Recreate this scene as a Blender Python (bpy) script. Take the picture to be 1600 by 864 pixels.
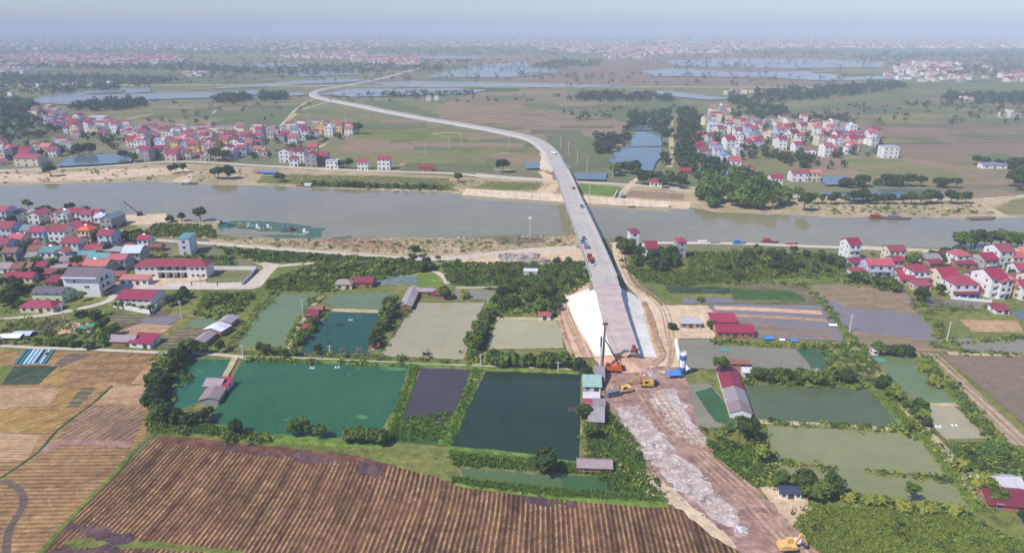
import bpy, bmesh, math, random
import numpy as np
from mathutils import Vector, Matrix, noise as mnoise
from mathutils.geometry import tessellate_polygon
R = math.radians
for o in list(bpy.data.objects): bpy.data.objects.remove(o)
scene = bpy.context.scene
col = scene.collection
rnd = random.Random(7)

# ------------------------------------------------------------------ camera
H = 120.0            # drone height above the plain, metres
F = 1081.0           # focal length in pixels of a 1600 px wide photo
PITCH = math.atan((432 - 44) / F)
cam_d = bpy.data.cameras.new('camera'); cam = bpy.data.objects.new('camera', cam_d); col.objects.link(cam)
cam.location = (0, 0, H); cam.rotation_euler = (R(90) - PITCH, 0, 0)
cam_d.sensor_width = 36; cam_d.lens = F / 1600 * 36
cam_d.clip_start = 1; cam_d.clip_end = 90000
scene.camera = cam
# ------------------------------------------------------------------ sky, sun, exposure
SUN_DIR = Vector((-0.66, -0.44, 0.98)).normalized()      # towards the sun
elev = math.asin(SUN_DIR.z); azim = math.atan2(SUN_DIR.x, SUN_DIR.y)
world = bpy.data.worlds.new('World'); scene.world = world; world.use_nodes = True
wn = world.node_tree; wn.nodes.clear()
wo = wn.nodes.new('ShaderNodeOutputWorld'); wb = wn.nodes.new('ShaderNodeBackground')
sk = wn.nodes.new('ShaderNodeTexSky'); sk.sky_type = 'NISHITA'; sk.sun_disc = False
sk.sun_elevation = elev; sk.sun_rotation = azim
sk.altitude = 0; sk.air_density = 1.0; sk.dust_density = 0.6; sk.ozone_density = 3.0
wb.inputs['Strength'].default_value = 0.12
skt = wn.nodes.new('ShaderNodeMix'); skt.data_type = 'RGBA'; skt.blend_type = 'MULTIPLY'; skt.inputs[0].default_value = 1; skt.inputs[7].default_value = (0.68, 0.74, 0.98, 1)
wn.links.new(sk.outputs[0], skt.inputs[6]); wn.links.new(skt.outputs[2], wb.inputs['Color']); wn.links.new(wb.outputs[0], wo.inputs[0])
sun_d = bpy.data.lights.new('sun', 'SUN'); sun = bpy.data.objects.new('sun', sun_d); col.objects.link(sun)
sun_d.energy = 3.6; sun_d.angle = R(0.6); sun_d.color = (1.0, 0.94, 0.86)
sun.rotation_euler = SUN_DIR.to_track_quat('Z', 'Y').to_euler()
sun.location = (-200, 0, 400)
vs = scene.view_settings
vs.view_transform = 'Standard'; vs.look = 'None'; vs.gamma = 1; vs.use_curve_mapping = False; vs.exposure = 0.45
HAZE = 0.00022

# ------------------------------------------------------------------ helpers
_f = Vector((0, math.cos(PITCH), -math.sin(PITCH))); _u = Vector((0, math.sin(PITCH), math.cos(PITCH)))
def G(px, py, z=0.0):
    """the point of the level z seen at a place of the photograph (1600 x 864)"""
    d = Vector((1, 0, 0)) * ((px - 800) / F) + _u * ((432 - py) / F) + _f
    t = (z - H) / d.z
    return Vector((d.x * t, d.y * t, z))
def P(v):
    v = Vector(v) - Vector((0, 0, H)); k = v.dot(_f)
    return (800 + F * v.x / k, 432 - F * v.dot(_u) / k)
def lin(c):
    return tuple(((x / 255) / 12.92 if x / 255 <= 0.04045 else ((x / 255 + 0.055) / 1.055) ** 2.4) for x in c) + (1,)
def tag(o, label=None, cat=None, group=None, kind=None):
    if label: o['label'] = label
    if cat: o['category'] = cat
    if group: o['group'] = group
    if kind: o['kind'] = kind
    return o
def link(name, me, parent=None, loc=None):
    o = bpy.data.objects.new(name, me); col.objects.link(o)
    if parent: o.parent = parent
    if loc is not None: o.location = loc
    return o
def empty(name, loc, rz=0, s=1):
    o = bpy.data.objects.new(name, None); col.objects.link(o); o.empty_display_size = 1
    o.location = loc; o.rotation_euler = (0, 0, rz); o.scale = (s, s, s); return o
class MB:
    def __init__(s): s.v = []; s.f = []; s.m = []
    def add(s, vs, fs, m=0):
        n = len(s.v); s.v += [tuple(v) for v in vs]; s.f += [tuple(n + i for i in f) for f in fs]; s.m += [m] * len(fs); return s
    def box(s, x0, x1, y0, y1, z0, z1, m=0, M=None):
        vs = [Vector((x, y, z)) for z in (z0, z1) for y in (y0, y1) for x in (x0, x1)]
        if M is not None: vs = [M @ v for v in vs]
        return s.add(vs, [(0, 2, 3, 1), (4, 5, 7, 6), (0, 1, 5, 4), (2, 6, 7, 3), (0, 4, 6, 2), (1, 3, 7, 5)], m)
    def prism(s, prof, x0, x1, m=0, axis='x'):
        """profile of (a, z) points extruded along an axis"""
        n = len(prof)
        if axis == 'x': A = [(x0, a, z) for a, z in prof]; B = [(x1, a, z) for a, z in prof]
        else: A = [(a, x0, z) for a, z in prof]; B = [(a, x1, z) for a, z in prof]
        fs = [tuple(range(n)), tuple(reversed(range(n, 2 * n)))] + [(i, n + i, n + (i + 1) % n, (i + 1) % n) for i in range(n)]
        return s.add(A + B, fs, m)
    def bar(s, a, b, r, m=0, n=6, r2=None):
        a = Vector(a); b = Vector(b); d = (b - a); q = d.to_track_quat('Z', 'Y'); r2 = r if r2 is None else r2
        vs = [a + q @ Vector((r * math.cos(2 * math.pi * i / n), r * math.sin(2 * math.pi * i / n), 0)) for i in range(n)]
        vs += [b + q @ Vector((r2 * math.cos(2 * math.pi * i / n), r2 * math.sin(2 * math.pi * i / n), 0)) for i in range(n)]
        fs = [(i, (i + 1) % n, n + (i + 1) % n, n + i) for i in range(n)] + [tuple(reversed(range(n))), tuple(range(n, 2 * n))]
        return s.add(vs, fs, m)
    def beam(s, a, b, w, h, m=0):
        a = Vector(a); b = Vector(b); q = (b - a).to_track_quat('Z', 'Y'); L = (b - a).length
        M = Matrix.Translation(a) @ q.to_matrix().to_4x4()
        return s.box(-w / 2, w / 2, -h / 2, h / 2, 0, L, m, M)
    def cyl(s, x, y, z0, z1, r, m=0, n=14, r2=None): return s.bar((x, y, z0), (x, y, z1), r, m, n, r2)
    def mesh(s, name, mats):
        me = bpy.data.meshes.new(name); me.from_pydata(s.v, [], s.f)
        for m in (mats if isinstance(mats, (list, tuple)) else [mats]): me.materials.append(m)
        if any(s.m): me.polygons.foreach_set('material_index', s.m)
        me.update(); return me
    def build(s, name, mats, parent=None, loc=None): return link(name, s.mesh(name, mats), parent, loc)
def quads_mesh(name, V, mats, midx=None):
    """V: array (n,4,3)"""
    n = len(V); me = bpy.data.meshes.new(name)
    me.vertices.add(n * 4); me.vertices.foreach_set('co', np.ascontiguousarray(V, dtype=np.float32).ravel())
    me.loops.add(n * 4); me.loops.foreach_set('vertex_index', np.arange(n * 4, dtype=np.int32))
    me.polygons.add(n); me.polygons.foreach_set('loop_start', np.arange(0, n * 4, 4, dtype=np.int32))
    for m in (mats if isinstance(mats, (list, tuple)) else [mats]): me.materials.append(m)
    if midx is not None: me.polygons.foreach_set('material_index', np.asarray(midx, dtype=np.int32))
    me.update(calc_edges=True); me.validate(); return me

# ------------------------------------------------------------------ node materials
def newmat(name):
    m = bpy.data.materials.new(name); m.use_nodes = True; nt = m.node_tree; nt.nodes.clear()
    out = nt.nodes.new('ShaderNodeOutputMaterial'); b = nt.nodes.new('ShaderNodeBsdfPrincipled')
    nt.links.new(b.outputs[0], out.inputs[0]); return m, nt, b, out
def N(nt, t, **k):
    n = nt.nodes.new(t)
    for a, v in k.items(): setattr(n, a, v)
    return n
def setin(nt, sock, v):
    if isinstance(v, bpy.types.NodeSocket): nt.links.new(v, sock)
    elif v is not None: sock.default_value = v
def mathn(nt, op, a, b=None, clamp=False):
    n = N(nt, 'ShaderNodeMath', operation=op, use_clamp=clamp); setin(nt, n.inputs[0], a); setin(nt, n.inputs[1], b); return n.outputs[0]
def mixc(nt, fac, a, b, mode='MIX'):
    n = N(nt, 'ShaderNodeMix', data_type='RGBA', blend_type=mode)
    setin(nt, n.inputs[0], fac); setin(nt, n.inputs[6], a); setin(nt, n.inputs[7], b); return n.outputs[2]
def pos(nt, obj=False):
    if obj: return N(nt, 'ShaderNodeTexCoord').outputs['Object']
    return N(nt, 'ShaderNodeNewGeometry').outputs['Position']
def noisen(nt, vec, scale, detail=4, rough=0.55, dist=0.0):
    n = N(nt, 'ShaderNodeTexNoise'); nt.links.new(vec, n.inputs['Vector'])
    n.inputs['Scale'].default_value = scale; n.inputs['Detail'].default_value = detail
    n.inputs['Roughness'].default_value = rough; n.inputs['Distortion'].default_value = dist; return n.outputs[0]
def ramp(nt, fac, stops):
    n = N(nt, 'ShaderNodeValToRGB'); e = n.color_ramp.elements
    while len(e) < len(stops): e.new(0.5)
    for i, (p, c) in enumerate(stops):
        e[i].position = p; e[i].color = c if len(c) == 4 else tuple(c) + (1,)
    nt.links.new(fac, n.inputs[0]); return n.outputs[0]
def rmp(nt, fac, a, b):
    n = N(nt, 'ShaderNodeMapRange'); nt.links.new(fac, n.inputs[0]); n.inputs[1].default_value = a; n.inputs[2].default_value = b; return n.outputs[0]
def bump(nt, b, h, strength, dist):
    n = N(nt, 'ShaderNodeBump'); n.inputs['Strength'].default_value = strength; n.inputs['Distance'].default_value = dist
    nt.links.new(h, n.inputs['Height']); nt.links.new(n.outputs[0], b.inputs['Normal'])
def sc(c, k): return tuple(min(1, x * k) for x in c[:3]) + (1,)
MC = {}
def plain(name, c, rough=0.7, var=0.18, scale=1.5, obj=True, metal=0.0):
    """painted / plastered surface with stains"""
    if name in MC: return MC[name]
    m, nt, b, out = newmat(name); c = lin(c)
    p = pos(nt, obj); n = noisen(nt, p, scale, 6, 0.65)
    cc = mixc(nt, rmp(nt, n, 0.35, 0.7), sc(c, 1 + var * 0.4), sc(c, 1 - var))
    nt.links.new(cc, b.inputs['Base Color']); b.inputs['Roughness'].default_value = rough; b.inputs['Metallic'].default_value = metal
    b.inputs['Specular IOR Level'].default_value = 0.3
    MC[name] = m; return m
def roofm(name, c, rough=0.5, ribs=2.6, var=0.22):
    """ribbed sheet or tile roof, ribs run down the slope in the house's own axes"""
    if name in MC: return MC[name]
    m, nt, b, out = newmat(name); c = lin(c); p = pos(nt, True)
    oi = N(nt, 'ShaderNodeObjectInfo')
    n = noisen(nt, p, 0.5, 5, 0.7); n2 = noisen(nt, p, 4, 3)
    cc = mixc(nt, rmp(nt, n, 0.3, 0.75), sc(c, 1.12), sc(c, 1 - var))
    cc = mixc(nt, mathn(nt, 'MULTIPLY', rmp(nt, n2, 0.5, 0.8), 0.35), cc, lin((120, 105, 100)))
    k = mathn(nt, 'ADD', mathn(nt, 'MULTIPLY', oi.outputs['Random'], 0.4), 0.8)
    r2 = mathn(nt, 'FRACT', mathn(nt, 'MULTIPLY', oi.outputs['Random'], 7.31)); cc = mixc(nt, mathn(nt, 'MULTIPLY', mathn(nt, 'POWER', r2, 2.0), 0.5), cc, lin((134, 96, 88)))
    v = N(nt, 'ShaderNodeHueSaturation'); nt.links.new(cc, v.inputs['Color']); nt.links.new(k, v.inputs['Value'])
    nt.links.new(v.outputs[0], b.inputs['Base Color'])
    sx = N(nt, 'ShaderNodeSeparateXYZ'); nt.links.new(p, sx.inputs[0])
    w = mathn(nt, 'SINE', mathn(nt, 'MULTIPLY', sx.outputs[0], 6.283 * ribs))
    bump(nt, b, w, 0.35, 0.05)
    b.inputs['Roughness'].default_value = rough; b.inputs['Specular IOR Level'].default_value = 0.35
    MC[name] = m; return m
def land(name, c1, c2, c3=None, s1=0.02, s2=0.25, rows=None, amt=0.5, fine=0.18, tracks=0.0, bumpd=0.25, stretch=None):
    """soil, stubble, crops: world-space patches, grain, and optional rows (world angle, period, row colour, strength, wobble)"""
    if name in MC: return MC[name]
    m, nt, b, out = newmat(name); c1 = lin(c1); c2 = lin(c2)
    p = pos(nt)
    if stretch:
        mp = N(nt, 'ShaderNodeMapping'); nt.links.new(p, mp.inputs[0]); mp.inputs['Rotation'].default_value = (0, 0, -stretch[0]); mp.inputs['Scale'].default_value = (1, stretch[1], 1); ps = mp.outputs[0]
    else: ps = p
    n1 = noisen(nt, ps, s1, 5, 0.6, 0.4); n2 = noisen(nt, ps, s2, 6, 0.7)
    cc = mixc(nt, rmp(nt, n1, 0.36, 0.64), c1, c2)
    if c3: cc = mixc(nt, mathn(nt, 'MULTIPLY', rmp(nt, n2, 0.5, 0.72), amt), cc, lin(c3))
    h = n2
    if rows:
        ang, per, rc, st, wob = rows
        mp = N(nt, 'ShaderNodeMapping'); nt.links.new(p, mp.inputs[0]); mp.inputs['Rotation'].default_value = (0, 0, -ang)
        sx = N(nt, 'ShaderNodeSeparateXYZ'); nt.links.new(mp.outputs[0], sx.inputs[0])
        wn_ = noisen(nt, p, 0.012, 1); wf = noisen(nt, p, 0.9, 3)
        y = mathn(nt, 'ADD', sx.outputs[1], mathn(nt, 'MULTIPLY', wn_, wob))
        y = mathn(nt, 'ADD', y, mathn(nt, 'MULTIPLY', wf, per * 0.3))
        s = mathn(nt, 'SINE', mathn(nt, 'MULTIPLY', y, 6.283 / per))
        br = noisen(nt, p, 0.7, 6, 0.8)
        big = noisen(nt, p, 0.03, 4, 0.6, 1.0)
        m2 = N(nt, 'ShaderNodeMapping'); nt.links.new(mp.outputs[0], m2.inputs[0]); m2.inputs['Scale'].default_value = (0.035, 0.55 / per, 1)
        vr = noisen(nt, m2.outputs[0], 1.0, 3, 0.6); vr2 = rmp(nt, vr, 0.34, 0.62)
        cc = mixc(nt, mathn(nt, 'MULTIPLY', rmp(nt, vr, 0.55, 0.32), 0.55 * st), cc, sc(lin(c2), 0.5))
        k = mathn(nt, 'MULTIPLY', rmp(nt, s, 0.15, 0.95), mathn(nt, 'MULTIPLY', mathn(nt, 'MULTIPLY', rmp(nt, br, 0.32, 0.58), rmp(nt, vr2, -0.3, 0.9)), rmp(nt, big, 0.3, 0.52)))
        cc = mixc(nt, mathn(nt, 'MULTIPLY', k, st, True), cc, lin(rc))
        cc = mixc(nt, mathn(nt, 'MULTIPLY', rmp(nt, s, -0.3, -0.95), 0.3 * st), cc, sc(lin(c2), 0.55))
        h = mathn(nt, 'ADD', s, mathn(nt, 'MULTIPLY', n2, 2.0))
    if tracks:
        tn = noisen(nt, ps, 0.05, 3, 0.5, 2.5)
        tk = mathn(nt, 'ABSOLUTE', mathn(nt, 'SUBTRACT', tn, 0.5))
        cc = mixc(nt, mathn(nt, 'MULTIPLY', rmp(nt, tk, 0.012, 0.0), tracks, True), cc, sc(c1, 1.5))
    g1 = noisen(nt, p, 0.33, 4, 0.7, 0.6)
    cc = mixc(nt, min(1, fine * 2.6), cc, ramp(nt, g1, [(0.3, (0.16, 0.16, 0.16)), (0.7, (0.84, 0.84, 0.84))]), 'OVERLAY')
    g = noisen(nt, p, 2.2, 5, 0.8)
    cc = mixc(nt, fine * 2, cc, ramp(nt, g, [(0.28, (0.1, 0.1, 0.1)), (0.72, (0.9, 0.9, 0.9))]), 'OVERLAY')
    nt.links.new(cc, b.inputs['Base Color']); b.inputs['Roughness'].default_value = 0.95; b.inputs['Specular IOR Level'].default_value = 0.1
    bump(nt, b, h, 0.5, bumpd)
    MC[name] = m; return m
def water(name, c, c2=None, rough=0.07, alg=0.0, algc=(120, 150, 80), s=0.02, ior=1.33):
    if name in MC: return MC[name]
    m, nt, b, out = newmat(name); c = lin(c); c2 = lin(c2) if c2 else sc(c, 0.8); p = pos(nt)
    n = noisen(nt, p, s, 4, 0.6, 0.8); cc = mixc(nt, rmp(nt, n, 0.35, 0.68), c, c2)
    n3 = noisen(nt, p, 0.35, 4, 0.7); cc = mixc(nt, mathn(nt, 'MULTIPLY', rmp(nt, n3, .4, .75), 0.3), cc, sc(c, 1.45)); n4 = noisen(nt, p, 0.06, 3, 0.6, 1.2); cc = mixc(nt, mathn(nt, 'MULTIPLY', rmp(nt, n4, .45, .7), 0.35), cc, sc(c, 0.72))
    rg = rmp(nt, noisen(nt, p, 0.012, 3), 0.4, 0.6); r_ = mathn(nt, 'ADD', mathn(nt, 'MULTIPLY', rg, 0.06), rough * 0.6)
    if alg:
        a = noisen(nt, p, 0.045, 5, 0.6, 1.5); k = rmp(nt, a, 0.62 - alg * 0.1, 0.66 - alg * 0.1)
        cc = mixc(nt, mathn(nt, 'MULTIPLY', k, 0.75), cc, lin(algc)); r_ = mathn(nt, 'ADD', r_, mathn(nt, 'MULTIPLY', k, 0.5))
    nt.links.new(cc, b.inputs['Base Color']); nt.links.new(r_, b.inputs['Roughness']); b.inputs['IOR'].default_value = ior
    w = noisen(nt, p, 0.9, 3, 0.6); bump(nt, b, w, 0.08, 0.05)
    MC[name] = m; return m
def leafm(name, c1, c2, trans=0.25):
    if name in MC: return MC[name]
    m, nt, b, out = newmat(name); c1 = lin(c1); c2 = lin(c2)
    oi = N(nt, 'ShaderNodeObjectInfo'); p = pos(nt); n = noisen(nt, p, 0.45, 4, 0.7)
    f = mathn(nt, 'ADD', mathn(nt, 'MULTIPLY', oi.outputs['Random'], 0.6), mathn(nt, 'MULTIPLY', n, 0.55), True)
    cc = mixc(nt, f, c1, c2)
    nt.links.new(cc, b.inputs['Base Color']); b.inputs['Roughness'].default_value = 0.65; b.inputs['Specular IOR Level'].default_value = 0.25
    t = N(nt, 'ShaderNodeBsdfTranslucent'); nt.links.new(cc, t.inputs[0])
    mx = N(nt, 'ShaderNodeMixShader'); mx.inputs[0].default_value = trans
    nt.links.new(b.outputs[0], mx.inputs[1]); nt.links.new(t.outputs[0], mx.inputs[2]); nt.links.new(mx.outputs[0], out.inputs[0])
    MC[name] = m; return m

# ------------------------------------------------------------------ ground sheets
_layer = [0]
ZSTEP = [0.0045]
def nextz(far=False):
    _layer[0] += 1; return 0.02 + ZSTEP[0] * _layer[0]
def wob(a, b, amp, k):
    return mnoise.noise(Vector((a.x * k, a.y * k, 3.1))) * amp
def world_poly(pix, jag=0.0, z=0.0):
    pts = [G(x, y) for x, y in pix]; out = []
    for i, a in enumerate(pts):
        b = pts[(i + 1) % len(pts)]; L = (b - a).length
        d = max(1.5, (a.length) * 0.006)
        n = max(1, min(60, int(L / d))) if jag else 1
        nrm = Vector((-(b - a).y, (b - a).x, 0)).normalized() if L > 0 else Vector()
        for j in range(n):
            p = a.lerp(b, j / n)
            if jag and j: p = p + nrm * (mnoise.noise(p * (0.35 / max(jag, .4))) * jag + mnoise.noise(p * (1.3 / max(jag, .4))) * jag * 0.5)
            out.append(Vector((p.x, p.y, z)))
    return out
def sheet(name, pix, mat, jag=0.8, z=None, kind='structure', label=None, cat=None):
    z = nextz() if z is None else z
    pts = world_poly(pix, jag, z)
    me = bpy.data.meshes.new(name); tr = tessellate_polygon([pts])
    fs = []
    for t in tr:
        a, b, c = (pts[i] for i in t)
        fs.append(t if (b - a).cross(c - a).z > 0 else tuple(reversed(t)))
    me.from_pydata([tuple(p) for p in pts], [], fs); me.materials.append(mat); me.update()
    o = link(name, me); tag(o, label, cat, None, kind); return o
def catmull(pts, k=6):
    P_ = [pts[0]] + list(pts) + [pts[-1]]; out = []
    for i in range(1, len(P_) - 2):
        p0, p1, p2, p3 = (Vector(P_[j]) for j in (i - 1, i, i + 1, i + 2))
        for j in range(k):
            t = j / k
            out.append(0.5 * ((2 * p1) + (-p0 + p2) * t + (2 * p0 - 5 * p1 + 4 * p2 - p3) * t * t + (-p0 + 3 * p1 - 3 * p2 + p3) * t ** 3))
    out.append(Vector(P_[-2])); return out
def sides(pts, w, jag=0.0):
    L, Rr = [], []
    for i, p in enumerate(pts):
        t = (pts[min(i + 1, len(pts) - 1)] - pts[max(i - 1, 0)]); t.z = 0; t.normalize(); n = Vector((-t.y, t.x, 0))
        ww = w[i] if isinstance(w, (list, tuple)) else w
        j1 = mnoise.noise(p * 0.4) * jag; j2 = mnoise.noise(p * 0.4 + Vector((9, 9, 9))) * jag
        L.append(p + n * (ww / 2 + j1)); Rr.append(p - n * (ww / 2 + j2))
    return L, Rr
def strip(name, A, B, mat, kind='structure', sub=1):
    vs = []; fs = []
    n = len(A)
    for j in range(sub + 1):
        vs += [tuple(A[i].lerp(B[i], j / sub)) for i in range(n)]
    for j in range(sub):
        for i in range(n - 1): fs.append((j * n + i, (j + 1) * n + i, (j + 1) * n + i + 1, j * n + i + 1))
    me = bpy.data.meshes.new(name); me.from_pydata(vs, [], fs); me.materials.append(mat); me.update()
    o = link(name, me)
    if kind: o['kind'] = kind
    return o
def ribbon(name, pix, w, mat, z=None, smooth=6, jag=0.25, kind='structure'):
    """flat road / path, pix of (x, y)"""
    z = nextz() if z is None else z
    pts = [G(x, y) for x, y in pix]; pts = catmull(pts, smooth) if smooth > 1 else pts
    pts = [Vector((p.x, p.y, z)) for p in pts]; L, Rr = sides(pts, w, jag)
    return strip(name, L, Rr, mat, kind)
def bund(name, pix, w, h, mat, top=None, smooth=4, jag=0.4, z0=0.0, kind='structure'):
    """raised earth bank of trapezoid section"""
    pts = catmull([G(x, y) for x, y in pix], smooth)
    fine = []
    for a, b in zip(pts, pts[1:]):
        n = max(1, min(12, int((b - a).length / 4)))
        fine += [a.lerp(b, i / n) for i in range(n)]
    fine.append(pts[-1])
    hh = [h * (0.85 + 0.3 * mnoise.noise(p * 0.2)) for p in fine]
    W = [w * (1 + 0.25 * mnoise.noise(p * 0.13)) for p in fine]
    Lo, Ro = sides([Vector((p.x, p.y, z0)) for p in fine], [x + 2.4 * h for x in W], jag)
    Li, Ri = sides([Vector((p.x, p.y, q)) for p, q in zip(fine, hh)], W, jag * 0.6)
    rowsv = [Lo, Li, Ri, Ro]; n = len(fine); vs = [tuple(p) for r in rowsv for p in r]; fs = []; mi = []
    for r in range(3):
        for i in range(n - 1): fs.append((r * n + i, (r + 1) * n + i, (r + 1) * n + i + 1, r * n + i + 1)); mi.append(1 if (r == 1 and top) else 0)
    me = bpy.data.meshes.new(name); me.from_pydata(vs, [], fs); me.materials.append(mat)
    if top: me.materials.append(top); me.polygons.foreach_set('material_index', mi)
    me.update(); o = link(name, me); o['kind'] = kind; return o
def inpoly(x, y, poly):
    c = False; n = len(poly); j = n - 1
    for i in range(n):
        xi, yi = poly[i][0], poly[i][1]; xj, yj = poly[j][0], poly[j][1]
        if (yi > y) != (yj > y) and x < (xj - xi) * (y - yi) / (yj - yi) + xi: c = not c
        j = i
    return c
def scatter_pts(pix, n, seed=0, mind=0.0):
    """random points of the ground inside an outline"""
    r = random.Random(seed); W = [G(x, y) for x, y in pix]
    x0 = min(p.x for p in W); x1 = max(p.x for p in W); y0 = min(p.y for p in W); y1 = max(p.y for p in W)
    out = []; tries = 0; cell = {}
    while len(out) < n and tries < n * 40:
        tries += 1; x = r.uniform(x0, x1); y = r.uniform(y0, y1)
        if not inpoly(x, y, [(p.x, p.y) for p in W]): continue
        if mind:
            cx, cy = int(x // mind), int(y // mind)
            if any((x - q[0]) ** 2 + (y - q[1]) ** 2 < mind * mind for i in (-1, 0, 1) for j in (-1, 0, 1) for q in cell.get((cx + i, cy + j), ())): continue
            cell.setdefault((cx, cy), []).append((x, y))
        out.append((x, y))
    return out
# ------------------------------------------------------------------ materials of the land
def dirpix(a, b):
    d = G(*b) - G(*a); return math.atan2(d.y, d.x)
A_rows = dirpix((470, 848), (520, 748))
M_ground = land('plain_soil', (104, 110, 78), (128, 118, 84), (84, 100, 62), s1=0.006, s2=0.06, amt=0.6, stretch=(0.12, 2.2), fine=0.1)
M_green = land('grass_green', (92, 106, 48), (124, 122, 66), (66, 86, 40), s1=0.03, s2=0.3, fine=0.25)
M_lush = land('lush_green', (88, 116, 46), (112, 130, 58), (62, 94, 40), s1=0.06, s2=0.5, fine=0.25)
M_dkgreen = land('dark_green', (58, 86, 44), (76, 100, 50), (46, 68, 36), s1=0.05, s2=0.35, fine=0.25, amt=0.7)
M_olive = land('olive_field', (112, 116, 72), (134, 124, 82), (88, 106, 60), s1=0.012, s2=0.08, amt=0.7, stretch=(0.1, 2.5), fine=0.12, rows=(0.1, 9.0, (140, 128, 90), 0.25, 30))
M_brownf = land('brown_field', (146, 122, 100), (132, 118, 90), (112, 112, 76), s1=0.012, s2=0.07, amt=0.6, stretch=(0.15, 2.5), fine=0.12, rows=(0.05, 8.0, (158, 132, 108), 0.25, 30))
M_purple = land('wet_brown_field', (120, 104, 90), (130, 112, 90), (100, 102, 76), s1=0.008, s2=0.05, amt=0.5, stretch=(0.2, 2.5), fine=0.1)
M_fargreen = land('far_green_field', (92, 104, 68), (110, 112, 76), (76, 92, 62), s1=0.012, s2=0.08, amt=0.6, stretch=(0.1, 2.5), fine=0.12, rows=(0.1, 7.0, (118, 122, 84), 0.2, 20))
M_big = land('ploughed_rows', (122, 88, 64), (94, 66, 54), (76, 56, 50), s1=0.03, s2=0.22, rows=(A_rows, 1.35, (198, 164, 108), 0.85, 9), amt=0.6, fine=0.24, bumpd=0.16)
M_stub = land('stubble_rows', (160, 126, 86), (136, 106, 76), (116, 100, 58), s1=0.04, s2=0.3, rows=(0.04, 1.7, (198, 164, 108), 0.5, 3), fine=0.2, tracks=0.5)
M_stub2 = land('stubble_cross_rows', (150, 120, 96), (132, 104, 88), (120, 102, 70), s1=0.05, s2=0.3, rows=(R(72), 1.9, (186, 158, 124), 0.6, 5), fine=0.2)
M_stub3 = land('stubble_pale', (182, 150, 116), (166, 134, 102), (150, 122, 84), s1=0.05, s2=0.3, rows=(0.0, 1.4, (200, 170, 128), 0.3, 5), fine=0.15, tracks=0.4)
M_stub4 = land('stubble_gold', (166, 136, 80), (146, 116, 70), (140, 112, 62), s1=0.05, s2=0.3, rows=(R(60), 2.0, (204, 170, 100), 0.6, 6), fine=0.18)
M_leeks = land('dark_vegetable_rows', (72, 82, 64), (62, 76, 56), (90, 98, 80), s1=0.1, s2=0.5, rows=(R(58), 2.2, (104, 112, 88), 0.5, 2), fine=0.2)
M_vegrows = land('vegetable_beds', (120, 108, 84), (104, 100, 72), (88, 98, 60), s1=0.05, s2=0.4, rows=(0.03, 3.2, (150, 138, 104), 0.7, 3), fine=0.2)
M_brsoil = land('garden_soil', (112, 96, 84), (98, 86, 78), (122, 108, 88), s1=0.05, s2=0.3, rows=(0.5, 2.5, (130, 112, 96), 0.3, 3), fine=0.18)
M_mud = land('red_mud', (158, 126, 114), (134, 102, 92), (184, 160, 146), s1=0.05, s2=0.22, amt=0.6, fine=0.2, tracks=0.7, stretch=(R(115), 4.0), bumpd=0.5)
M_sand = land('pale_sand', (206, 184, 154), (188, 164, 134), (172, 150, 120), s1=0.05, s2=0.3, amt=0.5, fine=0.14, tracks=0.4, bumpd=0.3)
M_bank = land('dry_bank', (150, 138, 102), (182, 160, 128), (108, 112, 66), s1=0.035, s2=0.1, amt=0.9, fine=0.16, bumpd=0.5, stretch=(0.0, 2.0))
M_clay = land('orange_clay', (206, 168, 140), (190, 150, 124), (176, 140, 118), s1=0.06, s2=0.3, amt=0.5, fine=0.14, tracks=0.5)
M_road = land('concrete_lane', (196, 184, 168), (184, 172, 154), (168, 156, 136), s1=0.05, s2=0.5, amt=0.4, fine=0.08, bumpd=0.03)
M_path = land('earth_path', (188, 172, 136), (170, 154, 116), (140, 134, 88), s1=0.1, s2=0.5, amt=0.5, fine=0.14, bumpd=0.1)
M_asph = land('new_asphalt', (182, 174, 166), (166, 160, 156), (194, 186, 176), s1=0.03, s2=0.3, amt=0.5, fine=0.08, bumpd=0.02, stretch=(R(100), 6))
M_base = land('gravel_base', (186, 170, 164), (174, 156, 150), (196, 182, 172), s1=0.05, s2=0.3, amt=0.5, fine=0.1, bumpd=0.05, stretch=(R(97), 5))
M_lining = land('white_lining', (236, 232, 218), (222, 216, 202), (240, 238, 228), s1=0.08, s2=0.4, amt=0.6, fine=0.09, rows=(R(8), 5.0, (200, 206, 200), 0.3, 2), bumpd=0.1)
M_revet = land('stone_revetment', (208, 190, 164), (198, 178, 152), (182, 164, 138), s1=0.05, s2=0.4, amt=0.5, fine=0.1, rows=(R(90), 6.0, (186, 170, 146), 0.4, 1), bumpd=0.1)
M_bags = land('sandbag_fill', (184, 170, 160), (160, 138, 126), (206, 198, 194), s1=0.12, s2=0.6, amt=0.9, fine=0.3, bumpd=0.5)
M_flood = water('flooded_paddy', (120, 112, 112), (128, 116, 108), rough=0.25)
W_river = water('river_water', (124, 118, 88), (138, 130, 98), rough=0.10, s=0.008)
W_gg = water('pond_grey_green', (104, 122, 80), (98, 114, 76), rough=0.10)
W_teal = water('pond_teal', (38, 80, 64), (34, 72, 58))
W_tan = water('pond_tan', (160, 152, 122), (154, 146, 116), rough=0.12)
W_yel = water('pond_yellow', (164, 158, 122), (158, 150, 112), rough=0.12)
W_green = water('pond_green', (40, 88, 56), (50, 96, 60), alg=0.35, algc=(92, 136, 84), s=0.015)
W_green2 = water('pond_sea_green', (42, 96, 68), (50, 100, 68), alg=0.25, algc=(70, 120, 80))
W_dark = water('pond_dark_grey', (66, 62, 64), (72, 68, 68))
W_deep = water('pond_deep', (34, 54, 42), (42, 62, 46), s=0.02)
W_mid = water('pond_mid_green', (82, 94, 66), (92, 102, 72))
W_olive = water('pond_olive', (130, 132, 90), (122, 126, 86), rough=0.12)
W_grey = water('pond_grey', (134, 128, 106), (124, 120, 100), rough=0.12)
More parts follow.
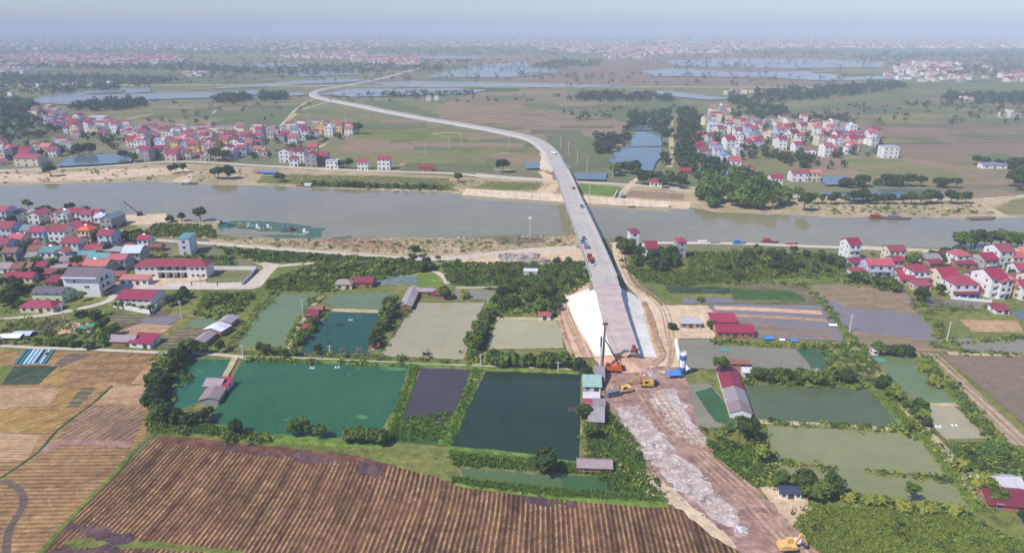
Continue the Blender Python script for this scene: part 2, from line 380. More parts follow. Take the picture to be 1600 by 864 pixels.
W_far = water('flood_far', (120, 118, 110), (128, 124, 112), rough=0.3, s=0.004)
W_farblue = water('pond_far_blue', (84, 104, 106), (96, 112, 108), rough=0.2)
W_weed = water('duckweed', (52, 88, 50), (66, 98, 58), rough=0.5, s=0.08)

gm = bpy.data.meshes.new('ground'); gm.from_pydata([(-45000, -1500, 0), (45000, -1500, 0), (45000, 60000, 0), (-45000, 60000, 0)], [], [(0, 1, 2, 3)])
gm.materials.append(M_ground); tag(link('ground', gm), kind='structure')

# ---- far plain: fields and flood water, far to near
def field(pix, m, jag=2.0, name='field'): return sheet(name, pix, m, jag)
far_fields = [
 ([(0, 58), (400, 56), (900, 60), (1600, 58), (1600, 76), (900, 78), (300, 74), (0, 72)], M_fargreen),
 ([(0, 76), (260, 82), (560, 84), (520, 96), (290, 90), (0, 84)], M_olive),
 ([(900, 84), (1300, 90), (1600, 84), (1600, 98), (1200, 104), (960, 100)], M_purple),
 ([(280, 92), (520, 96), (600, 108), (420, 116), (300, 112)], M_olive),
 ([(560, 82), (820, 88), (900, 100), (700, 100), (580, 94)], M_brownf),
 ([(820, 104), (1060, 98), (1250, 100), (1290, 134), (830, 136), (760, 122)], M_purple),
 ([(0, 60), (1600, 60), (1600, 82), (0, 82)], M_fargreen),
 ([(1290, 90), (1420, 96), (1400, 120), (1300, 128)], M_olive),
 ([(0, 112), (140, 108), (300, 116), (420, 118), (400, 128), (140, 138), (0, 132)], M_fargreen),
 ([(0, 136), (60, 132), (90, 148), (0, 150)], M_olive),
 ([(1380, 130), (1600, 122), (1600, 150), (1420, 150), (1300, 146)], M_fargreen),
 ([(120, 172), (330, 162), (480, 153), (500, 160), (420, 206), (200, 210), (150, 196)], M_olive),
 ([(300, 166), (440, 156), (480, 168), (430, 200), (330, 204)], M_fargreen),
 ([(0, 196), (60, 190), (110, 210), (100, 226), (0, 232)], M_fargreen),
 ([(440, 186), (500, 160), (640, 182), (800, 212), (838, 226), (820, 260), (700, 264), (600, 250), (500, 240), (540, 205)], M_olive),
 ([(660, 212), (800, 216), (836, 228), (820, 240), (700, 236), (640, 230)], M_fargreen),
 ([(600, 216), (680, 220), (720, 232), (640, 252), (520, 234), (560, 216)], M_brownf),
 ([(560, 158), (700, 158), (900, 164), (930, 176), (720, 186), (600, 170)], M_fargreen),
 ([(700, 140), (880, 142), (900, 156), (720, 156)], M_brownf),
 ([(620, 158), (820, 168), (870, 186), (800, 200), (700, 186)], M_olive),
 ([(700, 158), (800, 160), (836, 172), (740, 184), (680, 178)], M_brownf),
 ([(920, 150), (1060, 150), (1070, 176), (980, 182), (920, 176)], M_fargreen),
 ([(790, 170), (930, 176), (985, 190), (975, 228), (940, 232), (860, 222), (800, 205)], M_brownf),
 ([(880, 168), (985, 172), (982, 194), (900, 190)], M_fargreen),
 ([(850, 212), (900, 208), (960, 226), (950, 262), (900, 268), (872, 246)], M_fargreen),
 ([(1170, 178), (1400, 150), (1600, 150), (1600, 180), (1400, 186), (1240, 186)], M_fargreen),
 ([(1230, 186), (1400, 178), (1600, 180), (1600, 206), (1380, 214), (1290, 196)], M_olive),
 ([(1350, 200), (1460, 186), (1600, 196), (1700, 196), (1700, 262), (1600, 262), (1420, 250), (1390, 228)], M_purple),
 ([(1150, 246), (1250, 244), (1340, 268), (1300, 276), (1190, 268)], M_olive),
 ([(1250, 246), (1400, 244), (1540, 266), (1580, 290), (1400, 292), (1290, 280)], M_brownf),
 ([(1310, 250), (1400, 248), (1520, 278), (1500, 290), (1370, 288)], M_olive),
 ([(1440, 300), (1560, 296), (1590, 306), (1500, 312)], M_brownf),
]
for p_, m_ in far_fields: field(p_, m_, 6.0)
def parcels(pix, n, mats, seed):
    """small plots of differing crops inside a larger stretch of fields"""
    r = random.Random(seed); Q = scatter_pts(pix, n, seed, 30)
    for x, y in Q:
        w = r.uniform(18, 60); d = r.uniform(10, 34); a = r.uniform(-0.25, 0.25) + 0.1
        c = []
        for u, v in ((-1, -1), (1, -1), (1, 1), (-1, 1)):
            X = x + math.cos(a) * u * w - math.sin(a) * v * d; Y = y + math.sin(a) * u * w + math.cos(a) * v * d
            c.append(P((X, Y, 0)))
        sheet('field', c, r.choice(mats), 1.2)
parcels([(440, 186), (500, 165), (640, 184), (800, 214), (830, 230), (815, 258), (700, 262), (600, 250), (520, 236)], 26, [M_brownf, M_fargreen, M_olive, M_green], 3)
parcels([(140, 178), (330, 164), (470, 158), (420, 200), (200, 206)], 14, [M_olive, M_fargreen, M_brownf], 4)
parcels([(800, 150), (1060, 152), (980, 180), (970, 226), (870, 222), (700, 186)], 26, [M_olive, M_fargreen, M_brownf, M_purple], 5)
parcels([(1230, 186), (1400, 156), (1600, 154), (1600, 250), (1420, 246)], 30, [M_olive, M_purple, M_purple, M_fargreen], 6)
parcels([(0, 110), (500, 100), (1000, 108), (1600, 100), (1600, 150), (0, 150)], 80, [M_olive, M_fargreen, M_dkgreen, M_purple, M_brownf], 8)
parcels([(0, 75), (1600, 75), (1600, 100), (0, 100)], 60, [M_olive, M_fargreen, M_fargreen, M_purple, W_far], 9)
parcels([(0, 60), (1600, 60), (1600, 78), (0, 78)], 50, [M_fargreen, M_olive, M_dkgreen, W_far], 10)

lakes = [
 [(70, 152), (100, 146), (150, 150), (260, 146), (330, 146), (400, 142), (420, 148), (330, 154), (210, 158), (120, 165), (60, 164), (45, 158)],
 [(190, 140), (235, 138), (240, 145), (200, 147)],
 [(290, 141), (400, 138), (470, 133), (560, 129), (575, 126), (520, 124), (460, 128), (430, 131), (330, 139)],
 [(420, 119), (470, 112), (560, 112), (560, 118), (480, 121)],
 [(498, 150), (545, 140), (600, 140), (700, 139), (760, 142), (735, 148), (640, 151), (560, 153)],
 [(575, 131), (640, 128), (760, 130), (880, 132), (1000, 135), (820, 137), (600, 135)],
 [(665, 122), (690, 114), (760, 102), (820, 98), (835, 104), (815, 112), (850, 118), (780, 123), (720, 122)],
 [(815, 113), (830, 106), (880, 110), (865, 116)],
 [(1000, 112), (1060, 108), (1150, 114), (1260, 113), (1290, 120), (1160, 122), (1020, 120)],
 [(1040, 96), (1140, 92), (1290, 94), (1390, 98), (1380, 106), (1240, 108), (1100, 106), (1050, 102)],
 [(1200, 118), (1290, 116), (1330, 122), (1400, 118), (1410, 124), (1300, 128), (1220, 124)],
 [(980, 142), (1050, 144), (1110, 152), (1160, 156), (1110, 158), (1050, 152)],
 [(1300, 84), (1340, 82), (1450, 84), (1440, 88), (1330, 88)],
 [(350, 104), (420, 100), (480, 100), (470, 105), (380, 108)],
 [(560, 86), (640, 88), (760, 90), (740, 94), (600, 92)],
 [(95, 150), (160, 140), (200, 138), (190, 146)],
 [(400, 148), (470, 146), (478, 150), (420, 154)],
]
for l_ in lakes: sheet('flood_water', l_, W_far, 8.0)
sheet('pond', [(88, 263), (104, 249), (150, 243), (185, 243), (208, 247), (204, 256), (150, 260)], W_farblue, 2)
sheet('pond', [(948, 254), (968, 233), (1034, 233), (1034, 246), (1022, 262), (1020, 270), (975, 266)], W_farblue, 1.5)
sheet('pond', [(978, 232), (996, 208), (1020, 207), (1033, 214), (1034, 231)], W_farblue, 1.5)
sheet('pond', [(984, 206), (1000, 190), (1016, 190), (1024, 206)], W_farblue, 1.5)
sheet('pond', [(896, 273), (948, 273), (946, 284), (900, 283)], W_farblue, 1)
sheet('pond', [(818, 256), (842, 256), (848, 266), (822, 266)], W_farblue, 1)
sheet('pond', [(1280, 279), (1320, 278), (1345, 290), (1290, 292)], W_farblue, 1)
sheet('pond', [(1280, 304), (1400, 298), (1470, 300), (1455, 312), (1330, 316)], W_farblue, 1)
bund('pond_bank', [(945, 249), (1000, 250), (1034, 250)], 3, 0.8, M_dkgreen)
bund('pond_bank', [(975, 232), (1034, 232)], 5, 1.0, M_green)
bund('pond_bank', [(984, 207), (1024, 207)], 5, 1.0, M_green)

# ---- far river side: dike, banks
ZSTEP[0] = 0.0022; _layer[0] = 5
sheet('river_bank', [(-250, 262), (0, 264), (290, 256), (420, 262), (560, 268), (700, 276), (870, 284), (1080, 296), (1240, 306), (1600, 306), (1900, 300), (1900, 360), (1600, 350), (0, 305), (-250, 305)], M_bank, 2)
sheet('river_bank', [(410, 275), (560, 274), (700, 279), (712, 292), (620, 294), (480, 289), (400, 286)], M_green, 2)
sheet('river_bank', [(770, 284), (856, 286), (852, 298), (780, 297), (730, 294)], M_green, 1)
sheet('river_bank', [(905, 287), (968, 292), (975, 298), (955, 307), (905, 302)], M_lush, 1)
sheet('field', [(985, 298), (1070, 303), (1068, 312), (975, 308)], M_brownf, 1)
sheet('field', [(1590, 308), (1700, 306), (1700, 336), (1540, 334)], M_olive, 1)
sheet('river_bank', [(0, 272), (80, 272), (190, 264), (290, 262), (300, 270), (140, 282), (0, 286)], M_sand, 2)
sheet('river_bank', [(268, 284), (290, 272), (302, 272), (296, 286)], M_sand, 1)

river = sheet('river', [(-900, 292), (-200, 291), (0, 290), (60, 288), (130, 288), (200, 284), (270, 286), (330, 289), (400, 290), (470, 293), (540, 296), (620, 298), (700, 301), (728, 306), (800, 312), (880, 317), (960, 322), (1045, 327), (1078, 324), (1120, 332), (1200, 335), (1260, 337), (1310, 341), (1400, 339), (1480, 341), (1530, 343), (1600, 339), (1800, 338), (2500, 342),
  (2500, 420), (1900, 404), (1600, 392), (1480, 388), (1320, 388), (1200, 383), (1100, 380), (1000, 377), (960, 374), (880, 368), (790, 367), (740, 371), (700, 371), (600, 371), (520, 374), (460, 374), (420, 372), (372, 371), (340, 366), (326, 350), (300, 345), (260, 337), (190, 338), (120, 338), (0, 332), (-300, 326), (-900, 325)], W_river, 1.5)
sheet('river_bank', [(300, 347), (345, 345), (330, 372), (200, 372), (180, 340), (250, 334)], M_bank, 1)
sheet('river_bank', [(-200, 332), (190, 342), (250, 372), (260, 420), (420, 500), (380, 560), (-200, 560)], M_green, 1)
sheet('river_bank', [(190, 336), (260, 334), (262, 350), (196, 352)], M_sand, 1)
mat_w = sheet('water_weeds', [(338, 350), (368, 345), (430, 347), (468, 351), (490, 356), (506, 360), (500, 372), (440, 372), (380, 366), (345, 362)], W_weed, 3)
for q in ([(470, 352), (486, 353), (484, 356), (470, 355)], [(515, 372), (548, 369), (552, 372), (530, 374)], [(496, 356), (510, 358), (504, 361)]): sheet('water_weeds', q, W_weed, 1)
sheet('pond', [(345, 358), (380, 358), (440, 364), (480, 366), (470, 369), (400, 367), (352, 364)], W_river, 3)

# stone revetment on the far bank, raised
def loft(name, top, toe, mat, sub=1, kind='structure'):
    A = [G(x, y, z) for x, y, z in top]; B = [G(x, y, 0.3) for x, y in toe]; return strip(name, A, B, mat, kind, sub)
loft('river_revetment', [(728, 295, 4), (800, 299, 4), (880, 304, 4), (960, 309, 4), (1048, 315, 4)], [(722, 305), (800, 311), (880, 316), (960, 321), (1044, 325)], M_revet)
sheet('river_bank', [(1046, 315), (1080, 316), (1076, 327), (1044, 326)], M_sand, 1)

# dike roads on the far side
ribbon('road', [(-300, 268), (-100, 267), (0, 267), (95, 264), (190, 258), (250, 254), (300, 253), (420, 260), (500, 264), (600, 268), (700, 271), (760, 276), (860, 282), (950, 287), (1040, 292), (1130, 296), (1200, 300), (1260, 305)], 7.0, M_road)
sheet('forecourt', [(744, 271), (800, 276), (862, 280), (866, 284), (800, 281), (744, 277)], M_road, 0.5)
ribbon('road', [(1030, 292), (1070, 298), (1120, 300), (1200, 304), (1280, 310), (1400, 312), (1540, 310), (1600, 306), (1800, 300)], 5, M_road)
ribbon('path', [(1520, 322), (1548, 318), (1575, 312), (1600, 308)], 4, M_path)
ribbon('path', [(1535, 320), (1562, 334), (1568, 340)], 5, M_path)
ribbon('path', [(968, 306), (978, 296), (990, 284), (1002, 276)], 5, M_sand)
ribbon('path', [(848, 305), (858, 292), (862, 280), (852, 268)], 14, M_sand)
# lanes in the far fields
for q, w_ in (([(435, 200), (450, 188), (472, 172), (500, 163), (520, 158)], 6), ([(326, 198), (328, 190), (330, 180), (338, 172)], 4), ([(195, 188), (220, 182), (240, 178)], 4),
      ([(480, 236), (500, 230), (520, 218), (552, 208)], 5), ([(625, 258), (660, 246), (702, 232), (800, 240), (830, 242)], 4), ([(646, 222), (668, 228), (700, 232)], 4), ([(646, 222), (672, 212), (698, 208), (760, 210), (790, 204)], 4),
      ([(460, 189), (540, 190), (600, 194)], 3), ([(706, 263), (760, 265), (800, 266)], 4), ([(1046, 262), (1050, 240), (1048, 210), (1050, 180)], 5), ([(1262, 175), (1300, 170), (1330, 160), (1380, 156)], 5), ([(1380, 142), (1440, 143), (1530, 144)], 8), ([(896, 232), (960, 238)], 3)):
    ribbon('path', q, w_, M_path)
# straight embankment road across the plain
bund('embankment_road', [(-200, 134), (250, 135), (400, 136), (540, 136.4), (800, 137), (1120, 138.4), (1300, 139)], 12, 3.0, M_green, M_road, jag=0)

# ---- near land, left to right
field([(-60, 545), (0, 548), (250, 552), (262, 560), (232, 600), (228, 690), (60, 870), (-300, 870), (-300, 545)], M_stub, 0.5)
field([(205, 600), (240, 560), (262, 556), (232, 600)], M_stub3, 0.3)
field([(0, 570), (20, 555), (28, 549), (-40, 545), (-60, 570)], M_stub4, 0.4)
field([(110, 552), (145, 553), (96, 574), (84, 570)], M_brsoil, 0.4)
field([(60, 600), (80, 575), (108, 574), (100, 604)], M_stub4, 0.4)
field([(0, 602), (22, 572), (70, 571), (90, 573), (60, 601)], M_leeks, 0.4)
field([(-40, 602), (0, 572), (22, 570), (2, 602)], M_green, 0.4)
field([(0, 606), (98, 606), (86, 634), (30, 636), (0, 640)], M_stub3, 0.4)
field([(78, 634), (95, 606), (128, 606), (104, 636)], M_stub4, 0.3)
field([(104, 636), (128, 606), (150, 606), (125, 634)], M_vegrows, 0.3)
field([(150, 632), (178, 600), (232, 604), (230, 632)], M_stub3, 0.4)
field([(84, 694), (140, 636), (228, 636), (222, 662), (206, 692)], M_stub2, 0.4)
field([(-20, 676), (64, 680), (40, 720), (-20, 722)], M_stub3, 0.4)
field([(-20, 640), (124, 638), (84, 676), (-20, 676)], M_stub4, 0.4)
bund('field_bank', [(0, 748), (60, 706), (90, 672), (140, 634), (175, 604)], 0.5, 0.35, M_dkgreen, jag=0.2)
bund('field_bank', [(60, 870), (120, 800), (180, 740), (212, 700), (240, 680)], 1.2, 0.4, M_green, jag=0.3)
ribbon('path', [(4, 750), (30, 765), (36, 790), (14, 830), (10, 870)], 1.8, M_brsoil, jag=0.1)
ribbon('path', [(60, 710), (90, 694), (150, 692), (205, 696)], 3, M_mud, jag=0.4)
# greenhouse strips
cyan = plain('cyan_sheet', (140, 190, 200), 0.4); teal = plain('teal_sheet', (40, 120, 120), 0.5)
# the big wet field
big = [(244, 682), (300, 685), (430, 705), (560, 714), (640, 722), (690, 740), (712, 756), (850, 772), (1000, 792), (1056, 792), (1100, 812), (1172, 880), (0, 1000), (40, 890), (140, 780)]
sheet('ploughed_field', big, M_big, 0.6)
field([(244, 682), (300, 682), (460, 700), (600, 706), (700, 730), (708, 750), (640, 732), (500, 716), (400, 712), (250, 690)], land('field_margin_mud', (112, 76, 62), (96, 66, 58), (132, 100, 72), s1=0.08, s2=0.4, fine=0.25), 0.8)
field([(100, 846), (150, 838), (260, 848), (380, 862), (380, 868), (240, 858), (110, 856)], M_green, 0.8)
M_wet = land('wet_ruts', (78, 62, 68), (96, 74, 72), (130, 100, 82), s1=0.1, s2=0.6, amt=0.9, fine=0.3, stretch=(A_rows, 0.3), tracks=0.5)
for q in ([(100, 818), (150, 824), (210, 838), (210, 846), (130, 838), (96, 836)], [(80, 858), (150, 856), (240, 866), (230, 880), (70, 880)], [(330, 694), (372, 698), (384, 706), (350, 706)], [(455, 704), (520, 716), (540, 726), (470, 724), (450, 714)], [(560, 716), (600, 734), (590, 748), (556, 738)], [(800, 770), (900, 782), (905, 796), (860, 792)], [(400, 702), (440, 708), (444, 716), (404, 712)]):
    sheet('wet_soil', q, M_wet, 3.0)

# pond country base
sheet('grassland', [(250, 552), (300, 470), (420, 440), (700, 400), (900, 405), (935, 440), (880, 470), (920, 560), (950, 580), (955, 640), (1040, 760), (1060, 792), (850, 772), (712, 756), (560, 712), (300, 684), (235, 680), (232, 600)], M_green, 0.6)
sheet('grassland', [(960, 400), (1320, 398), (1700, 440), (1900, 900), (1250, 900), (1100, 700), (1050, 600), (1040, 480)], M_green, 0.6)
sheet('river_bank', [(326, 374), (400, 372), (520, 376), (620, 371), (760, 373), (905, 368), (915, 388), (770, 397), (640, 405), (480, 395), (330, 382)], M_bank, 1.2)
sheet('bare_earth', [(500, 377), (560, 372), (620, 376), (640, 390), (560, 388), (505, 382)], land('brown_earth', (160, 128, 106), (148, 118, 98), (136, 120, 90), fine=0.2, bumpd=0.6), 1.5)
sheet('bare_earth', [(770, 372), (850, 369), (850, 380), (780, 383)], M_purple, 1.5)
sheet('sand_yard', [(720, 402), (905, 386), (914, 408), (722, 414)], M_sand, 1)
sheet('grassland', [(690, 415), (915, 412), (920, 440), (900, 455), (780, 455), (700, 445)], M_dkgreen, 1.0)
sheet('grassland', [(415, 412), (640, 406), (700, 420), (700, 440), (520, 460), (410, 452)], M_green, 1.0)
sheet('grassland', [(640, 428), (680, 430), (692, 446), (650, 448)], M_lush, 0.5)
sheet('vegetable_patch', [(578, 434), (650, 430), (652, 444), (580, 447)], land('netted_beds', (110, 124, 122), (96, 112, 104), (130, 140, 140), fine=0.2, rows=(0, 3, (140, 150, 150), .4, 1)), 0.5)
ribbon('road', [(170, 371), (250, 376), (330, 381), (400, 387), (480, 393), (560, 399), (640, 404)], 5, M_road)
ribbon('road', [(640, 404), (700, 404), (760, 398), (830, 391), (912, 386)], 7, M_road)
ribbon('road', [(955, 382), (1000, 380), (1150, 381), (1250, 385), (1330, 388), (1460, 394), (1600, 402)], 5, M_road)
ribbon('path', [(632, 404), (652, 416), (678, 424), (694, 434), (700, 444)], 3, M_road)
ribbon('path', [(340, 384), (365, 392), (385, 402), (410, 414)], 3, M_path)
sheet('road', [(412, 410), (438, 414), (428, 424), (408, 448), (396, 452), (340, 453), (180, 453), (178, 446), (340, 446), (384, 443), (412, 420), (408, 414)], M_road, 0.2)
ribbon('road', [(436, 416), (500, 411), (560, 408), (640, 407)], 4, M_road)
ribbon('road', [(0, 420), (60, 424), (150, 440), (185, 448)], 4, M_road)
ribbon('road', [(185, 450), (170, 470), (120, 484), (60, 494), (0, 500)], 4, M_road)
sheet('yard', [(322, 425), (402, 424), (380, 445), (320, 445)], M_olive, 0.3)
sheet('schoolyard', [(205, 436), (322, 434), (322, 446), (196, 446)], M_sand, 0.3)
field([(305, 455), (420, 455), (400, 470), (330, 500), (270, 480)], M_green, 0.6)
field([(175, 498), (270, 484), (230, 520), (170, 512)], M_brsoil, 0.5)
field([(220, 498), (290, 492), (262, 510), (230, 512)], M_flood, 0.4)
field([(180, 488), (236, 492), (210, 508), (150, 504)], M_vegrows, 0.4)
field([(0, 500), (60, 496), (80, 504), (30, 524), (0, 526)], M_green, 0.5)
field([(34, 520), (74, 498), (104, 498), (70, 524)], M_brsoil, 0.4)
field([(80, 524), (110, 504), (150, 506), (140, 520)], M_clay, 0.6)
field([(180, 520), (220, 506), (270, 510), (232, 540), (190, 540)], M_stub3, 0.5)
field([(236, 546), (276, 514), (332, 514), (316, 545)], M_vegrows, 0.3)
sheet('pond', [(286, 512), (304, 497), (352, 499), (335, 514)], W_gg, 0.3)
ribbon('path', [(-60, 540), (0, 541), (60, 544), (150, 547), (240, 551), (310, 553), (365, 557), (385, 559), (450, 560), (520, 563), (600, 567), (650, 570), (740, 573), (800, 575), (870, 578), (914, 580)], 2.2, M_road, jag=0.15)

# ---- fish ponds
M_shore = land('pond_shore', (118, 110, 76), (98, 100, 60), (136, 124, 92), s1=0.2, s2=0.8, fine=0.25, bumpd=0.2)
def pond(pix, m, jag=0.5):
    o = sheet('pond', pix, m, jag); z = nextz(); W = world_poly(pix, jag, z); W.append(W[0]); L, Rr = sides(W, [0.7 + 0.9 * abs(mnoise.noise(p * 0.15)) for p in W], 0.5); strip('pond_shore', L, Rr, M_shore); return o
pond([(432, 459), (500, 461), (478, 487), (455, 520), (446, 545), (362, 543), (378, 520), (400, 490)], W_gg)
pond([(505, 472), (530, 458), (618, 458), (616, 474), (597, 486), (520, 482)], W_gg)
pond([(518, 488), (594, 490), (598, 505), (582, 530), (576, 554), (466, 553), (478, 525), (500, 502)], W_teal)
pond([(650, 473), (762, 473), (747, 500), (737, 530), (729, 563), (590, 558), (615, 522), (636, 490)], W_tan)
pond([(708, 453), (778, 453), (780, 469), (712, 468)], W_grey)
pond([(777, 499), (870, 501), (880, 520), (882, 545), (758, 547), (766, 524)], W_yel)
pond([(376, 563), (641, 573), (622, 630), (600, 670), (592, 690), (420, 680), (322, 664), (345, 622), (362, 590)], W_green)
pond([(292, 560), (362, 563), (346, 592), (330, 620), (268, 650), (262, 610), (275, 580)], W_green2)
pond([(658, 575), (738, 578), (716, 640), (696, 662), (655, 659), (620, 656), (636, 622)], W_dark)
pond([(758, 580), (912, 585), (913, 640), (909, 727), (840, 716), (702, 702), (715, 668), (740, 616)], W_deep)
sheet('marsh', [(618, 656), (655, 659), (697, 660), (714, 640), (722, 648), (690, 697), (604, 690)], M_lush, 0.5)
sheet('water_weeds', [(615, 672), (690, 674), (684, 696), (606, 690)], W_weed, 0.4)
pond([(716, 731), (810, 738), (850, 742), (930, 744), (990, 765), (1000, 775), (900, 768), (720, 748)], water('ditch', (74, 98, 62), (84, 108, 66), rough=0.15))
sheet('water_weeds', [(872, 745), (940, 746), (992, 768), (930, 769), (880, 762)], W_weed, 0.6)
pond([(1056, 531), (1113, 530), (1130, 540), (1245, 546), (1262, 560), (1290, 580), (1180, 580), (1080, 577), (1066, 560)], W_grey)
sheet('water_weeds', [(1242, 546), (1282, 545), (1312, 578), (1268, 578), (1258, 562)], W_weed, 0.5)
field([(1268, 540), (1322, 540), (1345, 560), (1300, 566)], M_dkgreen, 0.5)
pond([(1318, 567), (1350, 570), (1364, 592), (1326, 590)], W_dark)
pond([(1164, 601), (1360, 606), (1388, 640), (1418, 672), (1160, 657), (1156, 628)], W_mid)
pond([(1184, 665), (1330, 671), (1425, 677), (1452, 700), (1482, 745), (1504, 768), (1524, 797), (1450, 790), (1350, 777), (1192, 754), (1196, 735)], W_olive)
pond([(1364, 557), (1420, 561), (1444, 580), (1492, 631), (1438, 633), (1400, 605)], W_gg)
pond([(1440, 635), (1492, 634), (1546, 687), (1478, 690), (1455, 665)], W_tan)
field([(1475, 692), (1550, 690), (1600, 706), (1660, 760), (1530, 748)], M_dkgreen, 0.4)
pond([(1062, 602), (1108, 598), (1145, 640), (1146, 668), (1090, 672), (1076, 640)], W_grey)
sheet('water_weeds', [(1086, 614), (1112, 606), (1148, 650), (1148, 668), (1118, 660), (1100, 636)], W_weed, 0.6)
pond([(1492, 529), (1600, 530), (1700, 534), (1700, 556), (1600, 553), (1504, 550)], W_grey)
sheet('wet_field', [(1256, 446), (1400, 448), (1440, 480), (1484, 536), (1330, 522), (1300, 490)], M_flood, 0.8)
field([(1262, 447), (1395, 447), (1440, 484), (1428, 492), (1330, 482), (1290, 468)], M_brownf, 1.5)
field([(1330, 518), (1480, 536), (1486, 552), (1345, 545)], M_brownf, 0.8)
field([(1436, 486), (1600, 486), (1600, 532), (1500, 530), (1478, 530)], M_green, 0.6)
field([(1500, 500), (1590, 502), (1600, 520), (1520, 520)], M_stub3, 0.5)
field([(1466, 553), (1600, 556), (1800, 566), (1800, 700), (1640, 700), (1540, 612)], M_purple, 0.6)
field([(1428, 552), (1464, 553), (1620, 700), (1570, 696)], land('strip_beds', (170, 148, 122), (156, 134, 108), (140, 122, 92), rows=(dirpix((1440, 556), (1590, 696)), 2.4, (200, 176, 146), 0.7, 1), fine=0.15), 0.3)
pond([(1570, 484), (1600, 482), (1700, 488), (1700, 520), (1604, 508)], W_farblue)
pond([(1440, 466), (1540, 470), (1556, 484), (1450, 484)], water('muddy_puddle', (98, 96, 76), (108, 104, 84)))
pond([(1584, 800), (1640, 796), (1700, 900), (1612, 850)], W_deep)
# right of the bridge: beds
field([(1040, 448), (1140, 450), (1144, 460), (1045, 458)], M_leeks, 0.3)
field([(1142, 440), (1256, 444), (1284, 476), (1144, 476)], M_vegrows, 0.5)
field([(1142, 452), (1240, 456), (1262, 472), (1146, 468)], M_dkgreen, 0.5)
field([(1064, 466), (1140, 466), (1150, 474), (1066, 476)], M_flood, 0.4)
field([(1108, 476), (1290, 478), (1320, 534), (1180, 530), (1118, 500)], M_flood, 0.4)
for k_, (y0, x0, x1) in enumerate(((482, 1116, 1284), (494, 1150, 1292), (504, 1150, 1210), (513, 1156, 1300), (520, 1160, 1300))):
    ribbon('field', [(x0, y0), ((x0 + x1) / 2, y0 + 3), (x1, y0 + 8)], (4.5, 3.5, 2, 2, 2)[k_], (M_clay, M_stub3, M_stub, M_stub, M_stub)[k_])
sheet('bare_earth', [(1034, 478), (1105, 478), (1126, 500), (1116, 530), (1052, 530), (1045, 500)], M_sand, 0.8)
sheet('sand_yard', [(1186, 762), (1218, 760), (1262, 778), (1266, 800), (1255, 822), (1236, 822), (1214, 800)], M_sand, 0.8)
sheet('sand_yard', [(980, 736), (1030, 742), (1060, 768), (1110, 815), (1170, 870), (1130, 850), (1050, 790), (1000, 770)], M_sand, 1)
sheet('grassland', [(1272, 800), (1500, 800), (1580, 840), (1600, 900), (1290, 900)], M_lush, 1.5)

# ---- construction ground
sheet('haul_track', [(955, 382), (972, 384), (978, 420), (990, 448), (1030, 474), (1052, 500), (1056, 545), (1062, 572), (1060, 592), (945, 592), (946, 560), (1000, 540), (1000, 470), (965, 430)], M_sand, 0.8)
sheet('haul_track', [(872, 462), (925, 440), (930, 470), (940, 560), (900, 560), (884, 520), (876, 490)], M_clay, 0.8)
sheet('works_ground', [(942, 576), (1058, 574), (1080, 605), (1076, 625), (1100, 690), (1130, 730), (1190, 772), (1240, 826), (1300, 880), (1176, 880), (1130, 830), (1040, 760), (985, 705), (958, 650), (944, 625)], M_mud, 2.0)
sheet('sandbag_bed', [(958, 637), (1000, 634), (1018, 660), (1040, 688), (1070, 718), (1110, 755), (1152, 806), (1156, 818), (1130, 822), (1070, 772), (1030, 738), (985, 700), (966, 664)], M_bags, 3.0)
sheet('sandbag_bed', [(1014, 612), (1052, 605), (1070, 632), (1078, 652), (1105, 690), (1102, 702), (1080, 694), (1050, 660), (1020, 640)], M_bags, 4.0)

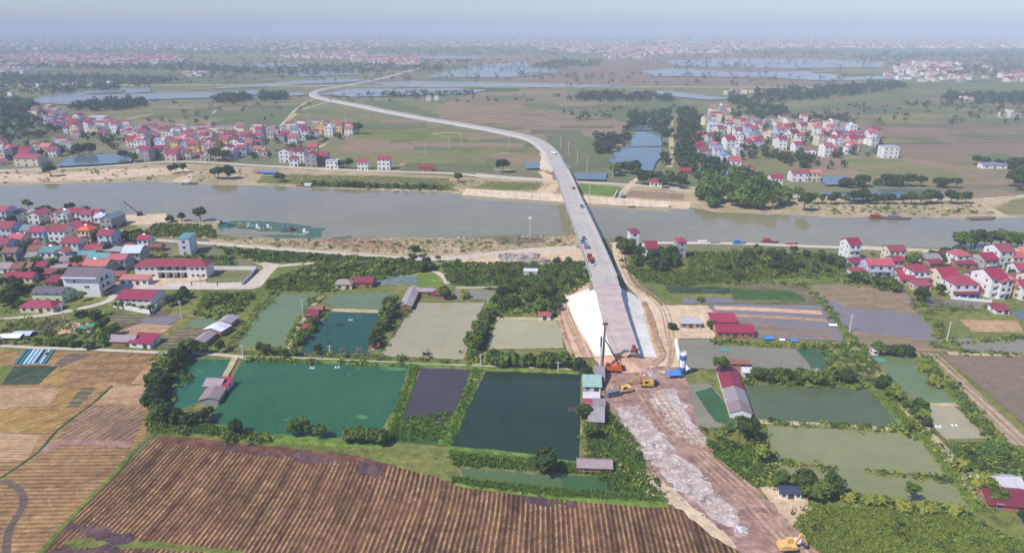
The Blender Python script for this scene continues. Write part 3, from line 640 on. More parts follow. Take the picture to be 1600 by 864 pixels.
# ---- earth banks between the ponds
for pts_, w_, m_, t_ in (
  ([(368, 560), (352, 590), (334, 616)], 2.2, M_green, M_path), ([(648, 572), (630, 628), (600, 688)], 3.0, M_lush, None), ([(747, 577), (722, 640), (694, 698)], 3.0, M_lush, None),
  ([(700, 704), (800, 714), (912, 730), (950, 738)], 3.5, M_lush, None), ([(712, 752), (850, 770), (1000, 784), (1040, 784)], 3.0, M_lush, None), ([(914, 584), (914, 640), (912, 728)], 2.0, M_green, None),
  ([(300, 664), (330, 668), (420, 684), (600, 696)], 3.0, M_lush, None), ([(504, 463), (482, 488), (466, 515), (452, 548)], 2.2, M_green, M_path), ([(520, 485), (597, 488)], 2.0, M_path, None),
  ([(645, 472), (618, 510), (584, 556)], 3.0, M_green, None), ([(768, 476), (748, 520), (734, 562)], 4.0, M_green, None), ([(774, 498), (872, 499)], 1.4, M_path, None),
  ([(1164, 596), (1262, 598), (1362, 602)], 4.0, M_green, None), ([(1170, 660), (1300, 666), (1424, 675)], 2.2, M_green, M_path), ([(1216, 723), (1250, 728), (1297, 734)], 1.6, M_olive, None), ([(1350, 739), (1400, 743), (1482, 752)], 1.8, M_olive, None),
  ([(1334, 546), (1368, 580), (1410, 630), (1440, 668), (1500, 740), (1540, 790)], 4.0, M_green, M_path), ([(1422, 675), (1455, 700), (1490, 750), (1530, 800)], 2.0, M_lush, None), ([(1434, 633), (1494, 633)], 1.4, M_path, None),
  ([(1478, 690), (1548, 688)], 1.2, M_green, None), ([(1446, 560), (1500, 625), (1560, 690), (1600, 730)], 3.4, M_lush, None), ([(1150, 600), (1150, 640), (1156, 662)], 1.8, M_green, None),
  ([(1256, 444), (1290, 480), (1330, 530), (1352, 552)], 2.4, M_green, None), ([(1434, 466), (1452, 500), (1486, 540), (1500, 552)], 4, M_green, None), ([(1480, 553), (1600, 556), (1700, 560)], 2, M_path, None),
  ([(426, 456), (398, 488), (360, 544)], 3, M_green, None), ([(380, 560), (520, 565), (640, 571), (745, 575), (912, 582)], 1.4, M_lush, None), ([(1192, 752), (1350, 779), (1524, 800)], 3, M_green, None),
  ([(1186, 664), (1192, 700), (1200, 752)], 3.5, M_green, None), ([(1056, 531), (1062, 560), (1078, 580)], 1.0, M_lining, None), ([(1302, 546), (1330, 570), (1366, 600)], 2, M_green, None), ([(1360, 605), (1390, 640), (1420, 674)], 2, M_lush, None)):
    bund('pond_bank', pts_, w_, 0.7, m_, t_)

# wheel ruts and berms of the haul tracks
M_rut = land('rut_soil', (172, 146, 118), (156, 128, 102), (190, 168, 142), s1=0.2, s2=0.8, fine=0.2, bumpd=0.2)
M_berm = land('spoil_berm', (184, 152, 126), (150, 122, 100), (124, 118, 80), s1=0.08, s2=0.5, amt=0.8, fine=0.25, bumpd=0.8)
for d_ in (0, 5, 12): ribbon('haul_ruts', [(966 + d_, 398), (972 + d_, 420), (986 + d_, 446), (1014 + d_, 466), (1032 + d_, 486), (1040 + d_, 520), (1046 + d_ * .6, 550), (1040 + d_ * .4, 576), (1015, 590 + d_ * .3)], .7, M_rut, jag=.15)
for d_ in (0, 4, 9, 20): ribbon('haul_ruts', [(884 + d_ * .8, 470), (880 + d_, 486), (890 + d_, 512), (902 + d_ * .8, 540), (912 + d_ * .7, 560)], .8, M_rut, jag=.2)
bund('spoil_berm', [(1006, 474), (1016, 500), (1024, 526), (1034, 556), (1020, 572)], 2.2, .9, M_berm, jag=1.2)
bund('spoil_berm', [(872, 470), (876, 500), (884, 530), (896, 556)], 1.2, .7, M_berm, jag=.8)
for k_ in range(5):
    x_ = 992 + k_ * 10; ribbon('haul_ruts', [(x_, 608 + k_), (x_ + 34, 660), (x_ + 74, 700 + k_), (x_ + 140 + k_, 764), (x_ + 200 + k_ * 2, 830), (x_ + 235 + k_ * 2, 866)], (.5, .9)[k_ % 2], (M_rut, M_berm)[k_ % 2] if k_ % 3 else M_rut, jag=.5)
# ------------------------------------------------------------------ bridge, approach road, highway beyond
def smoothw(pts, k=6): return catmull([G(x, y, z) for x, y, z in pts], k)
brz = [(943.5, 433, 9.2), (934, 408, 9.9), (921, 375, 10.5), (909, 346, 11), (898, 320, 11), (890, 300, 10.4), (883, 280, 9.4), (876, 266, 8.2)]
bpts = smoothw(brz, 6); BW = 12.6
M_conc = plain('bridge_concrete', (176, 172, 166), 0.8, 0.2, 0.4)
M_concd = plain('pier_concrete', (150, 144, 134), 0.85, 0.25, 0.4)
M_yel = plain('yellow_paint', (196, 186, 150), 0.6); M_wht = plain('white_paint', (214, 214, 210), 0.6)
def offs(pts, d, dz=0.0):
    out = []
    for i, p in enumerate(pts):
        t = pts[min(i + 1, len(pts) - 1)] - pts[max(i - 1, 0)]; t.z = 0; t.normalize(); out.append(p + Vector((-t.y, t.x, 0)) * d + Vector((0, 0, dz)))
    return out
def swept(name, pts, prof, mat, parent=None, base=Vector()):
    """closed section of (sideways, up) points swept along a line"""
    rows_ = [[q - base for q in offs(pts, a, b)] for a, b in prof]; n = len(pts); k = len(prof)
    vs = [tuple(r[i]) for i in range(n) for r in rows_]; fs = []
    for i in range(n - 1):
        for j in range(k): fs.append((i * k + j, (i + 1) * k + j, (i + 1) * k + (j + 1) % k, i * k + (j + 1) % k))
    fs += [tuple(range(k)), tuple(reversed(range((n - 1) * k, n * k)))]
    me = bpy.data.meshes.new(name); me.from_pydata(vs, [], fs); me.materials.append(mat); me.update(); o = link(name, me, parent); return o
b0 = Vector((bpts[0].x, bpts[0].y, 0)); bridge = empty('river_bridge', b0)
tag(bridge, 'long grey concrete road bridge crossing the brown river, newly paved', 'bridge')
swept('deck', bpts, [(-BW / 2, 0), (BW / 2, 0), (BW / 2, -.5), (BW / 2 - 2.2, -.9), (BW / 2 - 3, -2.2), (-BW / 2 + 3, -2.2), (-BW / 2 + 2.2, -.9), (-BW / 2, -.5)], M_conc, bridge, b0)
swept('carriageway', bpts, [(-BW / 2 + .6, .06), (BW / 2 - .6, .06), (BW / 2 - .6, .01), (-BW / 2 + .6, .01)], M_asph, bridge, b0)
for s_ in (-1, 1): swept('parapet', bpts, [(s_ * BW / 2 - .05, -.02), (s_ * BW / 2 - .05, .95), (s_ * (BW / 2 - .35), .95), (s_ * (BW / 2 - .5), -.02)], M_conc, bridge, b0)
for s_ in (-0.18, 0.18): swept('centre_line', bpts, [(s_ - .09, .07), (s_ + .09, .07), (s_ + .09, .085), (s_ - .09, .085)], M_yel, bridge, b0)
for s_ in (-1, 1): swept('edge_line', bpts, [(s_ * 5.0 - .09, .07), (s_ * 5.0 + .09, .07), (s_ * 5.0 + .09, .085), (s_ * 5.0 - .09, .085)], M_wht, bridge, b0)
def at_len(pts, s):
    for a, b in zip(pts, pts[1:]):
        L = (b - a).length
        if s <= L: return a.lerp(b, s / L), (b - a).normalized()
        s -= L
    return pts[-1], (pts[-1] - pts[-2]).normalized()
TL = sum((b - a).length for a, b in zip(bpts, bpts[1:]))
for k in range(1, 7):
    c, t = at_len(bpts, TL * k / 7); n = Vector((-t.y, t.x, 0)).normalized(); th = math.atan2(n.y, n.x)
    m = MB()
    for s_ in (-3.2, 3.2): q = c + n * s_ - b0; m.cyl(q.x, q.y, -1.5, c.z - 3.4, 0.85, 0, 14)
    Mx = Matrix.Translation(c - b0) @ Matrix.Rotation(th, 4, 'Z')
    m.box(-5.2, 5.2, -.9, .9, -3.4, -2.2, 0, Mx); m.box(-5, 5, -1.6, 1.6, -c.z - .5, -c.z + 1.0, 0, Mx); m.build('pier', M_concd, bridge)
    jt = MB(); jt.box(-BW / 2 + .6, BW / 2 - .6, -.15, .15, .062, .075, 0, Mx); jt.build('expansion_joint', M_concd, bridge)
for k, pt in ((0, bpts[0]), (1, bpts[-1])):
    t = (bpts[1] - bpts[0]) if k == 0 else (bpts[-1] - bpts[-2]); th = math.atan2(t.y, t.x) - math.pi / 2
    Mx = Matrix.Translation(pt - b0) @ Matrix.Rotation(th, 4, 'Z'); m = MB()
    m.box(-6.6, 6.6, -1, 1, -pt.z, -.6, 0, Mx); m.build('abutment', M_concd, bridge)

# near approach: unpaved base on a lined embankment
ap = [(943.5, 433, 9.2), (947, 444, 9), (951, 458, 8.6), (955, 475, 8), (961, 497, 7.2), (968, 520, 6.4), (975, 543, 5.4), (978, 552, 4.8)]
apts = smoothw(ap, 4); AWD = [12.6 if i < 3 else 12.2 if i < 8 else 11 for i in range(len(apts))]
Lp, Rp = sides(apts, AWD, 0.2); strip('road', Lp, Rp, M_base, sub=3)
pv = [G(x, y, z) for x, y, z in ap[:2]]; pv = [p + Vector((0, 0, .03)) for p in pv]
A_, B_ = sides(pv, 11.4, 0); strip('road', A_, B_, M_asph)
def loft2(name, A, toe, mat, z=0.25, sub=4):
    n = len(A); T = []
    L = [0]
    tp = [G(x, y, z) for x, y in toe]
    for a, b in zip(tp, tp[1:]): L.append(L[-1] + (b - a).length)
    for i in range(n):
        s = L[-1] * i / (n - 1); j = max(k for k in range(len(L)) if L[k] <= s + 1e-6); j = min(j, len(tp) - 2)
        T.append(tp[j].lerp(tp[j + 1], (s - L[j]) / (L[j + 1] - L[j])))
    return strip(name, A, T, mat, sub=sub)
loft2('embankment_slope', Lp[2:], [(925, 448), (905, 456), (883, 464), (886, 478), (895, 500), (912, 530), (927, 557)], M_lining)
loft2('embankment_slope', Rp[2:], [(967, 448), (990, 460), (1004, 472), (1007, 495), (1016, 525), (1029, 559)], M_lining)
end = [Lp[-1].lerp(Rp[-1], i / 6) for i in range(7)]
loft2('embankment_slope', end, [(926, 558), (950, 582), (985, 584), (1010, 580), (1030, 560)], M_clay)
# far approach: paved on a low embankment, then the highway curving away
hw = [(876, 266, 8.2), (869, 252, 6.6), (862, 238, 5.2), (850, 226, 4.0), (834, 217, 3.2), (812, 210.5, 2.6), (780, 204, 2.2), (740, 196.5, 2.2), (690, 188.5, 2.2), (640, 180, 2.2), (600, 172.5, 2.2), (560, 164, 2.2), (520, 156.5, 2.2), (500, 152, 2.2), (490, 147.5, 2.2), (494, 142.5, 2.2), (510, 138.5, 2.2), (535, 134.5, 2.4), (562, 129.5, 2.6), (600, 121.5, 2.2), (625, 115, 2), (655, 107, 2), (664, 102, 2)]
hp = smoothw(hw, 8)
swept('highway', hp, [(-6.2, 0), (6.2, 0), (6.2 + 3.0, -2.2), (-6.2 - 3.0, -2.2)], M_conc)['kind'] = 'structure'
hl, hr = sides([p + Vector((0, 0, .05)) for p in hp], 10.5, 0); strip('highway', hl, hr, M_asph)
e0 = hp[:16]; lo, ro = sides(e0, 12.4, 0)
loft2('embankment_slope', lo, [(872, 275), (852, 270), (838, 262), (846, 248), (842, 236), (820, 222)], M_revet)
loft2('embankment_slope', ro, [(892, 272), (893, 262), (884, 254), (874, 244), (866, 232), (850, 222)], M_revet)
ribbon('path', [(500, 154), (480, 160), (462, 172), (450, 186), (436, 200)], 5, M_path)
# ------------------------------------------------------------------ trees, bushes, far woods
L_dark = leafm('dark_leaves', (46, 64, 28), (78, 98, 42)); L_mid = leafm('mid_leaves', (70, 94, 36), (108, 128, 52)); L_light = leafm('light_leaves', (104, 128, 46), (146, 156, 70)); L_far = leafm('hazy_leaves', (38, 58, 34), (64, 84, 48))
L_bank = leafm('reeds_green', (90, 120, 44), (126, 150, 62), 0.3); L_yel = leafm('yellow_leaves', (124, 136, 48), (158, 160, 70)); L_twig = leafm('bare_twigs', (128, 112, 104), (150, 130, 120), 0.1)
M_bark = plain('bark', (104, 90, 74), 0.9, 0.3, 3)
def leafquads(C, rad, n, ls, rg, flat=0.0):
    """n leaf faces spread on and in clumps with centres C and radii rad"""
    k = rg.integers(0, len(C), n); d = rg.normal(size=(n, 3)); d /= np.linalg.norm(d, axis=1, keepdims=True)
    r = rad[k] * rg.uniform(0.55, 1.08, n) ** 0.7; c = C[k] + d * r[:, None] * np.array([1, 1, 0.8])
    nn = d + rg.normal(size=(n, 3)) * 0.6 + np.array([0, 0, 0.5]); nn /= np.linalg.norm(nn, axis=1, keepdims=True)
    a = np.cross(nn, rg.normal(size=(n, 3))); a /= np.linalg.norm(a, axis=1, keepdims=True); b = np.cross(nn, a)
    s = ls * rg.uniform(0.6, 1.3, n)[:, None]; a = a * s; b = b * s * 0.75
    return np.stack([c - a - b, c + a - b, c + a + b, c - a + b], axis=1)
def crown(name, seed, mat, rx=3.2, rz=2.6, zc=4.6, clumps=22, leaves=1100, ls=0.34, cr=1.15):
    rg = np.random.default_rng(seed); d = rg.normal(size=(clumps, 3)); d /= np.linalg.norm(d, axis=1, keepdims=True)
    d[:, 2] = np.where(d[:, 2] < -0.45, -d[:, 2], d[:, 2]); r = rg.uniform(0.35, 0.95, clumps)[:, None]
    C = d * r * np.array([rx - cr * .6, rx - cr * .6, rz - cr * .4]) + np.array([0, 0, zc]); rad = cr * rg.uniform(0.65, 1.25, clumps)
    return quads_mesh(name, leafquads(C, rad, leaves, ls, rg), mat), C
def trunk(name, C, h, r, seed):
    rg = random.Random(seed); m = MB(); top = Vector((rg.uniform(-.3, .3), rg.uniform(-.3, .3), h)); m.bar((0, 0, -.3), top, r, 0, 7, r * .6)
    for i in range(0, len(C), max(1, len(C) // 6)): m.bar(top * rg.uniform(.6, 1), tuple(C[i]), r * .45, 0, 5, r * .15)
    return m.mesh(name, M_bark)
PROTO = {}
def proto(kind, i, **k):
    s = 100 * len(PROTO) + i; me, C = crown('crown', s, **k); tm = trunk('trunk', C, k.get('zc', 4.6) * .62, .22, s); PROTO.setdefault(kind, []).append((tm, me))
for i in range(4): proto('tree', i, mat=L_mid)
for i in range(4): proto('dark', i, mat=L_dark, rx=3.5, leaves=1400, clumps=26)
for i in range(3): proto('light', i, mat=L_light, rx=2.8, leaves=900)
for i in range(3): proto('tall', i, mat=L_mid, rx=2.0, rz=3.6, zc=5.6, leaves=900)
for i in range(2): proto('sparse', i, mat=L_mid, rx=2.8, rz=2.4, zc=5.4, leaves=420, clumps=14, cr=.9)
for i in range(1): proto('bare', i, mat=L_twig, rx=2.6, rz=2.0, zc=4.2, leaves=330, ls=.16, clumps=16, cr=.9)
for i in range(4): proto('bush', i, mat=L_dark, rx=3.0, rz=2.2, zc=2.2, leaves=800, clumps=14, cr=1.2)
for i in range(4): proto('gbush', i, mat=L_mid, rx=3.0, rz=2.0, zc=2.0, leaves=800, clumps=14, cr=1.2)
for i in range(2): proto('ybush', i, mat=L_yel, rx=2.6, rz=1.6, zc=1.6, leaves=500, clumps=10, cr=1.0)
def frond_mesh(name, mat, n, L, z, w, droop, seed):
    r = random.Random(seed); V = []
    for i in range(n):
        a = 2 * math.pi * i / n + r.uniform(-.3, .3); up = r.uniform(.15, 1.1); prev = Vector((0, 0, z)); dv = Vector((math.cos(a), math.sin(a), up)).normalized(); side = Vector((-math.sin(a), math.cos(a), 0))
        for j in range(4):
            nx = prev + dv * L / 4; dv = (dv + Vector((0, 0, -droop))).normalized(); w0 = w * (1 - j / 4.5); w1 = w * (1 - (j + 1) / 4.5)
            V.append([tuple(prev - side * w0), tuple(prev + side * w0), tuple(nx + side * w1), tuple(nx - side * w1)]); prev = nx
    return quads_mesh(name, np.array(V), mat)
for i in range(2):
    m = MB(); m.bar((0, 0, -.2), (.3, .1, 7), .2, 0, 7, .14); PROTO.setdefault('palm', []).append((m.mesh('trunk', M_bark), frond_mesh('crown', L_mid, 15, 3.2, 7, .42, .42, i)))
for i in range(3):
    m = MB(); m.bar((0, 0, -.2), (0, .1, 1.8), .2, 0, 6, .14); PROTO.setdefault('banana', []).append((m.mesh('trunk', L_mid), frond_mesh('crown', L_light, 9, 2.4, 1.7, .48, .4, 20 + i)))
KN = dict(tree=('tree', 'tree', 'green round-crowned tree'), dark=('tree', 'tree', 'broad dark green tree'), light=('tree', 'tree', 'light green tree'), tall=('tree', 'tree', 'tall slim tree'), sparse=('tree', 'tree', 'thin airy tree'), bare=('tree', 'tree', 'leafless twiggy tree'),
  bush=('bush', 'bush', 'dark green bush'), gbush=('bush', 'bush', 'green bush'), ybush=('bush', 'bush', 'yellow-green bush'), palm=('palm_tree', 'palm', 'palm tree'), banana=('banana_plant', 'banana plant', 'banana plant'))
HGT = dict(tree=7.4, dark=7.4, light=7.2, tall=9.2, sparse=8, bare=6.4, bush=4.6, gbush=4.2, ybush=3.4, palm=8.5, banana=3.6)
PLANTS = []
def plant(kind, x, y, h, place, z=0.0, label=None):
    """x, y on the ground in metres"""
    nm, cat, look = KN[kind]; t, c = rnd.choice(PROTO[kind]); s = h / HGT[kind]
    e = empty(nm, (x, y, z), rnd.uniform(0, 6.28)); e.scale = (s * rnd.uniform(.9, 1.15), s * rnd.uniform(.9, 1.15), s)
    link('trunk', t, e); link('crown', c, e); PLANTS.append(e)
    tag(e, label or look, cat, 'plants ' + place); e['_place'] = place
    if label: e['_fix'] = 1
    return e
def hedge(pix, n, kinds, h0, h1, place, jx=1.5):
    W = [G(x, y) for x, y in pix]; L = [0]
    for a, b in zip(W, W[1:]): L.append(L[-1] + (b - a).length)
    for i in range(n):
        s = L[-1] * (i + rnd.uniform(.2, .8)) / n; j = max(k for k in range(len(L)) if L[k] <= s); j = min(j, len(W) - 2)
        p = W[j].lerp(W[j + 1], (s - L[j]) / (L[j + 1] - L[j])); plant(rnd.choice(kinds), p.x + rnd.uniform(-jx, jx), p.y + rnd.uniform(-jx, jx), rnd.uniform(h0, h1), place)
def grove(pix, n, kinds, h0, h1, place, mind=3.0):
    for x, y in scatter_pts(pix, n, len(PLANTS) + 11, mind): plant(rnd.choice(kinds), x, y, rnd.uniform(h0, h1), place)
def one(kind, px, py, h, place, label=None):
    p = G(px, py); return plant(kind, p.x, p.y, h, place, 0, label)
T3 = ['tree', 'dark', 'dark', 'light']; B3 = ['bush', 'gbush', 'bush']; GB = ['gbush', 'bush', 'ybush']
# hedges and groves round the near ponds
hedge([(300, 552), (268, 580), (250, 610), (246, 640), (258, 668)], 14, ['dark', 'tree', 'dark', 'bush'], 5, 7.5, 'left of the teal pond')
hedge([(262, 650), (290, 668), (322, 660), (330, 650)], 6, ['dark', 'bush'], 4, 6, 'below the teal pond')
hedge([(345, 552), (300, 556), (285, 552)], 4, ['dark', 'tree'], 5, 6.5, 'above the teal pond')
hedge([(430, 556), (415, 556), (400, 552), (450, 558), (464, 552)], 7, T3, 3.5, 6, 'below the grey-green pond')
hedge([(462, 545), (474, 528), (486, 512), (498, 500)], 6, ['gbush', 'bush', 'banana'], 3, 4.5, 'between the grey-green pond and the teal one')
hedge([(586, 550), (592, 530), (602, 508), (612, 490), (620, 474)], 12, ['dark', 'dark', 'tree', 'gbush', 'bush'], 4, 7.5, 'between the dark teal pond and the tan pond')
hedge([(742, 562), (744, 540), (752, 515), (766, 494)], 11, ['tree', 'gbush', 'light', 'bush'], 4, 6.5, 'between the tan pond and the yellow pond')
hedge([(760, 572), (800, 572), (850, 574), (900, 576)], 15, ['dark', 'tree', 'gbush', 'bush'], 4.5, 7, 'below the yellow pond')
grove([(770, 490), (765, 465), (790, 450), (860, 452), (882, 470), (878, 496)], 24, ['dark', 'bush', 'tree', 'gbush'], 4, 6.5, 'above the yellow pond')
grove([(690, 412), (905, 410), (918, 440), (880, 456), (800, 450), (700, 440)], 26, ['bush', 'gbush'], 2, 3.8, 'on the scrub left of the bridge', 5)
grove([(455, 425), (490, 412), (635, 407), (645, 420), (620, 428), (540, 440), (430, 450)], 34, ['banana', 'banana', 'gbush', 'light'], 2.8, 4.5, 'in the plantation left of the red-roofed hut', 4)
grove([(640, 408), (690, 408), (692, 424), (660, 428)], 7, ['dark', 'bush', 'tree'], 4, 6, 'beside the winding lane')
one('dark', 650, 402, 7, '', 'round dark tree beside the sandy riverside road')
grove([(325, 470), (388, 466), (372, 490), (340, 500), (312, 492)], 16, ['gbush', 'banana', 'banana'], 2.5, 4, 'right of the walled hall')
hedge([(260, 482), (285, 470), (290, 462)], 6, ['dark', 'bush'], 4.5, 6, 'behind the walled hall')
hedge([(176, 482), (200, 484), (220, 486), (240, 488)], 7, ['light', 'tree'], 2.8, 4, 'inside the white compound wall')
for a in ((695, 468, 7, 'tree', 'round green tree behind the tan pond by the sheds'), (726, 466, 4.2, 'ybush', 'small yellow-green tree on the bank of the grey pond'), (852, 742, 8.5, 'dark', 'lone round dark tree on the bank below the deep pond'),
  (924, 688, 6.5, 'tree', 'round green tree among the pondside sheds'), (912, 656, 6, 'dark', 'dark tree leaning over the deep pond beside sheds'), (915, 596, 6, 'dark', 'dark tree behind the green-roofed pondside shed'),
  (1166, 690, 9, 'dark', 'big dark tree at the end of the crimson barn'), (1188, 726, 7, 'light', 'wide light green tree beside the olive pond'), (1124, 592, 9.5, 'sparse', 'tall thin tree left of the crimson barn'),
  (1423, 786, 7, 'sparse', 'lone spreading tree on the olive pond bank'), (1112, 514, 4, 'bush', 'dark bush left of the magenta barn'), (1050, 516, 3.5, 'bush', 'dark bush left of the white-roofed shed'),
  (314, 346, 10, 'dark', 'large dark tree standing alone on the river bank'), (284, 346, 6, 'dark', 'low dark tree left of the large riverbank one'), (266, 347, 5, 'bush', 'dark bush on the sandy river bank'),
  (79, 276, 11, 'dark', 'lone dark tree on the sandy bank across the river'), (512, 513, 8, 'palm', 'palm tree leaning over the dark teal pond'), (370, 680, 5.5, 'dark', 'dark bushy tree at the green pond corner'), (1438, 474, 8, 'dark', 'wide dark tree in front of the right village'),
  (1467, 462, 6, 'dark', 'small dark tree before the hip-roofed villa'), (560, 210, 15, 'dark', 'big dark tree at the right end of the village across the river'), (785, 270, 13, 'dark', 'round dark tree beside the forecourt across the river'), (128, 470, 5, 'light', 'light green tree before the big white block'),
  (498, 556, 5, 'dark', 'round dark tree below the dark teal pond'), (535, 556, 4, 'bare', 'leafless greyish bush below the dark teal pond'), (562, 556, 4, 'bare', 'leafless bush at the corner of the teal pond'), (716, 286, 9, 'dark', 'dark tree on the grassy bank left of the bridge'), (1095, 472, 3, 'gbush', 'small bush by the vegetable beds')):
    one(a[3], a[0], a[1], a[2], '', a[4])
hedge([(448, 681), (462, 680), (482, 680), (510, 685)], 4, ['tree', 'tree', 'tall'], 4.5, 7.5, 'on the lower bank of the green pond')
hedge([(540, 690), (560, 692), (580, 696), (602, 698)], 7, ['tree', 'gbush'], 4, 6.5, 'at the lower right corner of the green pond')
hedge([(1176, 592), (1210, 596), (1250, 598), (1290, 600), (1330, 602)], 20, ['dark', 'gbush', 'bush', 'tree'], 3.6, 6, 'above the mid-green pond')
hedge([(1295, 565), (1310, 580), (1320, 596)], 4, ['gbush', 'banana'], 3, 4, 'beside the small dark pond')
hedge([(1345, 560), (1352, 575)], 3, ['gbush'], 2.5, 3.5, 'along the lane right of the dark pond')
hedge([(1365, 552), (1390, 553), (1412, 555)], 8, ['gbush', 'tree', 'bush'], 3.5, 5.5, 'above the pond with the small pavilion')
hedge([(1380, 608), (1400, 622), (1420, 640), (1432, 654), (1450, 672)], 13, ['tree', 'gbush', 'bush', 'light'], 3.5, 6, 'along the slanting lane')
hedge([(1440, 575), (1456, 592), (1464, 604)], 5, ['gbush', 'ybush'], 2.5, 4, 'beside the striped beds')
hedge([(1505, 730), (1520, 752), (1540, 775), (1555, 796)], 9, ['bare', 'gbush', 'tree', 'ybush'], 3.5, 5.5, 'left of the rusty-roofed farm')
hedge([(1203, 768), (1222, 764), (1245, 768), (1268, 778), (1290, 780), (1306, 776)], 12, ['tall', 'dark', 'tree'], 5, 7.5, 'behind the white site cabin')
hedge([(1322, 780), (1350, 784), (1400, 794), (1450, 798), (1505, 806)], 16, ['banana', 'gbush', 'ybush'], 2, 3.4, 'on the lower bank of the olive pond')
hedge([(1500, 636), (1530, 668), (1560, 700), (1590, 730)], 14, ['banana', 'gbush'], 1.8, 2.8, 'on the bank beside the striped beds')
# near the bridge and right hillside
grove([(966, 385), (985, 392), (1010, 400), (1050, 402), (1060, 420), (1030, 425), (975, 415)], 17, ['dark', 'dark', 'tree', 'bush'], 5, 8.5, 'round the three houses right of the bridge')
grove([(1150, 392), (1290, 398), (1320, 412), (1330, 428), (1240, 434), (1180, 425), (1150, 408)], 34, ['dark', 'gbush', 'bush', 'tree'], 3.5, 6, 'on the wooded slope left of the right village')
grove([(1090, 412), (1130, 400), (1175, 425), (1170, 438), (1110, 438)], 8, ['bush', 'gbush', 'tall'], 3, 5.5, 'on the dry slope')
hedge([(1318, 440), (1340, 444), (1375, 446), (1400, 456)], 8, ['dark', 'gbush'], 4.5, 6.5, 'below the first houses of the right village')
hedge([(1490, 388), (1520, 386), (1550, 388), (1600, 392)], 11, ['dark', 'tree'], 8, 12, 'on the river bank behind the right village')
grove([(1400, 400), (1440, 396), (1600, 400), (1600, 440), (1560, 440), (1420, 430)], 15, ['dark', 'bush', 'tree'], 4.5, 7.5, 'among the houses of the right village')
# left village
grove([(0, 350), (60, 350), (180, 370), (230, 395), (210, 430), (150, 440), (40, 440), (0, 420)], 26, ['dark', 'bush', 'tree'], 4.5, 8, 'among the houses of the left village', 8)
grove([(185, 376), (235, 372), (240, 384), (190, 386)], 8, ['dark', 'tree'], 6, 9, 'beside the teal-roofed house')
grove([(20, 325), (150, 334), (170, 345), (60, 345)], 8, ['dark', 'tree'], 6, 9, 'on the river side of the left village')
grove([(0, 440), (36, 456), (40, 480), (0, 486)], 10, ['dark', 'bush'], 5, 7, 'at the left edge below the long crimson roof')
hedge([(45, 455), (60, 462), (88, 468), (100, 450)], 6, ['dark', 'bush'], 4, 5.5, 'beside the pale green house')
hedge([(110, 490), (130, 494), (150, 498), (170, 492)], 7, ['bush', 'banana', 'gbush'], 3, 4.5, 'right of the utility pole')
hedge([(60, 538), (90, 540), (120, 542), (150, 545)], 9, ['bush', 'gbush'], 2.5, 3.8, 'along the lane above the film-covered beds')
hedge([(150, 520), (165, 510), (180, 515), (165, 540), (150, 540)], 9, ['gbush', 'dark', 'banana'], 3.5, 5.5, 'left of the farm sheds')
grove([(240, 395), (300, 402), (350, 400), (345, 412), (300, 412), (240, 402)], 8, ['gbush', 'banana'], 2.5, 4, 'round the tall narrow house')
hedge([(350, 398), (400, 398), (440, 402), (520, 408)], 12, ['bush', 'gbush'], 2.2, 4, 'below the dike road')
# far bank
grove([(1090, 286), (1150, 282), (1200, 300), (1250, 312), (1262, 334), (1180, 332), (1100, 324)], 34, ['dark', 'tree', 'gbush'], 9, 15, 'in the big wood on the far river bank', 7)
hedge([(1262, 318), (1300, 320), (1360, 318), (1430, 320), (1510, 318)], 20, ['dark', 'tree'], 7, 12, 'along the far bank beyond the river')
hedge([(1300, 294), (1350, 292), (1390, 290), (1440, 292), (1500, 294)], 12, ['dark', 'bush'], 5, 11, 'along the ponds beyond the river')
hedge([(1520, 258), (1560, 262), (1600, 265)], 8, ['dark', 'tree'], 7, 11, 'round the long shed across the river')
grove([(1575, 268), (1600, 268), (1600, 302), (1580, 296)], 6, ['dark'], 10, 15, 'at the right edge across the river')
grove([(1000, 285), (1060, 282), (1090, 292), (1060, 296), (1000, 292)], 12, ['dark', 'tree'], 7, 11, 'below the blue ponds')
grove([(948, 262), (990, 270), (1010, 276), (960, 284)], 8, ['dark', 'tree'], 8, 12, 'left of the blue ponds')
hedge([(328, 280), (348, 280), (366, 280)], 4, ['dark'], 9, 12, 'on the bank beside the boat ramp')
hedge([(262, 272), (275, 270), (290, 270)], 3, ['dark'], 7, 9, 'beside the sandy ramp across the river')
hedge([(430, 284), (445, 285)], 3, ['dark'], 7, 9, 'beside the blue tarpaulin')
hedge([(470, 290), (520, 291), (560, 293), (620, 295), (680, 296)], 16, ['gbush', 'bush', 'tree'], 3.5, 6, 'on the green bank across the river')
hedge([(118, 244), (135, 242), (152, 242)], 6, ['dark'], 9, 13, 'above the village pond')
hedge([(185, 248), (205, 252), (215, 256)], 4, ['dark'], 8, 10, 'right of the village pond')
hedge([(330, 250), (345, 252), (360, 252)], 4, ['dark'], 10, 14, 'at the road through the village across the river')
hedge([(500, 258), (520, 262), (550, 264)], 8, ['dark'], 7, 10, 'between the last houses across the river')

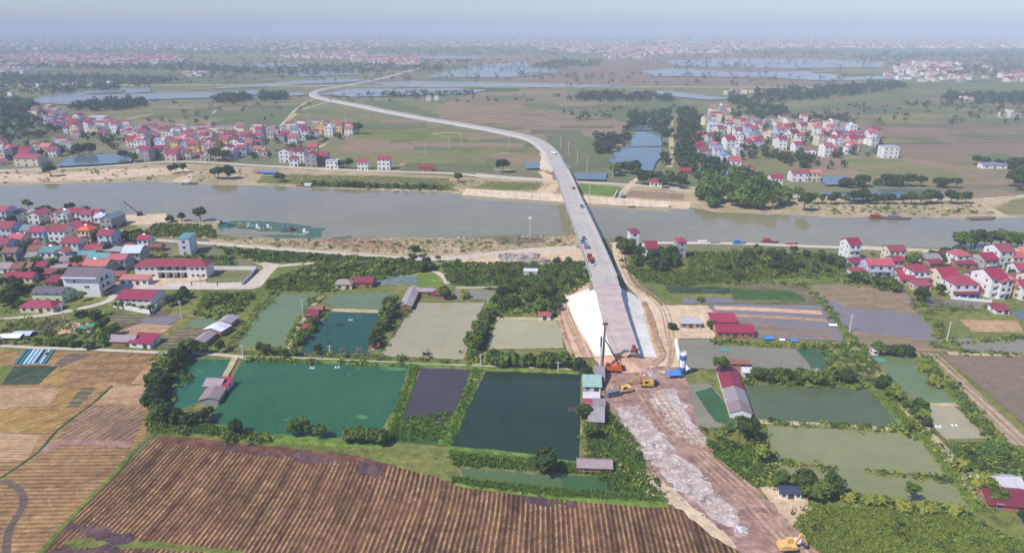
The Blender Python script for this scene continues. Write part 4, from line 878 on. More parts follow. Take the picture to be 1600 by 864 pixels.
# ---- woods and hedges too many to count: one object each stretch
def wood(name, polys, kind_label, cat, seed, mat=L_far):
    rg = np.random.default_rng(seed); out = []
    for pix, n, r0, r1, q in polys:
        pts = scatter_pts(pix, n, seed + n, 0)
        for x, y in pts:
            r = rg.uniform(r0, r1); m = 5; C = rg.normal(size=(m, 3)) * np.array([.45, .45, .28]) * r + np.array([x, y, r * .95])
            out.append(leafquads(C, np.full(m, r * .6), q, r * .2, rg))
    o = link(name, quads_mesh(name, np.concatenate(out), mat)); tag(o, kind_label, cat, None, 'stuff'); return o
wood('far_woods', [
 ([(0, 92), (60, 98), (160, 104), (290, 100), (400, 112), (420, 118), (300, 114), (160, 112), (0, 104)], 420, 5, 9, 18), ([(300, 106), (420, 108), (540, 104), (620, 102), (600, 116), (460, 118), (330, 116)], 300, 5, 9, 18),
 ([(0, 118), (120, 120), (220, 122), (290, 126), (240, 136), (170, 142), (60, 150), (0, 150)], 420, 4, 8, 24), ([(0, 158), (40, 158), (60, 170), (80, 190), (60, 196), (0, 192)], 110, 4, 8, 30),
 ([(600, 108), (660, 104), (700, 106), (740, 108), (680, 112), (610, 112)], 90, 5, 8, 18), ([(825, 106), (860, 98), (940, 96), (935, 106), (860, 110)], 160, 5, 9, 18),
 ([(1010, 76), (1200, 80), (1400, 84), (1600, 80), (1600, 92), (1400, 90), (1200, 88)], 420, 6, 11, 14), ([(1330, 88), (1600, 84), (1600, 104), (1420, 98), (1340, 98)], 300, 6, 10, 14),
 ([(1180, 146), (1300, 138), (1400, 132), (1420, 138), (1320, 152), (1220, 162), (1170, 160)], 300, 4, 8, 28), ([(1500, 104), (1600, 100), (1600, 124), (1500, 120)], 120, 5, 8, 20), ([(1400, 112), (1500, 112), (1500, 118), (1400, 118)], 50, 4, 7, 20),
 ([(1470, 150), (1600, 148), (1600, 166), (1480, 164)], 150, 4, 7, 28), ([(886, 156), (930, 148), (1050, 152), (1050, 160), (890, 160)], 130, 4, 8, 28), ([(330, 158), (340, 154), (390, 151), (395, 158), (340, 162)], 90, 5, 7, 28), ([(406, 151), (444, 149), (448, 157), (408, 158)], 70, 5, 7, 28),
 ([(570, 150), (640, 146), (740, 146), (740, 152), (620, 154)], 80, 3, 6, 24), ([(640, 98), (760, 96), (740, 101), (650, 102)], 60, 5, 8, 16), ([(100, 172), (150, 162), (225, 160), (228, 168), (160, 176)], 120, 4, 8, 30),
 ([(0, 60), (500, 60), (1000, 62), (1600, 60), (1600, 74), (1000, 76), (500, 74), (0, 74)], 2200, 8, 15, 9), ([(0, 74), (700, 76), (1000, 80), (1000, 90), (500, 88), (0, 88)], 1300, 5, 11, 10), ([(0, 84), (300, 90), (520, 98), (900, 92), (900, 108), (600, 112), (300, 112), (0, 110)], 620, 4, 9, 14), ([(900, 86), (1600, 84), (1600, 112), (1300, 112), (1000, 100)], 420, 4, 9, 14), ([(250, 114), (620, 112), (800, 108), (820, 128), (600, 128), (250, 132)], 130, 3, 7, 20), ([(880, 116), (1300, 114), (1400, 128), (1300, 136), (880, 136)], 90, 3, 7, 22), ([(200, 160), (480, 150), (1060, 150), (1060, 160), (700, 164), (500, 160), (430, 190), (220, 205)], 70, 2, 5, 30), ([(870, 176), (1060, 170), (980, 185), (900, 190)], 26, 2, 5, 34), ([(1170, 176), (1600, 150), (1600, 196), (1300, 196)], 110, 2, 5, 34), ([(800, 112), (880, 116), (960, 126), (840, 130)], 40, 4, 7, 18), ([(1040, 100), (1180, 104), (1200, 110), (1060, 112)], 40, 4, 7, 18)],
 'hazy dark woods and tree lines scattered over the far plain', 'woods', 5)
wood('village_trees', [
 ([(40, 178), (110, 185), (200, 205), (540, 200), (545, 215), (440, 245), (420, 252), (225, 250), (100, 215)], 170, 2.5, 4.5, 60), ([(0, 228), (110, 225), (130, 240), (0, 256)], 40, 2.5, 5, 60), ([(0, 196), (80, 198), (100, 214), (0, 220)], 40, 3, 5, 60),
 ([(1085, 185), (1140, 165), (1250, 185), (1370, 212), (1400, 245), (1300, 250), (1200, 240), (1150, 268), (1085, 262)], 150, 2.5, 5, 60), ([(1060, 176), (1085, 176), (1090, 270), (1062, 268)], 110, 4, 7, 70), ([(985, 180), (1048, 176), (1044, 262), (1036, 262), (1034, 212), (1000, 196), (985, 220), (975, 222)], 75, 3, 6, 70),
 ([(930, 216), (980, 218), (970, 236), (940, 250), (928, 245)], 40, 3, 6, 60), ([(1190, 230), (1320, 262), (1270, 268), (1190, 250)], 30, 3, 5, 60), ([(1236, 186), (1320, 182), (1330, 190), (1250, 194)], 50, 3, 5, 40), ([(1140, 150), (1180, 160), (1240, 178), (1200, 186), (1140, 170)], 70, 4, 7, 50), ([(1090, 250), (1150, 268), (1200, 288), (1110, 286)], 34, 4, 6, 60)],
 'dense trees and gardens between the village houses beyond the river', 'trees', 6)
def tufts(name, polys, mat, h, seed, label, cat='weeds'):
    rg = np.random.default_rng(seed); out = []
    for pix, n in polys:
        pts = np.array(scatter_pts(pix, n, seed + n, 0)); n = len(pts); k = 4
        c = np.repeat(pts, k, axis=0) + rg.normal(size=(n * k, 2)) * .35; a = rg.uniform(0, 6.28, n * k); w = h * rg.uniform(.2, .5, n * k); hh = h * rg.uniform(.5, 1.3, n * k)
        dx = np.cos(a) * w; dy = np.sin(a) * w; lx = rg.normal(size=n * k) * h * .35; ly = rg.normal(size=n * k) * h * .35; z0 = np.zeros(n * k)
        out.append(np.stack([np.stack([c[:, 0] - dx, c[:, 1] - dy, z0], 1), np.stack([c[:, 0] + dx, c[:, 1] + dy, z0], 1), np.stack([c[:, 0] + dx * .5 + lx, c[:, 1] + dy * .5 + ly, hh], 1), np.stack([c[:, 0] - dx * .5 + lx, c[:, 1] - dy * .5 + ly, hh], 1)], 1))
    o = link(name, quads_mesh(name, np.concatenate(out), mat)); tag(o, label, cat, None, 'stuff'); return o
tufts('reeds', [([(700, 706), (910, 727), (990, 740), (1040, 776), (960, 768), (930, 742), (712, 728)], 1500), ([(706, 748), (850, 764), (1040, 780), (1040, 786), (850, 776), (710, 756)], 1500), ([(300, 662), (420, 682), (430, 692), (300, 676)], 500), ([(620, 656), (712, 644), (694, 690), (604, 690)], 500),
   ([(645, 572), (655, 574), (612, 690), (600, 688)], 500), ([(740, 578), (752, 580), (704, 696), (694, 696)], 500), ([(920, 640), (960, 650), (1000, 700), (1010, 745), (940, 735), (918, 700)], 1200), ([(1100, 690), (1180, 700), (1200, 745), (1180, 765), (1120, 715)], 900)], L_bank, .9, 31, 'bright green reeds and tall grass on the pond banks', 'reeds')
tufts('weeds', [([(1260, 790), (1500, 805), (1600, 850), (1600, 880), (1290, 880), (1240, 820)], 5000), ([(1180, 664), (1196, 668), (1204, 750), (1190, 750)], 250), ([(1360, 605), (1440, 670), (1510, 760), (1560, 800), (1520, 800), (1440, 690), (1370, 625)], 1400),
   ([(1440, 556), (1600, 715), (1600, 735), (1440, 575)], 900), ([(250, 600), (262, 640), (320, 670), (240, 680), (228, 660)], 700)], L_light, .8, 32, 'mixed green weeds and grass along the lanes and the lower corner', 'weeds')
tufts('scrub', [([(690, 412), (915, 410), (925, 440), (890, 462), (780, 456), (700, 442)], 2600), ([(420, 440), (500, 410), (640, 406), (690, 420), (560, 444), (520, 458), (416, 454)], 1800), ([(1080, 395), (1320, 398), (1330, 432), (1180, 438), (1070, 440)], 2200), ([(975, 420), (1060, 425), (1140, 440), (1060, 450), (1000, 440)], 700), ([(340, 388), (400, 392), (640, 407), (440, 410), (400, 408)], 1200), ([(240, 350), (330, 352), (340, 372), (220, 370)], 700), ([(470, 286), (700, 292), (700, 297), (470, 292)], 700)], L_mid, 1.1, 33, 'low green scrub and creepers on the river slopes', 'scrub')
tufts('dry_grass', [([(330, 374), (500, 374), (700, 373), (905, 370), (912, 384), (760, 394), (640, 400), (480, 390)], 700), ([(420, 272), (700, 280), (860, 288), (850, 296), (700, 290), (430, 284)], 1200)], leafm('dry_stems', (150, 140, 96), (176, 160, 120)), .8, 34, 'dry yellow grass on the sandy river banks', 'grass')

def shrubs(name, polys, seed, label, cat='shrubs', mats=None, r0=.7, r1=1.9, q=34):
    rg = np.random.default_rng(seed); V = []; MI = []; mats = mats or [L_dark, L_mid, L_light, L_yel]; wts = np.array([.22, .38, .28, .12])[:len(mats)]; wts = wts / wts.sum()
    for pix, n in polys:
        for x, y in scatter_pts(pix, n, seed + n, 0):
            r = rg.uniform(r0, r1) * (1.5 if rg.random() < .12 else 1); C = np.array([[x, y, r * .45], [x + rg.normal() * r * .6, y + rg.normal() * r * .6, r * .3]])
            V.append(leafquads(C, np.array([r * .75, r * .6]), q, r * .17, rg)); MI += [int(rg.choice(len(mats), p=wts))] * q
    o = link(name, quads_mesh(name, np.concatenate(V), mats, MI)); tag(o, label, cat, None, 'stuff'); return o
def along(pix, w):
    """outline of a band w pixels wide round a line of the photo"""
    return [(x, y - w / 2) for x, y in pix] + [(x, y + w / 2) for x, y in reversed(pix)]
def band(pix, wx):
    return [(x - wx / 2, y) for x, y in pix] + [(x + wx / 2, y) for x, y in reversed(pix)]
shrubs('bank_shrubs', [
 (along([(250, 672), (330, 678), (420, 690)], 10), 40),
 (band([(916, 640), (916, 700), (918, 730)], 8), 30), (along([(380, 553), (460, 555), (590, 560), (735, 568)], 6), 80), (along([(385, 562), (640, 572)], 3), 50), (band([(500, 462), (480, 490), (462, 520), (450, 550)], 18), 90), (band([(432, 456), (400, 490), (360, 545)], 14), 80),
 (band([(640, 474), (612, 510), (584, 558)], 22), 110), (band([(770, 476), (752, 515), (740, 566)], 22), 130), (along([(1165, 594), (1360, 602)], 14), 160), (along([(1160, 660), (1300, 667), (1424, 676)], 5), 70), (band([(1332, 548), (1368, 582), (1410, 632), (1440, 670), (1500, 742), (1545, 800)], 22), 170),
 (band([(1444, 556), (1500, 622), (1560, 690), (1600, 730)], 16), 150), (along([(1192, 756), (1350, 782), (1524, 804)], 10), 130), (band([(1186, 664), (1192, 700), (1200, 750)], 22), 60), (along([(1216, 723), (1250, 728), (1297, 734)], 4), 26), (along([(1350, 739), (1400, 743), (1482, 752)], 5), 40),
 (band([(1256, 444), (1290, 480), (1330, 530), (1352, 552)], 12), 80), (band([(1434, 466), (1452, 500), (1486, 548)], 18), 90), (along([(1490, 552), (1600, 556)], 5), 40), (band([(1150, 600), (1148, 640), (1160, 664)], 10), 30), (along([(1115, 535), (1245, 542), (1330, 542)], 7), 60), (along([(1420, 480), (1500, 484), (1600, 484)], 8), 50), (along([(1450, 545), (1600, 528)], 5), 40)],
 51, 'low mixed shrubs and weeds along the pond banks')
shrubs('scrubland', [([(690, 412), (915, 412), (925, 440), (880, 456), (780, 456), (700, 442)], 380), ([(415, 442), (500, 412), (640, 408), (690, 420), (560, 444), (520, 458)], 430), ([(760, 498), (765, 465), (790, 450), (870, 454), (884, 475), (874, 497)], 260), ([(1070, 400), (1150, 392), (1320, 400), (1330, 432), (1180, 440), (1070, 440)], 330), ([(1325, 436), (1410, 446), (1400, 458), (1320, 446)], 60),
 ([(965, 392), (1060, 396), (1070, 425), (1000, 432), (972, 420)], 150), ([(330, 384), (400, 392), (640, 408), (440, 412), (400, 412)], 260), ([(240, 350), (330, 352), (340, 372), (220, 370)], 120), ([(470, 286), (700, 292), (715, 299), (620, 297), (470, 292)], 200), ([(0, 268), (280, 260), (400, 266), (400, 286), (280, 284), (0, 287)], 90), ([(1262, 322), (1530, 322), (1530, 338), (1400, 336), (1262, 334)], 110), ([(330, 374), (500, 376), (900, 371), (904, 382), (640, 400), (400, 384)], 150), ([(240, 402), (310, 400), (360, 402), (390, 414), (330, 422), (262, 414)], 160), ([(320, 460), (400, 458), (380, 486), (340, 500), (300, 494)], 200),
 ([(0, 500), (60, 496), (170, 515), (165, 544), (0, 538)], 170), ([(240, 552), (300, 548), (300, 600), (262, 640), (262, 672), (232, 680), (232, 610)], 150), ([(915, 640), (960, 655), (1010, 715), (1040, 765), (960, 765), (922, 735)], 110), ([(1092, 668), (1180, 668), (1200, 750), (1180, 762), (1120, 710)], 80), ([(1240, 800), (1320, 785), (1520, 805), (1590, 850), (1600, 880), (1290, 880)], 60), ([(1040, 440), (1140, 436), (1250, 442), (1250, 448), (1050, 446)], 60), ([(0, 345), (190, 345), (240, 400), (210, 430), (150, 445), (0, 500)], 330), ([(1330, 395), (1600, 395), (1600, 440), (1540, 440), (1400, 440)], 150), ([(1480, 692), (1600, 712), (1600, 748), (1530, 745)], 120), ([(1280, 545), (1320, 545), (1370, 600), (1300, 600)], 90)],
 52, 'thick low scrub, creepers and garden plants covering the rough ground')

shrubs('meadow_weeds', [([(1262, 790), (1320, 785), (1520, 805), (1590, 850), (1600, 880), (1290, 880)], 2600), ([(1264, 784), (1340, 786), (1400, 800), (1320, 812), (1262, 806)], 300), ([(920, 650), (960, 660), (1010, 715), (1036, 765), (960, 765), (922, 735)], 260), ([(1100, 676), (1176, 676), (1196, 745), (1170, 755), (1120, 710)], 240), ([(706, 706), (910, 728), (912, 738), (712, 724)], 260), (along([(250, 668), (330, 676), (430, 692), (600, 702)], 12), 330), (band([(650, 572), (632, 625), (606, 690)], 13), 260), (band([(748, 576), (722, 640), (698, 696)], 10), 200), (along([(700, 712), (800, 722), (912, 734)], 10), 260), (along([(714, 752), (850, 770), (1000, 784), (1040, 784)], 8), 380), ([(618, 657), (655, 660), (697, 661), (714, 641), (716, 650), (690, 674), (616, 672)], 200)], 53, 'low yellow-green weeds and creeping plants in the lower right meadow', 'weeds', [L_bank, L_light, L_yel, L_mid], .22, .6, 14)

shrubs('slope_grass', [([(690, 412), (915, 412), (925, 440), (880, 456), (780, 456), (700, 442)], 700), ([(415, 442), (500, 412), (640, 408), (690, 420), (560, 444), (520, 458)], 600), ([(1070, 396), (1320, 400), (1330, 432), (1180, 440), (1070, 440)], 800), ([(980, 420), (1060, 428), (1140, 440), (1060, 446), (1004, 446)], 240), ([(1436, 486), (1600, 486), (1600, 500), (1500, 500), (1500, 526), (1476, 520)], 160), ([(305, 455), (420, 455), (400, 470), (330, 500), (270, 480)], 200)], 54, 'light yellow-green grass and creepers on the rough slopes', 'grass', [L_bank, L_light, L_yel], .3, .9, 16)
# ------------------------------------------------------------------ houses
WALL = dict(white=plain('wall_white', (226, 224, 220), .8), cream=plain('wall_cream', (216, 204, 178), .8), lavender=plain('wall_lavender', (190, 194, 216), .8), grey=plain('wall_grey', (166, 160, 158), .85, .25), yellow=plain('wall_yellow', (222, 186, 120), .8),
  green=plain('wall_green', (196, 218, 176), .8), pink=plain('wall_pink', (214, 180, 176), .8), brick=plain('wall_brick', (168, 112, 92), .9, .3), blue=plain('wall_blue', (168, 190, 214), .8))
ROOF = dict(crimson=roofm('roof_crimson', (152, 42, 72)), pink=roofm('roof_pink', (176, 82, 92)), red=roofm('roof_red', (150, 50, 54)), maroon=roofm('roof_maroon', (128, 44, 62)), orange=roofm('roof_orange', (210, 100, 66)), salmon=roofm('roof_salmon', (204, 120, 108)), teal=roofm('roof_teal', (92, 142, 142)), aqua=roofm('roof_aqua', (140, 176, 168)),
  grey=roofm('roof_grey', (148, 142, 146), .8), dark=roofm('roof_dark', (92, 90, 104), .7), blue=roofm('roof_blue', (112, 140, 178)), rust=roofm('roof_rust', (140, 92, 78), .8, 2, .4), white=roofm('roof_white', (214, 216, 220), .6), pale=roofm('roof_pale', (180, 192, 208), .6), thatch=roofm('roof_thatch', (150, 138, 122), .9, 5), navy=roofm('roof_navy', (62, 66, 96)))
RN = dict(aqua='pale teal', crimson='crimson', pink='pink', red='red', maroon='maroon', orange='orange', salmon='salmon', teal='teal', grey='grey', dark='dark grey', blue='blue', rust='rusty brown', white='white', pale='pale blue', thatch='thatched', navy='navy')
M_glass = plain('window_glass', (46, 50, 62), 0.25, .2, 1); M_door = plain('door_wood', (92, 66, 58), .6); M_frame = plain('window_frame', (206, 204, 200), .6); M_rail = plain('railing', (214, 212, 210), .6); M_tank = plain('steel_tank', (190, 194, 200), .3, .1, 1, True, .7); M_redtrim = plain('red_trim', (176, 60, 60), .6); M_shade = plain('awning_blue', (60, 80, 150), .6)
WM = {}
def window_mesh(w, h):
    k = (round(w, 1), round(h, 1))
    if k not in WM:
        m = MB(); m.box(-w / 2, w / 2, -.03, .04, 0, h, 0)
        for a, b, c, d in ((-w / 2 - .08, -w / 2, -.06, h + .06), (w / 2, w / 2 + .08, -.06, h + .06)): m.box(a, b, -.07, .04, c, d, 1)
        m.box(-w / 2, w / 2, -.07, .04, -.08, 0, 1); m.box(-w / 2, w / 2, -.07, .04, h, h + .08, 1); m.box(-.03, .03, -.05, .03, 0.001, h - .001, 1)
        WM[k] = m.mesh('window', [M_glass, M_frame])
    return WM[k]
DM = {}
def door_mesh(w, h, m_=None):
    k = (w, h)
    if k not in DM: m = MB(); m.box(-w / 2, w / 2, -.05, .04, 0, h, 0); DM[k] = m.mesh('door', M_door)
    return DM[k]
HOUSES = []
def slab(m, a, b, c, d, t, mi=0):
    """roof plane from its four corners, thickness t"""
    P4 = [Vector(p) for p in (a, b, c, d)]; n = (P4[1] - P4[0]).cross(P4[3] - P4[0]).normalized()
    if n.z < 0: n = -n
    lo = [p - n * t for p in P4]; m.add([*P4, *lo], [(0, 1, 2, 3), (7, 6, 5, 4), (0, 4, 5, 1), (1, 5, 6, 2), (2, 6, 7, 3), (3, 7, 4, 0)], mi)
def roof_part(root, w, d, h, kind, rc, ov=.45, rise=None, name='roof', x0=0, y0=0, wallmat=None):
    m = MB(); t = .14; X = w / 2 + ov; Y = d / 2 + ov
    if kind == 'gable':
        r = rise or d * .24; e = -ov * r / (d / 2)
        slab(m, (x0 - X, y0 - Y, h + e), (x0 + X, y0 - Y, h + e), (x0 + X, y0, h + r), (x0 - X, y0, h + r), t); slab(m, (x0 - X, y0, h + r + .002), (x0 + X, y0, h + r + .002), (x0 + X, y0 + Y, h + e), (x0 - X, y0 + Y, h + e), t)
    elif kind == 'gablef':
        r = rise or w * .25; e = -ov * r / (w / 2)
        slab(m, (x0 - X, y0 - Y, h + e), (x0, y0 - Y, h + r), (x0, y0 + Y, h + r), (x0 - X, y0 + Y, h + e), t); slab(m, (x0, y0 - Y, h + r + .002), (x0 + X, y0 - Y, h + e), (x0 + X, y0 + Y, h + e), (x0, y0 + Y, h + r + .002), t)
    elif kind == 'hip':
        r = rise or min(w, d) * .27; q = min(w, d) / 2 * .9; e = -ov * r / (d / 2); A = (x0 - X, y0 - Y, h + e); B = (x0 + X, y0 - Y, h + e); C = (x0 + X, y0 + Y, h + e); D = (x0 - X, y0 + Y, h + e); r1 = (x0 - w / 2 + q, y0, h + r); r2 = (x0 + w / 2 - q, y0, h + r)
        m.add([A, B, C, D, r1, r2], [(0, 1, 5, 4), (1, 2, 5), (2, 3, 4, 5), (3, 0, 4), (3, 2, 1, 0)])
    elif kind == 'shed':
        r = rise or d * .16; slab(m, (x0 - X, y0 - Y, h + .05), (x0 + X, y0 - Y, h + .05), (x0 + X, y0 + Y, h + r + .05), (x0 - X, y0 + Y, h + r + .05), t)
    else:
        m.box(x0 - w / 2 - .2, x0 + w / 2 + .2, y0 - d / 2 - .2, y0 + d / 2 + .2, h + .002, h + .22)
    return m.build(name, ROOF[rc], root)
def walls_part(root, w, d, h, kind, wc, rise=None, name='wall', z0=-.3, x0=0, y0=0):
    m = MB()
    if kind == 'gable':
        r = (rise or d * .24) - .12; m.prism([(y0 - d / 2, z0), (y0 + d / 2, z0), (y0 + d / 2, h - .1), (y0, h + r), (y0 - d / 2, h - .1)], x0 - w / 2, x0 + w / 2)
    elif kind == 'gablef':
        r = (rise or w * .25) - .12; m.prism([(x0 - w / 2, z0), (x0 + w / 2, z0), (x0 + w / 2, h - .1), (x0, h + r), (x0 - w / 2, h - .1)], y0 - d / 2, y0 + d / 2, 0, 'y')
    elif kind == 'shed':
        r = (rise or d * .16) - .1; m.prism([(y0 - d / 2, z0), (y0 + d / 2, z0), (y0 + d / 2, h + r), (y0 - d / 2, h - .08)], x0 - w / 2, x0 + w / 2)
    else: m.box(x0 - w / 2, x0 + w / 2, y0 - d / 2, y0 + d / 2, z0, h)
    return m.build(name, WALL[wc], root)
def front_windows(root, w, d, st, sh, n, side, bal=False, door=True, full=True):
    for s in range(st):
        z = s * sh + .95
        for i in range(n):
            x = -w / 2 + w * (i + .5) / n
            if s == 0 and door and i == n // 2: link('door', door_mesh(1.6, 2.3), root, (x, -d / 2 - .01, 0)); continue
            if bal and s > 0 and i == n // 2: link('door', door_mesh(1.4, 2.2), root, (x, -d / 2 - .01, s * sh + .08)); continue
            link('window', window_mesh(min(1.5, w / n * .5), 1.4), root, (x, -d / 2 - .01, z))
        for i in range(2 if full else 1):
            y = -d / 2 + d * (i + (.5 if full else 1)) / 2
            o = link('window', window_mesh(1.0, 1.2), root, (side * (w / 2 + .01), y, z)); o.rotation_euler = (0, 0, R(90) * side)
def house(px, py, w, d=None, st=2, roof='gable', rc='crimson', wc='white', rot=0, n=2, bal=False, porch=None, area='', label=None, lod=2, sh=3.3, kind='house', loc=None, tower=False):
    d = d or w * 1.1; p = loc if loc is not None else G(px, py); a = R(rot)
    c = Vector((p.x - math.sin(a) * d / 2, p.y + math.cos(a) * d / 2, 0)) if loc is None else Vector((p.x, p.y, 0))
    r = empty(kind, c, a); h = st * sh - (.2 if st == 1 else 0); side = 1 if c.x < 0 else -1
    wo_ = walls_part(r, w, d, h, roof, wc); roof_part(r, w, d, h, roof, rc)
    if lod: front_windows(r, w, d, int(math.ceil(st)) if st >= 1 else 1, sh, n, side, bal, True, lod > 1)
    if bal and st > 1 and lod:
        for s in range(1, int(st)):
            m = MB(); m.box(-w * .3, w * .3, -d / 2 - 1.1, -d / 2 - .003, s * sh - .15, s * sh); m.build('balcony', M_rail, r)
            m = MB(); m.box(-w * .3, w * .3, -d / 2 - 1.1, -d / 2 - 1.0, s * sh + .002, s * sh + .9)
            for q in (-w * .3, w * .3 - .1): m.box(q, q + .1, -d / 2 - .99, -d / 2 - .004, s * sh + .002, s * sh + .9)
            m.build('railing', M_rail, r)
    if porch:
        m = MB(); slab(m, (-w / 2 - .3, -d / 2 - 2.4, 2.4), (w / 2 + .3, -d / 2 - 2.4, 2.4), (w / 2 + .3, -d / 2 - .02, 3.0), (-w / 2 - .3, -d / 2 - .02, 3.0), .1)
        m.build('porch_roof', ROOF[porch], r); m = MB()
        for q in (-w / 2, 0, w / 2): m.box(q - .08, q + .08, -d / 2 - 2.2, -d / 2 - 2.04, 0, 2.35)
        m.build('porch_post', M_rail, r)
    if lod > 1 and st >= 1:
        for s in range(1, int(st) + 1):
            zc = min(s * sh, h) - .12; m = MB(); m.box(-w / 2 - .06, w / 2 + .06, -d / 2 - .09, -d / 2 - .004, zc - .2, zc); m.box(side * (w / 2 + .004), side * (w / 2 + .09), -d / 2, d / 2, zc - .2, zc); m.build('cornice', M_rail, r)
        if st >= 2 and rnd.random() < .4:
            m = MB(); zt = h + (.3 if roof == 'flat' else .9); m.bar((-w * .3, d * .2, zt + .5), (-w * .3 + 1.5, d * .2, zt + .5), .45, 0, 12); m.build('water_tank', M_tank, r)
    if tower: 
        m = MB(); m.box(-w * .25, w * .1, 0, d * .35, h + .223, h + 2.3); m.build('stair_tower', WALL[wc], r)
    st_w = {1: 'single-storey', 2: 'two-storey', 3: 'three-storey', 4: 'four-storey'}[int(math.ceil(st))]
    rk = dict(gable='roof', gablef='front-gabled roof', hip='hipped roof', flat='flat roof', shed='lean-to roof')[roof]
    wn_ = dict(grey='grey plaster', green='pale green', blue='pale blue', lavender='lavender', brick='brick').get(wc, wc)
    r['_look'] = f'{st_w} {wn_} house with {RN[rc]} {rk}'; r['_area'] = area; r['_xy'] = P((c.x, c.y, 0))
    tag(r, label or r['_look'], 'house' if kind == 'house' else kind.replace('_', ' '), 'houses ' + area if area else None)
    if label: r['_fix'] = 1
    HOUSES.append(r); return r
LV = 'in the left village'
for a in ((3, 353, 9, 10, 3, 'gable', 'crimson', 'lavender'), (8, 373, 9, 12, 2, 'gable', 'crimson', 'lavender'), (21, 350, 7, 10, 2, 'gablef', 'dark', 'white'), (54, 351, 8, 12, 2, 'gablef', 'pink', 'white'), (38, 342, 13, 7, 1, 'gable', 'grey', 'grey'), (50, 340, 12, 7, 1, 'shed', 'grey', 'grey'),
  (88, 349, 6.5, 8, 2, 'gablef', 'orange', 'pink'), (99, 350, 6.5, 9, 2, 'gablef', 'grey', 'white'), (117, 347, 9, 9, 2, 'gable', 'crimson', 'white'), (136, 350, 6.5, 8, 2, 'gable', 'crimson', 'white'), (148, 349, 7, 8, 2, 'gable', 'crimson', 'lavender'),
  (167, 358, 7.5, 15, 2, 'gablef', 'teal', 'grey'), (156, 356, 6, 8, 2, 'gable', 'pale', 'white'), (115, 364, 15, 12, 1, 'hip', 'crimson', 'brick'), (45, 376, 9, 9, 2, 'gable', 'teal', 'white'), (58, 379, 9.5, 10, 2, 'gable', 'crimson', 'blue'), (25, 391, 8, 9, 2, 'gable', 'pink', 'cream'),
  (2, 400, 8, 10, 2, 'gable', 'crimson', 'blue'), (111, 397, 9.5, 9, 2, 'gable', 'crimson', 'white'), (142, 397, 8, 7, 1, 'gable', 'crimson', 'cream'), (225, 391, 6, 7, 2, 'gable', 'crimson', 'white'), (243, 394, 6, 6, 1, 'gable', 'rust', 'brick'), (80, 412, 10, 9, 2, 'gable', 'teal', 'white'), (96, 412, 6, 6, 2, 'gablef', 'salmon', 'white'),
  (128, 407, 13, 7, 1, 'gable', 'teal', 'grey'), (128, 414, 13, 6, 1, 'gable', 'crimson', 'grey'), (105, 417, 9, 8, 1, 'gable', 'grey', 'grey'), (184, 424, 9.5, 8, 2, 'gable', 'pink', 'grey'), (207, 413, 9.5, 11, 2, 'gable', 'pale', 'grey'), (150, 434, 12.5, 9, 2, 'gable', 'salmon', 'grey'), (155, 421, 11, 7, 2, 'gable', 'teal', 'grey'),
  (30, 442, 14, 7, 1, 'gable', 'crimson', 'cream'), (78, 436, 11, 7, 1, 'gable', 'crimson', 'brick'), (84, 450, 9, 7, 1, 'shed', 'crimson', 'brick'), (22, 428, 8, 8, 1, 'gable', 'rust', 'grey'), (17, 412, 7, 7, 2, 'gable', 'rust', 'grey'), (114, 424, 11, 6, 1, 'gable', 'crimson', 'brick'), (3, 428, 8, 8, 1, 'gable', 'grey', 'white'),
  (160, 400, 9, 6, 1, 'shed', 'rust', 'brick'), (177, 401, 9, 6, 1, 'shed', 'grey', 'grey'), (194, 400, 5, 9, 1, 'shed', 'orange', 'brick'), (56, 399, 8, 8, 1, 'gable', 'rust', 'brick'), (44, 410, 8, 8, 1, 'gable', 'grey', 'grey'), (70, 396, 9, 7, 1, 'gable', 'maroon', 'brick'), (36, 426, 8, 7, 1, 'gable', 'rust', 'grey'), (60, 424, 9, 7, 1, 'gable', 'maroon', 'grey'), (46, 388, 8, 6, 1, 'gable', 'pink', 'pink'), (92, 428, 8, 6, 1, 'gable', 'grey', 'grey'), (180, 440, 8, 5, 1, 'shed', 'rust', 'brick'),
  (-14, 370, 9, 10, 2, 'gable', 'crimson', 'white'), (-10, 395, 9, 9, 2, 'gable', 'crimson', 'cream'), (74, 340, 8, 8, 1, 'gable', 'rust', 'grey'), (30, 362, 7, 7, 1, 'gable', 'maroon', 'grey'), (170, 382, 7, 6, 1, 'gable', 'rust', 'brick'), (180, 374, 8, 7, 1, 'gable', 'grey', 'grey'), (150, 384, 8, 6, 1, 'gable', 'maroon', 'cream'), (205, 384, 7, 6, 1, 'gable', 'crimson', 'white')):
    house(a[0], a[1], a[2], a[3], a[4], a[5], a[6], a[7], rot=rnd.uniform(-6, 4), n=3 if a[2] > 8 else 2, bal=a[4] > 1 and rnd.random() < .4, area=LV)
house(92, 386, 10, 10, 3, 'gable', 'crimson', 'white', -4, 3, label='tall white three-storey house with crimson roof beside the orange-roofed yellow one')
oh = house(134, 385, 7.5, 8, 3, 'hip', 'orange', 'yellow', -6, 3, True, label='ornate yellow house with orange hipped roof and balconies')
house(167, 393, 8, 9, 3, 'gable', 'crimson', 'lavender', -4, 2, True, label='lavender house with unfinished balconies behind the pale blue roof')
house(290, 400, 6, 12, 3, 'flat', 'teal', 'white', 6, 1, label='tall narrow white house with teal top standing alone behind the school')
house(76, 474, 14, 8, 1.5, 'gable', 'dark', 'green', -2, 3, label='pale green house with arched windows and dark grey roof')
house(58, 489, 15, 7, 1, 'hip', 'crimson', 'cream', -2, 4, label='low house with crimson hipped roof before the pale green one')
house(210, 446, 14, 5, 1, 'shed', 'salmon', 'white', 0, 4, label='low salmon-roofed gatehouse left of the school gate')
